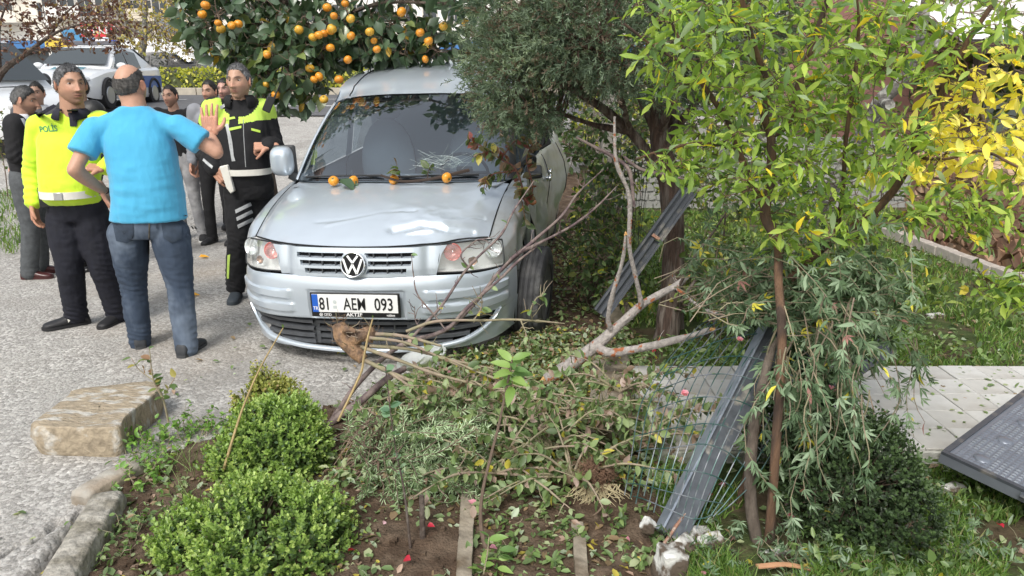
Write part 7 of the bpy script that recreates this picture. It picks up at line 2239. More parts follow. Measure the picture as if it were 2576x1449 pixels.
boxwood('bright green boxwood in the middle of the three at the left of the bed', (-1.02, 3.02, 0), [pe(700, 1095, 3.04, 112, 82, .18), pe(750, 1140, 2.98, 72, 70, .14), pe(600, 1165, 2.98, 75, 60, .13)], 1400, 22)
BPY = [(4, (.20, .22, .06)), (4, (.30, .32, .09)), (3, (.40, .38, .12)), (2, (.13, .13, .05)), (1, (.35, .25, .12))]
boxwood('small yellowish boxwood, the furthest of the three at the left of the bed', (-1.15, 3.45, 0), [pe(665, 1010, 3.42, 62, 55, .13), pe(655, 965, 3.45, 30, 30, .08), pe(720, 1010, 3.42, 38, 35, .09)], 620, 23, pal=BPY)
DP = [(4, (.040, .070, .028)), (4, (.06, .10, .038)), (2, (.08, .13, .05)), (3, (.028, .045, .02)), (1, (.06, .09, .05))]
boxwood('dark green boxwood at the bottom right in front of the patio', (1.28, 2.5, 0), [((1.30, 2.50, .19), (.24, .22, .26)), ((1.40, 2.42, .12), (.18, .18, .18))], 1700, 24, pal=DP, size=.018)
boxwood('dark green boxwood at the corner of the patio, behind the hanging vine', (1.25, 2.95, 0), [((1.22, 2.92, .25), (.20, .18, .30))], 1000, 25, pal=DP, size=.018)
# trees and hedges farther off
def bushy(name, label, base, limbs, ells, n, leafsz, pal, seed, m=LM, tp=None, cat='tree', per=30, maxlen=1.2, twr=.003, clip=None, barkm=None, n_obj=0, group=None, droop=.2, trunk=1, amp=.08, start=.2):
 base = np.array(base, float)
 t = thing(name, label, cat, base, 0, group); r = np.random.default_rng(seed)
 lim = limb_parts(t, limbs, barkm or bark_d, trunk=trunk, n=8) if limbs else [np.array([base, base + [0, 0, .3]])]
 L = Leaves(); tp = tp or OT
 def lf(L, pts, rr): twig_leaves(L, pts, rr, per, leafsz, len(tp), len(pal), pal_w(pal), droop=droop, spread=.9, updir=.5, normj=.9, start=start)
 grow(t, lim, ells, n, L, r, lf, twr, twmat=twm, amp=amp, maxlen=maxlen, clip=clip)
 L.build(t, m, tp, pal, n_obj=n_obj, seed=seed)
 return t
O2 = [lite(.62, .1, .1), lite(.5, .15, .2)]
OL = [lite(.55, .15, .2), lite(.45, .2, .3), lite(.65, .1, .1)]
PLP = [(5, (.085, .038, .034)), (4, (.13, .062, .048)), (2, (.19, .10, .07)), (.8, (.24, .17, .07))]
b = G(-60, 420); b = np.array([-5.9, 8.2, gfloor(-5.9, 8.2)])
lb1 = [b, P(-60, 330, 8.0), P(0, 190, 7.9), P(60, 140, 7.8), P(120, 95, 7.7), P(170, 70, 7.6), P(260, 50, 7.5)]
bushy('plum_tree', 'purple leaved plum tree over the police van in the upper left corner', b, [(lb1, [.06, .05, .035, .022, .016, .010, .005]), ([lb1[2], P(0, 60, 7.8), P(40, -30, 7.7)], [.02, .012, .006]), ([lb1[3], P(110, 130, 7.8), P(190, 125, 7.6)], [.010, .007, .003]), ([lb1[4], P(180, 20, 7.6), P(260, -20, 7.5)], [.012, .008, .004])],
 [px_ell(110, 20, 7.7, 190, 90, .6, 5), px_ell(230, 70, 7.5, 110, 60, .5, 2), px_ell(40, 110, 7.8, 110, 55, .5, 1.3), px_ell(290, 90, 7.5, 60, 60, .4, .8)], 420, .050, PLP, 41, tp=O2, per=34, maxlen=.9, n_obj=0, barkm=bark_d)
b = np.array([-6.3, 9.2, gfloor(-6.3, 9.2)])
bushy('shrub', 'green shrub at the left edge behind the man in the cardigan', b, [], [((-6.45, 9.2, 1.0), (.35, .4, .55), 1)], 90, .05, [(3, (.07, .11, .04)), (2, (.12, .17, .06)), (1, (.25, .22, .06))], 42, cat='shrub', tp=O2)
YPL = [(4, (.42, .34, .10)), (3, (.34, .33, .10)), (2, (.50, .37, .13)), (1.5, (.28, .18, .08))]
for k, (x, y1, lb, ells) in enumerate([
 (359, 200, 'yellowing street tree with a pale trunk above the balding man', [px_ell(330, 60, 30, 95, 75, 2, 4), px_ell(380, 110, 30, 60, 50, 1.5, 1), px_ell(380, 10, 30, 90, 60, 2, 2)]),
 (505, 205, 'thin yellowing street tree next to the persimmon branches', [px_ell(470, 60, 31, 60, 85, 2, 3), px_ell(440, 110, 31, 50, 40, 1.5, 1)])]):
 Y_ = 30 + k; c = P(x, y1, Y_); g = gfloor(c[0], Y_); bb = np.array([c[0], Y_, g])
 tp_ = P(x + 5, -60, Y_)
 bushy('street_tree', lb, bb, [([bb, bb + [.05, 0, 1.2], (bb + tp_) / 2, tp_], [.17, .15, .12, .05]), ([(bb + tp_) / 2, P(x - 50, 60, Y_), P(x - 70, 0, Y_)], [.08, .05, .03]), ([(bb + tp_) / 2, P(x + 30, 70, Y_)], [.06, .03])], ells, 260, .17, YPL, 45 + k, tp=O2, per=7, maxlen=3, twr=.008, barkm=bark_l, group='yellowing trees along the street')
t = thing('hedge', 'low yellow green hedge on the street median', 'hedge', (-12, 27.2, gfloor(-12, 27)))
r = np.random.default_rng(5); n = 9000
q = np.stack([r.uniform(-24, 12, n), np.zeros(n), np.zeros(n)], 1); th = r.uniform(-.2, math.pi + .2, n)
q[:, 1] = 27.2 + .04 * q[:, 0] + np.cos(th) * .75; q[:, 2] = gz(q[:, 0], q[:, 1]) + .2 + np.abs(np.sin(th)) * (.62 + .12 * vnoise(q, 1.3, 2, 2))
L = Leaves(); d = rand_dir(n, r); d[:, 2] = np.abs(d[:, 2])
L.add(q, frames(d, rand_dir(n, r)), r.uniform(.09, .17, n), np.zeros(n, int), r.choice(4, n, p=pal_w(hgm)))
hb = MB()
A = [[(x, 27.2 + .04 * x + .68 * math.cos(a), float(gz(x, 27.2)) + .15 + .58 * math.sin(a)) for a in np.linspace(0, math.pi, 9)] for x in np.linspace(-24, 12, 60)]
hb.grid(np.array(A) - np.array(t.location)); hb.build('core', mat('hedge_core', (.05, .06, .02), .9), t)
L.build(t, LM, O2, hgm, name='leaf', n_obj=0)
GM = [(4, (.10, .15, .045)), (3, (.16, .22, .06)), (2, (.24, .30, .07)), (2.2, (.055, .085, .035)), (.6, (.5, .42, .06))]
GD = [(4, (.045, .075, .035)), (3, (.07, .11, .045)), (2, (.10, .15, .06)), (1, (.14, .19, .06))]
for k, (c, rad, n, pal, sz, lb) in enumerate([
 ((1.6, 12.0, 2.2), (1.6, 1.2, 2.2), 420, GD, .11, 'dark broadleaf tree behind the juniper, above the road'),
 ((4.0, 11.6, 2.4), (1.9, 1.2, 2.2), 520, GM, .10, 'mid green bushy tree beyond the precast wall, left of the house'),
 ((6.6, 10.8, 1.9), (1.3, .9, 1.5), 300, GM, .10, 'yellow green shrub tree at the corner of the pink house'),
 ((.2, 14.5, 2.0), (1.4, 1.2, 1.6), 260, GD, .13, 'dark tree on the street side beyond the van roof')]):
 bb = np.array([c[0], c[1], gfloor(c[0], c[1])])
 bushy('broadleaf_tree', lb, bb, [([bb, (bb + np.array(c)) / 2, np.array(c) + [0, 0, rad[2] * .4]], [.12, .09, .03])], [(c, rad, 1)], n, sz * 1.25, pal, 60 + k, tp=O2, per=16, maxlen=1.6, twr=.006, group='trees beyond the garden wall')
IV = [(4, (.055, .10, .035)), (3, (.09, .15, .05)), (2, (.16, .22, .06)), (1.5, (.42, .42, .06)), (1, (.30, .34, .07))]
for k, (c, rad, n, lb) in enumerate([
 ((.78, 6.2, .55), (.26, 1.1, .55), 400, 'dark ivy climbing the wire fence beside the van'),
 ((1.15, 7.9, 1.2), (.5, 1.0, .7), 240, 'yellow green climber on the fence behind the broken mirror'),
 ((.75, 5.1, .35), (.22, .5, .33), 130, 'small green bush at the foot of the juniper trunk')]):
 bb = np.array([c[0], c[1], .03])
 bushy('climber', lb, bb, [([bb, np.array(c)], [.015, .006])], [(c, rad, 1)], n, .062, IV if k != 1 else IV[2:], 70 + k, tp=OL, per=26, maxlen=.6, cat='shrub', twr=.0025)
# fence remains
anth = mat('anthracite_steel', (.066, .074, .088), .42, metal=.25, col2=(.23, .215, .19), vscale=9, mixs=(.56, .70), var=.15, bump=.08, bscale=60, coord='Object')
rust = mat('rusty_steel', (.30, .16, .11), .85, col2=(.42, .33, .27), vscale=40, var=.3)
t0, t1 = P(1684, 1352, 2.40), P(1976, 778, 2.98)
t = thing('leaning_fence_post', 'dark steel fence post leaning to the right over its torn out footing, scuffed with mud', 'fence post', t0)
d = t1 - t0; s_, dd, u_ = frame(d, (0, -1, .3))
mb = MB().bar((0, 0, 0), d, .10, .06, up=tuple(u_));
sst = mat('scuffed_steel', (.10, .112, .13), .45, metal=.2, col2=(.36, .34, .30), vscale=13, mixs=(.56, .68), var=.2, bump=.15, bscale=50)
mb.build('tube', sst, t, False)
lf_ = MB(); lf_.bar(-s_ * .054 + u_ * .012, d * .995 - s_ * .054 + u_ * .012, .008, .080, up=tuple(u_)); lf_.build('flange', mat('light_steel', (.26, .30, .36), .4, metal=.3, var=.2, vscale=8), t, False)
MB().bar(d * .993, d * 1.004, .105, .065, up=tuple(u_)).build('cap', anth, t, False)
tr1, tr2 = P(1740, 1395, 2.33) , P(1970, 898, 2.95)
tag(MB().tube(wiggle(P(1668, 1372, 2.34), P(1980, 905, 2.92), 12, .008, RNG), .0065, 6).build('reinforcing_bar', rust), 'thin rusty reinforcing bar crossing in front of the leaning post', 'metal bar')
ctl = [[(1570, 1258, 2.62), (1650, 1290, 2.42), (1735, 1330, 2.33), (1800, 1300, 2.36)], [(1588, 1150, 2.72), (1690, 1140, 2.50), (1800, 1145, 2.42), (1895, 1210, 2.46)], [(1620, 1000, 2.92), (1760, 950, 2.78), (1890, 960, 2.66), (2010, 1030, 2.70)],
 [(1720, 860, 3.1), (1860, 812, 3.05), (1990, 800, 2.98), (2100, 900, 2.96)], [(1800, 790, 3.25), (1900, 745, 3.2), (2020, 745, 3.15), (2150, 850, 3.05)]]
S_ = patch([[tuple(P(*a)) for a in r] for r in ctl], 60, 60)
S_ = S_ + (vnoise(S_.reshape(-1, 3), 5, 3, 2) * .007).reshape(60, 60, 1)
mo_ = P(1800, 1050, 2.7)
t = thing('wire_mesh', 'green coated welded wire mesh crumpled and folded around the leaning post', 'wire mesh', mo_)
wirem = mat('green_wire', (.035, .095, .085), .4, col2=(.20, .215, .24), vscale=14, mixs=(.45, .6), metal=.2)
r = random.Random(9)
for k in range(17):
 j = 59 * k / 16; j0 = min(int(j), 58); f = j - j0
 col_ = S_[:, j0] * (1 - f) + S_[:, j0 + 1] * f
 e = r.randint(0, 6); col_ = col_[r.randint(0, 3):60 - e:2]
 col_ = col_ + np.array([0, 0, .002]) * np.sin(np.arange(len(col_)) * 1.1 + k)[:, None]
 MB().tube(col_ - mo_, .0023, 5).build('wire', wirem, t)
for k in range(13):
 i = 2 + int(56 * k / 12); row = S_[i] + np.array([0, -.004, .004]); a = r.randint(0, 5); b = 60 - r.randint(0, 8)
 MB().tube(row[a:b:2] - mo_, .0023, 5).build('wire', wirem, t)
a, b = P(1510, 790, 4.15), P(1732, 478, 4.42)
t = thing('channel_post', 'dark grey steel channel post lying tilted against the juniper trunk', 'fence post', a)
d = b - a; s_, dd, u_ = frame(d, (0, -1, .3))
w3 = .098
MB().bar((0, 0, 0), d, w3, .012, up=tuple(u_)).build('web', anth, t, False)
for sg in (-1, 1): MB().bar(s_ * sg * w3 * .43 + u_ * .018, d + s_ * sg * w3 * .43 + u_ * .018, .014, .030, up=tuple(u_)).build('flange', anth, t, False)
MB().bar(u_ * .02 - s_ * .008, d + u_ * .02 - s_ * .008, .020, .022, up=tuple(u_)).build('rib', anth, t, False)
MB().bar(d * .60 + u_ * .035, d * .62 + u_ * .035, .05, .02, up=tuple(u_)).build('clip', rust, t, False)
a, b = P(2085, 965, 3.15), P(2232, 868, 3.5)
mb = MB().bar(a, b, .10, .02, up=(0, -.6, 1)); o = mb.build('fence_plate', anth, None, False); tag(o, 'dark flat fence plate lying on the lawn edge behind the hanging vine', 'metal plate')
cp = mat('fence_post_concrete', (.27, .25, .225), .95, var=.25, vscale=6, bump=.5, bscale=40)
for k, (x, y, h, lb) in enumerate([(.83, 6.75, 1.75, 'weathered concrete fence post just right of the van'), (.90, 8.4, 1.7, 'concrete fence post further back beside the rear of the van'), ]):
 o = MB().box((0, 0, h / 2), (.11, .11, h), bev=.008).build('fence_post', cp, None, False); o.location = (x, y, .02); o.rotation_euler = (.03 * (1 - k), .02, .1); tag(o, lb, 'fence post')
t = thing('wire_fence', 'thin vertical wire fence sagging between the concrete post and the juniper', 'fence', (.9, 5.2, .1))
wd = mat('dark_wire', (.05, .055, .055), .5, metal=.5)
for k in range(26):
 y = k * .13; MB().tube([(.0 + .02 * math.sin(k), y - .3, .05), (.03 * math.sin(k * .7) - .03, y - .26 + .03 * math.sin(k * 2.), .5), (0.0, y - .3, 1.05)], .0022, 4).build('wire', wd, t)
for z in (.25, .6, 1.0): MB().tube([(.0, -.4, z), (-.03, 1.2, z - .05), (0.02, 3.2, z)], .0028, 4).build('wire', wd, t)
whp = mat('whitewashed_concrete', (.62, .62, .59), .85, col2=(.10, .075, .055), vscale=11, mixs=(.44, .54), bump=.8, bscale=50, bdist=.008, var=.15)
for k, (x, y, Y_, sz, rot, lb) in enumerate([
 (1686, 1425, 2.22, (.10, .10, .14), (0, .1, .2), 'tall whitewashed footing block at the foot of the leaning post'),
 (1765, 1345, 2.42, (.09, .07, .045), (.2, .3, .5), 'whitewashed chunk with soil on top, right of the post foot'),
 (1790, 1368, 2.36, (.09, .06, .06), (.1, -.2, .15), 'whitewashed brick shaped chunk, rightmost of those at the post foot'),
 (1722, 1372, 2.34, (.075, .07, .06), (.6, .3, 1), 'small pale rubble lump directly in front of the post foot'),
 (1630, 1322, 2.42, (.05, .05, .04), (.5, .9, 0), 'small white crumb of concrete left of the post foot'),
 (1948, 1402, 2.36, (.14, .08, .05), (0, 0, .3), 'flat grey concrete piece at the foot of the tree stems'),
 (2398, 1232, 2.72, (.11, .06, .04), (0, .1, .5), 'white broken brick on the lawn below the fallen gate panel'),
 (2392, 1393, 2.35, (.10, .09, .06), (.1, .1, .9), 'grey stone among the leaves at the bottom right'),
 (2355, 795, 5.1, (.13, .08, .03), (0, 0, .2), 'pale flat shard lying on the lawn beyond the patio')]):
 c = P(x, y, Y_); mb = rock(MB(), (0, 0, 0), sz, Rxyz(*rot), seed=k + 1, rough=.22, n=8)
 o = mb.build('concrete_chunk', whp if k != 7 else conc, None, True, 40); o.location = Vector(c); tag(o, lb, 'rubble', 'broken concrete pieces')
A0, B0, C0 = P(2367, 1140, 2.72), P(2565, 960, 3.40), P(2640, 1268, 2.42)
t = thing('gate_panel', 'dark grey embossed metal gate panel lying tilted on rubble at the right edge', 'gate', A0)
ex = (C0 - A0); ey = (B0 - A0); Lx = np.linalg.norm(ex) * 2.4; Ly = np.linalg.norm(ey); ex /= np.linalg.norm(ex); ey -= ex * (ey @ ex); ey /= np.linalg.norm(ey); ez = np.cross(ex, ey)
Rg = np.stack([ex, ey, ez], 1)
gp = mat('gate_steel', (.20, .22, .26), .38, metal=.45, var=.12, vscale=6, bump=.05, bscale=40)
MB().box((Lx / 2, Ly / 2, -.02), (Lx, Ly, .045)).build('sheet', gp, t, False)
fr_ = MB()
for c, s in (((Lx / 2, .010, .004), (Lx, .022, .012)), ((Lx / 2, Ly - .010, .004), (Lx, .022, .012)), ((.010, Ly / 2, .004), (.022, Ly - .046, .012))): fr_.box(c, s)
fr_.build('frame', anth, t, False)
em = MB(); n0 = 0; V_, F_ = [], []
stp = .024
for i in range(int((Lx - .06) / stp)):
 for j in range(int((Ly - .06) / stp)):
  x, y = .035 + (i + .5) * stp, .035 + (j + .5) * stp; h = .004 if ((i // 5 + j // 5) % 2) else .0028; w = .0095
  k = len(V_); V_ += [(x - w, y - w, .0026), (x + w, y - w, .0026), (x + w, y + w, .0026), (x - w, y + w, .0026), (x - w * .5, y - w * .5, .0026 + h), (x + w * .5, y - w * .5, .0026 + h), (x + w * .5, y + w * .5, .0026 + h), (x - w * .5, y + w * .5, .0026 + h)]
  F_ += [(k + 4, k + 5, k + 6, k + 7), (k, k + 1, k + 5, k + 4), (k + 1, k + 2, k + 6, k + 5), (k + 2, k + 3, k + 7, k + 6), (k + 3, k, k + 4, k + 7)]
_om = MB().ball((0, 0, 0), (.035, .035, .010), nu=12, nv=6).mesh('ornament', gp)
for i in range(6):
 for j in range(4):
  link('ornament', _om, t).location = (.12 + i * .19, .10 + j * Ly / 4.3, .002)
tag(MB().add(V_, F_).build('embossing', gp, t, False), kind='stuff')
MB().tube([(.30, -.012, -.01), (.37, -.012, -.01)], .014, 8).build('hinge', anth, t)
t.rotation_euler = Matrix([list(q) for q in Rg]).to_euler()
# broken branches
cher = mat('silver_red_bark', (.34, .31, .29), .8, col2=(.32, .11, .045), vscale=22, mixs=(.57, .63), var=.35, bump=1, bscale=70, bdist=.008, stretch=(1, 1, 1))
twg = mat('plum_twig', (.21, .165, .15), .8, col2=(.11, .075, .08), vscale=20, var=.3, bump=.6, bscale=120, bdist=.003)
wood = mat('raw_wood', (.62, .36, .14), .8, var=.3, vscale=40, bump=.8, bscale=90)
def branch(label, limbs, m, base=None, splinters=(), twigs=0, seed=0, leaf=None, tp=None, pal=None, cat='branch', name='broken_branch', nobj=80, rough=.002, group=None, first=None):
 base = np.array(limbs[0][0][0] if base is None else base)
 t = thing(name, label, cat, base, 0, group); r = np.random.default_rng(seed)
 nf = first[0] if first else 0
 lim = (limb_parts(t, limbs[:nf], first[1], name='root', n=12, seed=seed, rough=.009) if nf else []) + limb_parts(t, limbs[nf:], m, name='limb', n=10, seed=seed, rough=rough)
 for p, d, rad in splinters:
  p = np.array(p); d = np.array(d, float); mb = MB()
  for k in range(9):
   e = rand_dir(1, r)[0] * rad * .75
   mb.tube([p + e * .8 - base, p + e * .5 + d * r.uniform(.3, 1) * rad * 2.6 - base], [rad * .38, .001], 4)
  tag(mb.build('splintered_end', wood, t), kind='stuff')
 if twigs:
  mb = MB()
  for k in range(twigs):
   l = lim[r.integers(0, len(lim))]; i = r.integers(2, len(l) - 1); T = l[i] - l[i - 1]; T /= np.linalg.norm(T)
   d = T * .8 + rand_dir(1, r)[0]; d /= np.linalg.norm(d); ln = r.uniform(.02, .11)
   mb.tube(wiggle(l[i], l[i] + d * ln, 4, .08, r) - base, np.linspace(.0028, .0012, 4), 4)
  mb.build('spurs', m, t); t.children[-1]['kind'] = 'stuff'
 if leaf:
  L = Leaves(); leaf(L, lim, r); L.build(t, LM, tp or OT, pal, n_obj=nobj, seed=seed)
 return t
Q = lambda *a: [P(*p) for p in a]
main = Q((1374, 956, 3.86), (1426, 923, 3.88), (1496, 872, 3.92), (1562, 814, 3.95), (1623, 761, 4.0), (1696, 721, 4.05), (1728, 697, 4.08))
branch('thick silvery broken branch with orange scars lying from the footing towards the juniper trunk', [(main, [.036, .040, .036, .027, .023, .020, .016]), (Q((1496, 872, 3.92), (1540, 888, 3.85), (1637, 870, 3.8), (1720, 850, 3.78), (1785, 830, 3.75)), [.030, .026, .022, .018, .015]),
 (Q((1540, 840, 3.93), (1530, 800, 3.9), (1542, 737, 3.86), (1566, 656, 3.83), (1574, 592, 3.8)), [.016, .014, .013, .011, .008]), (Q((1600, 785, 3.98), (1612, 760, 3.95), (1599, 697, 3.92), (1583, 616, 3.9), (1583, 495, 3.88), (1550, 406, 3.86), (1546, 293, 3.85)), [.015, .013, .012, .012, .012, .010, .006]),
 (Q((1696, 721, 4.05), (1760, 770, 4.0), (1830, 800, 3.95)), [.012, .010, .006])], cher, splinters=[(main[0], (-.6, -.1, -.5), .038), (main[-1], (.6, .1, .5), .018), (P(1785, 830, 3.75), (1, 0, .15), .016), (P(1574, 592, 3.8), (.1, 0, 1), .010)], twigs=26, seed=3, rough=.004)
branch('pale bare stick arching from the junipers towards the right above the channel post', [(Q((1570, 394, 3.95), (1590, 412, 3.95), (1623, 430, 3.95), (1688, 442, 3.95), (1776, 470, 3.95)), [.008, .009, .009, .008, .005]), (Q((1449, 345, 4.0), (1500, 372, 4.0), (1542, 394, 4.0), (1583, 430, 3.95), (1595, 520, 3.92)), [.006, .009, .011, .011, .009])], twg, twigs=14, seed=5)
branch('dark twig rising beside the thick branch towards the garden tree', [(Q((1700, 735, 4.06), (1740, 660, 4.0), (1790, 590, 3.9), (1830, 530, 3.8)), [.010, .008, .006, .004]), (Q((1713, 760, 4.05), (1760, 700, 4.1), (1790, 780, 4.1), (1800, 850, 4.1)), [.010, .009, .007, .005])], bark_d, twigs=12, seed=6)
b0 = P(828, 1072, 3.42)
LV = [(4, (.15, .24, .10)), (3, (.22, .30, .13)), (1, (.45, .42, .07))]
def canelf(idx, per=9, sz=.05, start=.3):
 def f(L, ls, r):
  for i in idx: twig_leaves(L, ls[i], r, per, sz, 3, 3, pal_w(LV), droop=.5, spread=1.0, start=start)
 return f
branch('longest bare branch sweeping from the boxwood across the bumper up to the van door', [(Q((828, 1072, 3.42), (900, 965, 3.5), (1003, 872, 3.62), (1120, 830, 3.72), (1199, 757, 3.78), (1259, 681, 3.85), (1340, 608, 3.95), (1413, 543, 4.05), (1453, 487, 4.1), (1518, 426, 4.15)), [.017, .014, .013, .012, .011, .010, .009, .008, .006, .003]),
 (Q((1259, 681, 3.85), (1300, 640, 3.86), (1348, 616, 3.9), (1441, 567, 4.0), (1502, 519, 4.05), (1558, 462, 4.1)), [.009, .009, .008, .007, .006, .003])], twg, twigs=34, seed=8, leaf=canelf([0], 3, .045, .3), tp=OT, pal=LV)
branch('thinner bare branch rising past the right headlight of the van', [(Q((1040, 845, 3.6), (1110, 770, 3.68), (1178, 672, 3.75), (1259, 592, 3.82), (1292, 531, 3.88), (1344, 454, 3.95)), [.009, .008, .007, .006, .005, .003]), (Q((1178, 672, 3.75), (1160, 640, 3.74), (1200, 604, 3.8), (1225, 606, 3.8)), [.005, .004, .003, .002]), (Q((1134, 822, 3.7), (1180, 770, 3.72), (1260, 700, 3.8), (1300, 660, 3.85), (1350, 620, 3.9)), [.010, .009, .008, .007, .004])], twg, twigs=24, seed=9, leaf=canelf([0, 2], 9, .048, .15), tp=OT, pal=LV)
branch('thin upright twig in front of the bumper, right of the number plate', [(Q((1120, 828, 3.6), (1090, 790, 3.62), (1050, 740, 3.64), (1040, 690, 3.66), (1035, 640, 3.66)), [.005, .004, .0035, .003, .002]), (Q((1060, 830, 3.6), (1045, 805, 3.62), (1043, 770, 3.62)), [.004, .003, .002])], twg, twigs=9, seed=10, leaf=canelf([0], 10, .03), tp=OT, pal=LV)
branch('thick sawn branch lying from the boxwood under the rose canes', [(Q((815, 1080, 3.38), (860, 1042, 3.42), (909, 1008, 3.48), (975, 952, 3.55), (1060, 905, 3.6)), [.019, .021, .020, .018, .014])], twg, twigs=5, seed=11, rough=.003)
rosg = mat('green_cane', (.25, .225, .14), .8, col2=(.27, .21, .16), vscale=12, var=.25)
branch('green thorny rose cane running level in front of the van tyre', [(Q((1022, 834, 3.45), (1080, 812, 3.46), (1135, 806, 3.47), (1220, 806, 3.48), (1285, 804, 3.5), (1360, 808, 3.5), (1421, 814, 3.5)), [.008, .0075, .007, .0065, .006, .005, .003]), (Q((1190, 806, 3.48), (1210, 780, 3.47), (1212, 750, 3.46)), [.004, .003, .002]), (Q((1340, 808, 3.5), (1335, 780, 3.48), (1350, 750, 3.47), (1365, 745, 3.47)), [.004, .003, .0025, .002]), (Q((1310, 806, 3.5), (1320, 830, 3.48), (1326, 850, 3.47)), [.003, .003, .002])], rosg, twigs=30, seed=12,
 leaf=lambda L, ls, r: [twig_leaves(L, l, r, 60, .055, 3, 3, pal_w([(3, 0), (1, 0), (2.5, 0)]), droop=.4, spread=1, start=.3) for l in ls[1:]], tp=OT, pal=LV)
rootm = mat('root_wood', (.30, .185, .105), .9, col2=(.13, .085, .06), vscale=22, mixs=(.4, .6), var=.3, bump=1, bscale=90, bdist=.006)
ro = P(875, 845, 3.40)
LR = [(4, (.13, .20, .075)), (3, (.19, .25, .12)), (2, (.24, .17, .13)), (1.5, (.34, .24, .20)), (1, (.46, .40, .07)), (2, (.08, .13, .05))]
can = [(Q((905, 900, 3.36), (1000, 945, 3.30), (1130, 990, 3.2), (1280, 1030, 3.12), (1420, 1060, 3.05), (1540, 1085, 3.0)), [.016, .013, .010, .008, .006, .004]),
 (Q((900, 870, 3.38), (1000, 905, 3.32), (1110, 945, 3.26), (1260, 980, 3.2), (1400, 1010, 3.12), (1590, 1070, 3.02)), [.015, .012, .010, .008, .006, .003]),
 (Q((930, 870, 3.38), (1040, 880, 3.36), (1130, 905, 3.3), (1240, 950, 3.22), (1360, 985, 3.15), (1500, 1005, 3.1)), [.013, .011, .009, .008, .006, .004]),
 (Q((925, 840, 3.40), (1010, 845, 3.38), (1110, 870, 3.34)), [.014, .012, .009]), (Q((930, 850, 3.36), (1020, 862, 3.34), (1120, 905, 3.3), (1180, 930, 3.27)), [.012, .010, .008, .005]),
 (Q((950, 915, 3.34), (1050, 985, 3.22), (1150, 1050, 3.1), (1215, 1120, 3.0), (1280, 1160, 2.95), (1390, 1165, 2.95)), [.010, .008, .006, .005, .004, .002]),
 (Q((1130, 905, 3.3), (1250, 930, 3.28), (1350, 960, 3.2), (1470, 1040, 3.05), (1620, 1090, 2.95)), [.007, .006, .005, .004, .002]),
 (Q((1280, 1030, 3.12), (1330, 1040, 3.1), (1430, 1075, 3.02), (1560, 1130, 2.9), (1640, 1120, 2.88)), [.005, .005, .004, .003, .002])]
rt = [(Q((915, 905, 3.36), (880, 870, 3.38), (862, 845, 3.40), (850, 815, 3.42)), [.028, .042, .045, .030]), (Q((880, 870, 3.38), (900, 850, 3.38), (930, 838, 3.4), (925, 860, 3.38)), [.03, .034, .034, .026]), (Q((862, 845, 3.4), (872, 828, 3.36), (895, 835, 3.34)), [.018, .014, .006])]
can = [(p_, [q * .74 for q in r_]) for p_, r_ in can]
t = branch('uprooted rose bush, gnarled root against the bumper and canes fanned to the right', rt + can, rosg, base=ro, twigs=60, seed=14, cat='rose bush', name='uprooted_rose', rough=.003, nobj=200, first=(3, rootm),
 leaf=lambda L, ls, r: [twig_leaves(L, l, r, 40, .058, 3, 6, pal_w(LR), droop=.35, spread=1.0, start=.45 if i < 8 else .2, updir=.5, normj=.9) for i, l in list(enumerate(ls))[3:]], tp=OT, pal=LR)
r = np.random.default_rng(3); mb = MB()
for k in range(170):
 l = [P(850, 815, 3.42), P(865, 850, 3.4), P(900, 845, 3.39), P(930, 838, 3.4)][r.integers(0, 4)]; q = l + rand_dir(1, r)[0] * .030
 mb.tube(wiggle(q, q + rand_dir(1, r)[0] * r.uniform(.02, .06), 4, .3, r) - ro, np.linspace(.0018, .0006, 4), 3, cap=False)
tag(mb.build('root_hair', mat('root_hair', (.14, .09, .055), 1), t), kind='stuff')
HP = [(4, (.15, .22, .085)), (3, (.22, .29, .12)), (2, (.30, .36, .20)), (1.5, (.27, .19, .15)), (1, (.40, .30, .26)), (.5, (.50, .44, .07)), (2.5, (.085, .13, .05))]
for k, (x, y, lb, dr) in enumerate([(1150, 985, 'torn leafy branch on the heap nearest the bumper, under the rose canes', 1), (1300, 1060, 'torn leafy branch in the middle of the heap, left of the footing', 1), (1130, 1060, 'leafy torn branch draped across the top of the rosemary', -1),
 (1480, 1060, 'branch with pinkish undersides of leaves at the right end of the heap', 1), (1390, 1130, 'torn leafy branch above the dried root ball', -1), (1250, 1190, 'torn leafy branch low on the heap, right of the rosemary', 1), (1600, 1110, 'leafy branch caught between the heap and the wire mesh', 1), (1560, 985, 'torn leafy branch lying over the concrete footing beside the mesh', 1), (1440, 1200, 'torn leafy branch just left of the dried root ball', -1), (1200, 1030, 'torn leafy branch under the large leaves of the sapling', 1)]):
 r = np.random.default_rng(200 + k); Y_ = np.interp(y, [900, 1200], [3.55, 2.75]); c = P(x, y, Y_); c[2] = max(c[2], .05); ls = []
 for j in range(13):
  e = c + np.array([dr * r.uniform(.05, .42) * (1 if j < 8 else -1), r.normal() * .14, r.uniform(-.05, .20 if y > 1000 else .10)]); e[2] = max(e[2], .04)
  ls.append(([c, (c + e) / 2 + [0, 0, .05], e], [.006, .0045, .002]))
 branch(lb, ls, rosg, twigs=34, seed=210 + k, name='torn_branch', group='torn leafy branches in the heap', nobj=36, tp=OT, pal=HP, leaf=lambda L, l_, r_: [twig_leaves(L, q, r_, 78, .050, 3, 7, pal_w(HP), droop=.25, spread=1.05, start=.1, updir=.5, normj=.9) for q in l_])
bag = P(1060, 900, 3.62)
mb = MB().ball((0, 0, 0), (.085, .06, .05), nu=40, nv=28); v = mb.V[0]; n_ = v / np.linalg.norm(v, axis=1, keepdims=True)
v += n_ * ((1 - 2 * np.abs(vnoise(v, 22, 3, 3))) * .022)[:, None]; v[:, 0] += v[:, 2] * 1.2
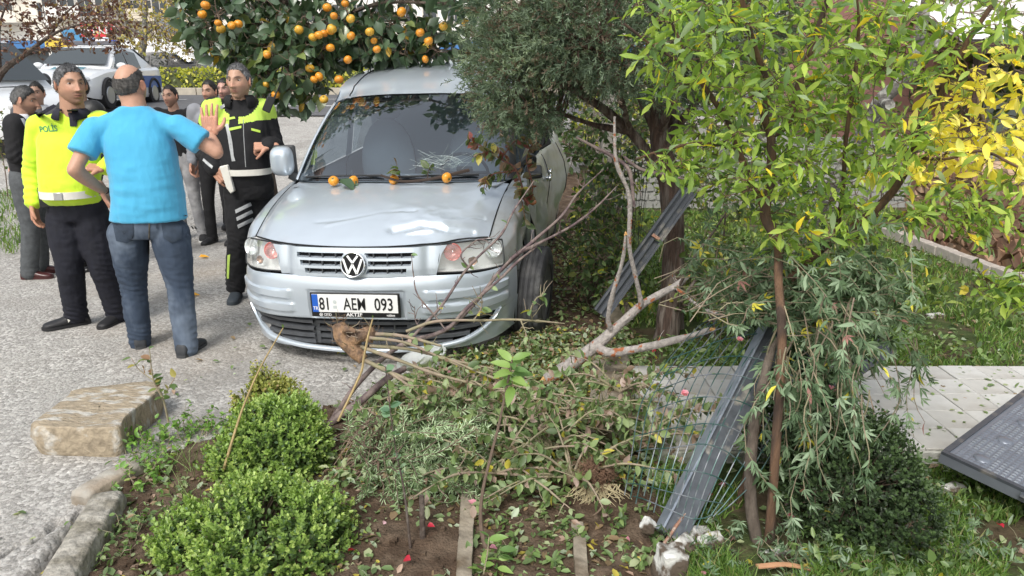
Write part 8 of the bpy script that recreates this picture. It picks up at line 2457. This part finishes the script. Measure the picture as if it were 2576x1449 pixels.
o = mb.build('plastic_bag', mat('white_plastic', (.62, .64, .66), .3, trans=.25), None, True, 30); o.location = Vector(bag); tag(o, 'crumpled whitish plastic bag caught under the rose canes by the bumper', 'plastic bag')
# rosemary lying on its side, roots to the left
ROSP = [(4, (.17, .25, .12)), (3, (.27, .36, .20)), (2.5, (.42, .52, .34)), (1.5, (.08, .12, .055))]
NT = [lite(.13, .1, .15)]
rb = P(960, 1180, 2.95)
t = thing('rosemary_bush', 'uprooted rosemary lying on its side with stringy roots to the left', 'rosemary', rb)
r = np.random.default_rng(8); L = Leaves(); mb = MB(); rt = MB()
ends = []
for k in range(190):
 x = r.uniform(880, 1260); y = r.uniform(1010, 1290); Y_ = np.interp(y, [1000, 1310], [3.12, 2.66]) + r.normal() * .07
 e = P(x, y, Y_); e[2] = max(e[2], .04)
 ends.append(e)
ends += [P(1178, 1066, 2.85), P(1245, 1100, 2.78), P(1120, 1080, 2.9), P(1150, 1180, 2.75), P(1200, 1150, 2.78), P(1010, 1030, 3.0)]
for k, e in enumerate(ends):
 a = rb + np.array([r.normal() * .05, r.normal() * .05, abs(r.normal()) * .03])
 a = a + (e - a) * (0.2 if k < 190 else .0)
 pts = wiggle(a, e, 9, .07, r, .05); pts[:, 2] = np.maximum(pts[:, 2], .02)
 mb.tube(pts - rb, np.linspace(.004, .0018, 9), 4, cap=False)
 ln = np.linalg.norm(e - a); per = 330 if k < 190 else 520
 n = int(per * ln * .8); tt = np.sort(r.uniform(.15, 1, n)) * 8; i = np.clip(tt.astype(int), 0, 7); f = (tt - i)[:, None]
 p_ = pts[i] * (1 - f) + pts[i + 1] * f; tg = pts[i + 1] - pts[i]; tg /= np.linalg.norm(tg, axis=1, keepdims=True)
 d = tg * .6 + rand_dir(n, r) * .9
 L.add(p_, frames(d, rand_dir(n, r)), r.uniform(.024, .040, n), np.zeros(n, int), r.choice(4, n, p=pal_w(ROSP)) if k < 190 else np.full(n, 2))
mb.build('stems', twm, t)['kind'] = 'stuff'
for k in range(46):
 a = rb + np.array([r.normal() * .05, r.normal() * .06, .03 + abs(r.normal()) * .03]); e = P(r.uniform(830, 950), r.uniform(1090, 1330), r.uniform(2.75, 3.05)); e[2] = max(e[2], .02)
 if k % 3 == 0: a = P(r.uniform(930, 1000), r.uniform(1040, 1090), 3.1)
 rt.tube(wiggle(a, e, 9, .07, r, .10) - rb, np.linspace(.0065 * r.uniform(.4, 1), .0012, 9), 5)
tag(rt.build('roots', mat('stringy_root', (.27, .20, .15), .9, col2=(.14, .095, .07), vscale=20), t), kind='stuff')
L.build(t, LMD, NT, ROSP, n_obj=0, seed=9)
db = P(1500, 1190, 2.72)
t = thing('root_ball', 'dried brown root ball with pale straw like spikes, lying right of the middle', 'root ball', db)
mb = MB(); r = np.random.default_rng(12)
for k in range(900):
 q = in_ellip(1, (0, 0, 0), (.075, .05, .06), r, .3)[0]; mb.tube(wiggle(q, q + rand_dir(1, r)[0] * r.uniform(.02, .05), 4, .25, r), np.linspace(.0016, .0007, 4), 3, cap=False)
tag(mb.build('root_hair', mat('dry_root', (.17, .10, .065), 1, var=.3, vscale=30), t), kind='stuff')
mb = MB()
for k in range(90):
 a = np.array([r.normal() * .03, -.02, -.04]); ang = r.uniform(-1.2, 1.2); e = a + np.array([math.sin(ang), -.25, -math.cos(ang)]) * r.uniform(.05, .12)
 mb.tube(wiggle(a, e, 5, .08, r), np.linspace(.0030, .0012, 5), 4)
tag(mb.build('straw', mat('straw', (.42, .36, .22), .9), t), kind='stuff')
# young plants and sticks standing in the bed
BL = [leaf_tpl(.40, .12, .35, 6, .05, seed=k) for k in range(3)]
BLP = [(4, (.17, .28, .07)), (3, (.24, .36, .10)), (2, (.11, .20, .06))]
s1 = Q((1229, 1402, 2.36), (1210, 1322, 2.40), (1214, 1238, 2.42), (1238, 1135, 2.46), (1257, 1060, 2.48), (1285, 923, 2.52), (1288, 905, 2.52))
small_plant('young_sapling', 'slender sapling in the bed centre with a tuft of large bright green leaves on top', 'sapling', s1[0], [(s1, [.011, .008, .006, .0055, .005, .004, .003])],
 lambda L, ls, r: [one_leaf(L, s1[-1] + np.array([0, 0, -.007 * k]), (math.cos(a), math.sin(a) * .8, .55 - .045 * k + .15 * math.sin(k * 2.1)), (.2 * math.cos(a), -.6, .9), r.uniform(.062, .10), k % 3, k % 3) for k, a in enumerate(np.arange(0, 16) * 2.4)], LM, BL, BLP, twm, n_obj=40, seed=20)
BG = [(4, (.11, .20, .12)), (3, (.16, .27, .16)), (1, (.22, .32, .2))]
s2 = Q((1036, 1412, 2.36), (1017, 1238, 2.42), (998, 1144, 2.45), (984, 1050, 2.5), (970, 923, 2.55))
small_plant('thin_stem_plant', 'thin dark stem with round blue green leaves left of the sapling', 'plant', s2[0], [(s2, [.006, .004, .003, .0025, .002])], lambda L, ls, r: twig_leaves(L, ls[0], r, 44, .046, 3, 3, pal_w(BG), droop=.1, spread=1.1, start=.35, updir=.7, cluster=1), LM, [leaf_tpl(.75, .1, .1, 3) for _ in range(3)], BG, bark_d, seed=21)
o = MB().tube(Q((1064, 1375, 2.42), (1062, 1310, 2.44), (1061, 1246, 2.46)), [.012, .0105, .010], 9).build('cut_stub', bark_d); tag(o, 'short dark cut stub standing in the soil between the thin stem and the edging', 'stub')
s3 = Q((424, 1062, 3.2), (410, 1004, 3.2), (386, 957, 3.2), (376, 878, 3.2))
RS = [(3, (.10, .16, .05)), (2, (.16, .20, .06)), (1.5, (.30, .26, .07)), (1, (.24, .14, .08))]
small_plant('rose_seedling', 'small rose shoot with bronze tinged leaves growing behind the sandstone slab', 'plant', s3[0], [(s3, [.006, .0055, .004, .002]), (Q((410, 1004, 3.2), (425, 975, 3.2), (440, 950, 3.2)), [.003, .003, .002]), (Q((386, 957, 3.2), (350, 930, 3.2), (330, 900, 3.2)), [.003, .002, .0015])], lambda L, ls, r: [twig_leaves(L, l, r, 75, .050, 3, 4, pal_w(RS), droop=.2, spread=1, start=.3) for l in ls], LM, OT, RS, rosg, seed=22)
s4 = Q((563, 1181, 2.86), (590, 1090, 2.9), (615, 1016, 2.95), (655, 925, 3.0), (712, 825, 3.05))
small_plant('dry_stick', 'long dry yellowish stick rising from the bed in front of the bumper', 'stick', s4[0], [(s4, [.007, .006, .005, .004, .0025])], lambda L, ls, r: one_leaf(L, s4[-1], (0, 0, 1), (0, 1, 0), .02), LM, OT, RS, mat('yellow_stick', (.36, .27, .13), .8, var=.3), seed=23)
s5 = Q((905, 945, 3.2), (915, 900, 3.22), (925, 850, 3.24), (938, 800, 3.26))
small_plant('dry_stick', 'pale dry stick standing in front of the rose root', 'stick', s5[0], [(Q((850, 1060, 3.1),) + s5, [.006, .006, .006, .005, .003])], lambda L, ls, r: one_leaf(L, s5[-1], (0, 0, 1), (0, 1, 0), .015), LM, OT, RS, mat('yellow_stick', (.36, .27, .13), .8), seed=24)
s6 = Q((1215, 1449, 2.22), (1225, 1400, 2.24), (1230, 1350, 2.26))
small_plant('seedling', 'bright seedling with pointed leaves at the bottom centre', 'plant', s6[0], [(s6, [.004, .003, .002])], lambda L, ls, r: (twig_leaves(L, ls[0], r, 120, .062, 3, 3, pal_w(BLP), droop=.0, spread=1.0, start=.1), twig_leaves(L, ls[0] + [.04, 0, -.02], r, 90, .055, 3, 3, pal_w(BLP), droop=.1, spread=1.2, start=.1)), LM, BL, BLP, rosg, seed=25)
for k, (pts, rad, lb, m_) in enumerate([
 (Q((1910, 1400, 2.42), (1888, 1250, 2.44), (1895, 1080, 2.5), (1925, 940, 2.6), (1950, 850, 2.68)), [.024, .023, .021, .018, .014], 'grey knobbly stem directly right of the leaning post', bark_g),
 (Q((1850, 1290, 2.66), (1880, 1180, 2.68), (1915, 1040, 2.72), (1940, 900, 2.76)), [.013, .012, .010, .009], 'thin reddish stem between the leaning post and the grey stem', bark_b)]):
 base = pts[0]; t = thing('tree_stem', lb, 'stem', base, 0); limb_parts(t, [(pts, rad)], m_, trunk=1, n=10, rough=.002)
# climbing vine with fingered leaves
def palm(n=5, seed=0):
 V, Qd = [], []; r = np.random.default_rng(seed)
 for k in range(n):
  a = (k - (n - 1) / 2) * .62; l = (1 - .22 * abs(k - (n - 1) / 2)) * r.uniform(.85, 1.05)
  v, q = leaf_tpl(.24, .2, .25, 2, .04, seed=seed * 7 + k); v = v * l @ Rxyz(r.normal() * .15, 0, a).T
  Qd.append(q + len(V) * 0 + sum(len(x) for x in V)); V.append(v)
 return np.concatenate(V), np.concatenate(Qd)
VT = [palm(3, k) for k in range(2)] + [leaf_tpl(.26, .2, .3, 4, .06, seed=k) for k in range(2)] + [palm(4, 9)]
VP = [(4, (.10, .16, .085)), (4, (.15, .22, .125)), (3, (.23, .31, .20)), (2, (.055, .09, .045)), (.15, (.28, .14, .12)), (.2, (.5, .45, .06))]
vb = np.array([1.02, 2.6, .02])
t = thing('climbing_vine', 'climbing vine with fingered grey green leaves heaped on the post and hanging down', 'vine', vb)
r = np.random.default_rng(31); L = Leaves(); mb = MB()
top = P(1980, 760, 2.95)
def hang(x, y0, y1, Y_, dx=0, sw=.05):
 a = P(x, y0, Y_); e = P(x + dx, y1, Y_ - .05); return wiggle(a, e, 10, sw, r)
strands = []
for k in range(210):
 a = top + np.array([r.normal() * .25, r.normal() * .12, abs(r.normal()) * .05 - .05])
 x, y = r.uniform(1840, 2310), r.uniform(640, 900)
 if (x - 2080) ** 2 / 230 ** 2 + (y - 780) ** 2 / 140 ** 2 > 1.1: continue
 strands.append(wiggle(a + [0, .35 * (x < 2040), 0], P(x, y, (2.62 if x > 2040 else 3.35) + r.normal() * .14), 9, .10, r, .1))
for k in range(58):
 x = r.uniform(1945, 2190); strands.append(hang(x, r.uniform(740, 1000), r.uniform(960, 1420), 2.50 + r.normal() * .10, r.normal() * 30, .07))
for k in range(16): strands.append(hang(r.uniform(1830, 1960), 740, r.uniform(820, 930), 3.2, r.normal() * 20, .05))
for k in range(10): strands.append(hang(r.uniform(2080, 2330), 850, r.uniform(950, 1100), 2.9, r.uniform(0, 60), .05))
for s in strands:
 mb.tube(s - vb, np.linspace(.0028, .0012, len(s)), 4, cap=False)
 twig_leaves(L, s, r, 52, .056, 5, 6, pal_w(VP), droop=.55, spread=.95, updir=.3, normj=.8, start=.1)
tag(mb.build('stems', rosg, t), kind='stuff')
L.build(t, LMD, VT, VP, n_obj=220, seed=5)
GX = [(4, (.05, .085, .035)), (3, (.08, .13, .05)), (2, (.13, .19, .07)), (.8, (.26, .30, .08))]
for k, (e, n, pal, lb) in enumerate([
 (px_ell(1500, 620, 5.3, 85, 190, .35, 1), 330, GX, 'dark leafy undergrowth behind the bare branches, left of the channel post'),
 (px_ell(1600, 350, 6.0, 190, 110, .5, 1), 420, GX, 'dark mass of evergreen foliage behind the juniper stems'),
 (px_ell(1790, 700, 4.6, 120, 120, .4, 1), 330, GM, 'bright green bushy plants right of the juniper trunk'),
 (px_ell(1830, 480, 6.5, 190, 90, .6, 1), 300, GM, 'loose green bushes in front of the precast garden wall'),
 (px_ell(2060, 640, 4.2, 160, 90, .4, 1), 260, GM, 'green leafy plants on the lawn behind the post top')]):
 c = np.array(e[0]); bb = np.array([c[0], c[1], .03])
 bushy('undergrowth', lb, bb, [([bb, c], [.012, .005])], [(c, e[1], 1)], n, .060, pal, 300 + k, tp=OL, per=26, maxlen=.5, cat='shrub', twr=.002)
# weeds, grass, litter
def on_ground(x, y): return gz(x, y)
def scatter_leaves(name, label, n, xr, yr, tp, pal, sz, seed, tilt=.5, m=LM, keep=None, zoff=.02, hfun=None, up=.0, kind='stuff'):
 r = np.random.default_rng(seed); x = r.uniform(*xr, n); y = r.uniform(*yr, n)
 if keep is not None: k = keep(x, y); x, y = x[k], y[k]
 n = len(x); z = (hfun(x, y) if hfun else gz(x, y)) + zoff + r.uniform(0, 1, n) * up
 d = rand_dir(n, r); d[:, 2] *= tilt; nn = np.array([0, 0, 1.]) + rand_dir(n, r) * tilt
 L = Leaves(); L.add(np.stack([x, y, z], 1), frames(d, nn), sz * r.uniform(.5, 1.25, n), r.integers(0, len(tp), n), r.choice(len(pal), n, p=pal_w(pal)))
 t = thing('tmp', label, 'x', (0, 0, 0)); L.build(t, m, tp, pal, n_obj=0, stuffname=name, seed=seed)
 o = t.children[0]; o.parent = None; bpy.data.objects.remove(t); o['kind'] = kind
 return o
LITP = [(4, (.19, .27, .11)), (3, (.12, .18, .07)), (3, (.30, .34, .19)), (2, (.24, .17, .10)), (1, (.36, .25, .19)), (.5, (.50, .42, .08)), (2, (.36, .43, .30))]
inb = lambda x, y: in_bed(x, y)
soilz = lambda x, y: soil_h(x, y)
scatter_leaves('leaf_litter', '', 7500, (-1.7, .8), (1.9, 4.6), OL, LITP, .042, 71, .45, keep=lambda x, y: in_bed(x, y) & (vnoise(np.stack([x, y, 0 * x], 1), 2.6, 6, 3) > -.12), hfun=soilz, zoff=.006)
scatter_leaves('leaf_litter', '', 11000, (-.8, .9), (2.75, 4.7), OL, LITP, .040, 72, .6, keep=inb, hfun=soilz, zoff=.01, up=.05)
scatter_leaves('leaf_litter', '', 5200, (.5, 5.5), (2.0, 8), OL, LITP, .040, 73, .5, keep=lambda x, y: in_lawn(x, y) & ~((x > .65) & (y > 2.95) & (y < 3.95)), zoff=.05)
scatter_leaves('patio_leaf_litter', '', 360, (.7, 4.5), (2.98, 3.93), OL, LITP, .034, 74, .15, zoff=.0, hfun=lambda x, y: 0 * x + .116)
scatter_leaves('road_leaf_litter', '', 150, (-2.0, .2), (2.4, 5.0), OL, LITP, .040, 75, .2, keep=lambda x, y: ~in_bed(x, y), zoff=.016)
scatter_leaves('leaf_litter', '', 2600, (-.1, 1.0), (4.6, 9), OL, LITP, .045, 76, .6, keep=inb, hfun=soilz, zoff=.01, up=.04)
PET = [leaf_tpl(.9, .3, .3, 3)]
scatter_leaves('petals', '', 90, (-.6, 2.6), (2.1, 4.4), PET, [(3, (.70, .30, .38)), (2, (.78, .50, .56)), (1, (.55, .03, .06))], .032, 77, .5, zoff=.06)
r = np.random.default_rng(80); n = 1800; x = r.uniform(-1.7, .8, n); y = r.uniform(1.9, 4.6, n); k = in_bed(x, y); x, y = x[k], y[k]; z = soil_h(x, y); s_ = r.uniform(.003, .016, len(x)) * r.uniform(.5, 1, len(x))
base_ = rock(MB(), (0, 0, 0), (2, 2, 1.6), seed=5, rough=.25, n=3); Vb = np.concatenate(base_.V); Fb = np.array(base_.F)
W = Vb[None] * s_[:, None, None] * r.uniform(.7, 1.2, (len(x), 1, 3)) + np.stack([x, y, z + s_ * .2], 1)[:, None]
Qd = (Fb[None] + (np.arange(len(x)) * len(Vb))[:, None, None]).reshape(-1, 4)
tag(link('soil_clods', fast_mesh('soil_clods', W.reshape(-1, 3), Qd, soil_m)), kind='stuff')
r = np.random.default_rng(81)
def blades(name, n, xr, yr, keep, h, pal, seed, pw=1.6, zb=.03, hfun=None):
 r = np.random.default_rng(seed)
 y = yr[0] + (yr[1] - yr[0]) * r.uniform(0, 1, n) ** pw; x = r.uniform(0, 1, n) * (np.minimum(xr[1], y * .78) - xr[0]) + xr[0]
 k = keep(x, y); x, y = x[k], y[k]; n = len(x)
 z = (hfun(x, y) if hfun else gz(x, y) + zb - .01)
 cl = vnoise(np.stack([x, y, 0 * x], 1), 3.5, 4, 2); hh = h * r.uniform(.5, 1.3, n) * (1 + .5 * cl)
 a = r.uniform(0, 2 * math.pi, n); w = .0022 * (1 + y * .22)
 sx, sy = np.cos(a) * w, np.sin(a) * w; lx, ly = r.normal(size=n) * hh * .45, r.normal(size=n) * hh * .45
 b = np.stack([x, y, z], 1); S = np.stack([sx, sy, 0 * sx], 1); m1 = b + np.stack([lx * .35, ly * .35, hh * .6], 1); tp_ = b + np.stack([lx, ly, hh], 1)
 V = np.stack([b - S, b + S, m1 + S * .7, m1 - S * .7, tp_ + S * .15, tp_ - S * .15], 1).reshape(-1, 3)
 i = np.arange(n)[:, None] * 6; Qd = np.concatenate([i + [0, 1, 2, 3], i + [3, 2, 4, 5]])
 C = np.array([p[1] for p in pal])[r.choice(len(pal), n, p=pal_w(pal))] * r.uniform(.75, 1.25, (n, 1))
 tag(link(name, fast_mesh(name, V, Qd, LM, np.repeat(C, 6, 0))), kind='stuff')
GRP = [(4, (.10, .19, .04)), (3, (.15, .26, .05)), (2, (.20, .31, .07)), (1, (.26, .26, .10))]
lk = lambda x, y: in_lawn(x, y) & ~((x > .63) & (y > 2.93) & (y < 3.97)) & (vnoise(np.stack([x, y, 0 * x], 1), 2.2, 9, 2) > -.30)
blades('lawn_grass', 70000, (.6, 6.5), (2.0, 9.5), lk, .055, GRP, 82)
GC = [(4, (.12, .19, .06)), (3, (.18, .26, .09)), (2, (.08, .13, .05)), (1, (.24, .30, .14))]
scatter_leaves('ground_cover', '', 9500, (.7, 2.9), (2.0, 7.5), [lite(.4, .15, .2), lite(.55, .1, .2)], GC, .045, 83, .8, keep=lambda x, y: in_lawn(x, y) & ~((x > .63) & (y > 2.93) & (y < 3.97)) & (vnoise(np.stack([x, y, 0 * x], 1), 1.7, 3, 2) > -.05), zoff=.04, up=.09)
scatter_leaves('ground_cover', '', 3800, (1.0, 5.0), (4.5, 9.0), [lite(.5, .15, .2)], GM, .08, 84, .9, keep=lambda x, y: in_lawn(x, y) & (vnoise(np.stack([x, y, 0 * x], 1), 1.1, 7, 2) > .05) & (x < 3.6), zoff=.04, up=.18)
WP = [(4, (.12, .24, .045)), (3, (.18, .33, .06)), (1.5, (.09, .16, .04)), (.6, (.30, .38, .10))]
r = np.random.default_rng(85)
def weeds(label, px_list, n_each, sz, seed, spread=.10, hgt=.12, pal=WP, tp=None, per=70):
 rr = np.random.default_rng(seed)
 base = G(*px_list[0]); t = thing('weed_clump', label, 'weeds', base); L = Leaves(); mb = MB()
 for x, y in px_list:
  g = G(x, y)
  for k in range(n_each):
   a = g + np.array([rr.normal() * spread, rr.normal() * spread * .7, 0]); e = a + np.array([rr.normal() * .05, rr.normal() * .05, hgt * rr.uniform(.4, 1.3)])
   p_ = wiggle(a, e, 5, .08, rr); mb.tube(p_ - base, np.linspace(.002, .001, 5), 3, cap=False); twig_leaves(L, p_, rr, per / hgt * .1, sz, len(tp or O2), len(pal), pal_w(pal), droop=.1, spread=1.1, start=.2, updir=.9)
 tag(mb.build('stems', rosg, t), kind='stuff'); L.build(t, LM, tp or O2, pal, n_obj=0, seed=seed)
weeds('bright green weeds growing along the back edge of the sandstone slab', [(370, 1120), (420, 1110), (470, 1100), (400, 1170), (380, 1200), (360, 1230), (520, 1090), (560, 1110)], 14, .032, 86, .07, .10, tp=OL)
weeds('mixed weeds in the soil beside the bottom left kerb', [(300, 1360), (340, 1330), (290, 1420), (400, 1320)], 12, .028, 87, .08, .07, pal=GC, tp=OL)
weeds('low leafy weeds along the fence footing near the tyre', [(1250, 900), (1330, 930), (1420, 960), (1500, 1000), (1180, 980), (1300, 1010), (1400, 1100), (1540, 1100)], 12, .045, 88, .12, .09, pal=LITP[:4], tp=OL)
weeds('torn green sprigs lying at the bottom between the two edging strips', [(1300, 1330), (1360, 1250), (1290, 1420), (1420, 1380), (1560, 1330), (1580, 1400)], 8, .035, 89, .06, .05, pal=GC, tp=OL)
weeds('grey green creeper at the foot of the leaning post, bottom right', [(1850, 1410), (2000, 1420), (2060, 1430), (1760, 1430), (2150, 1400), (2250, 1430), (2400, 1340), (2300, 1300), (2480, 1400), (2200, 1250)], 14, .045, 90, .10, .10, pal=VP, tp=VT)
weeds('tangle of green sprigs hanging on the canes by the bumper', [(1040, 990), (1100, 960), (1130, 900)], 10, .022, 91, .05, .16, pal=WP, tp=O2)
def tuft(L_, x, y, n, h, rr, mb, base):
 g = G(x, y)
 for k in range(n):
  a = g + [rr.normal() * .02, rr.normal() * .02, 0]; e = a + [rr.normal() * .06, rr.normal() * .05, h * rr.uniform(.5, 1.2)]
  p_ = wiggle(a, e, 6, .05, rr); mb.tube(p_ - base, np.linspace(.0022, .0006, 6), 3, cap=False, squash=.3)
rr = np.random.default_rng(92); b_ = G(480, 1200); t = thing('grass_tuft', 'long grass blades standing between the weeds and the big boxwood', 'grass', b_); mb = MB()
for x, y in ((470, 1170), (455, 1260), (490, 1200), (500, 1290), (420, 1180)): tuft(None, x, y, 14, .17, rr, mb, b_)
tag(mb.build('blades', mat('grass_blade', (.26, .36, .12), .6, trans=.2), t), kind='stuff')
blades('verge_grass', 5200, (-9, -5.15), (7.3, 10.5), lambda x, y: x < -.62 * y - .35, .10, GRP, 95, pw=1.0)
for k, (x, y, Y_, lb) in enumerate([(1722, 995, 2.9, 'pink rose blossom caught in the mesh left of the leaning post'), (2090, 985, 2.7, 'pink rose blossom hanging in the vine right of the stems'), (1860, 857, 2.85, 'pale pink rose bud in front of the post top'), (1990, 1300, 2.45, 'single pink petal cup on the ground right of the stems')]):
 c = P(x, y, Y_); t = thing('rose_flower', lb, 'flower', c, 0, 'pink rose blossoms'); L = Leaves(); rr = np.random.default_rng(k)
 for j in range(7):
  a = j * 2.4; one_leaf(L, c, (math.cos(a), math.sin(a), .3 + .12 * j), (0, -.5, 1), .026 if k < 2 else .018, 0, j % 2)
 L.build(t, LM, [leaf_tpl(.95, .3, -.3, 3)], [(1, (.72, .30, .42)), (1, (.80, .50, .58))], name='petal', n_obj=10)
sw_ = Q((1905, 1425, 2.2), (1975, 1420, 2.22), (2040, 1432, 2.22), (2110, 1452, 2.2))
o = MB().tube(catmull(sw_, 14) , .013, 6, squash=.35).build('wood_strip', mat('pale_strip', (.50, .27, .15), .7, var=.2)); tag(o, 'curved pale orange strip of wood at the bottom edge right of the stems', 'wood strip')
for k, (x, y) in enumerate([(500, 646), (262, 700), (470, 742), (600, 560)]):
 c = G(x, y, .012); t = thing('fallen_leaf', ['orange leaf on the asphalt behind the blue shirted man', 'orange leaf between the legs of the yellow policeman and the man in blue', 'small yellow leaf on the asphalt left of the jacket policeman', 'yellow leaf behind the feet of the jacket policeman'][k], 'leaf', c); L = Leaves()
 one_leaf(L, c, (1, .2, .1), (.1, -.2, 1), .10, 0, 0); one_leaf(L, c + [.02, 0, .005], (.2, 1, .1), (.1, -.2, 1), .08, 1, 0); L.build(t, LM, OT, [(1, (.75, .40, .04))], n_obj=3)
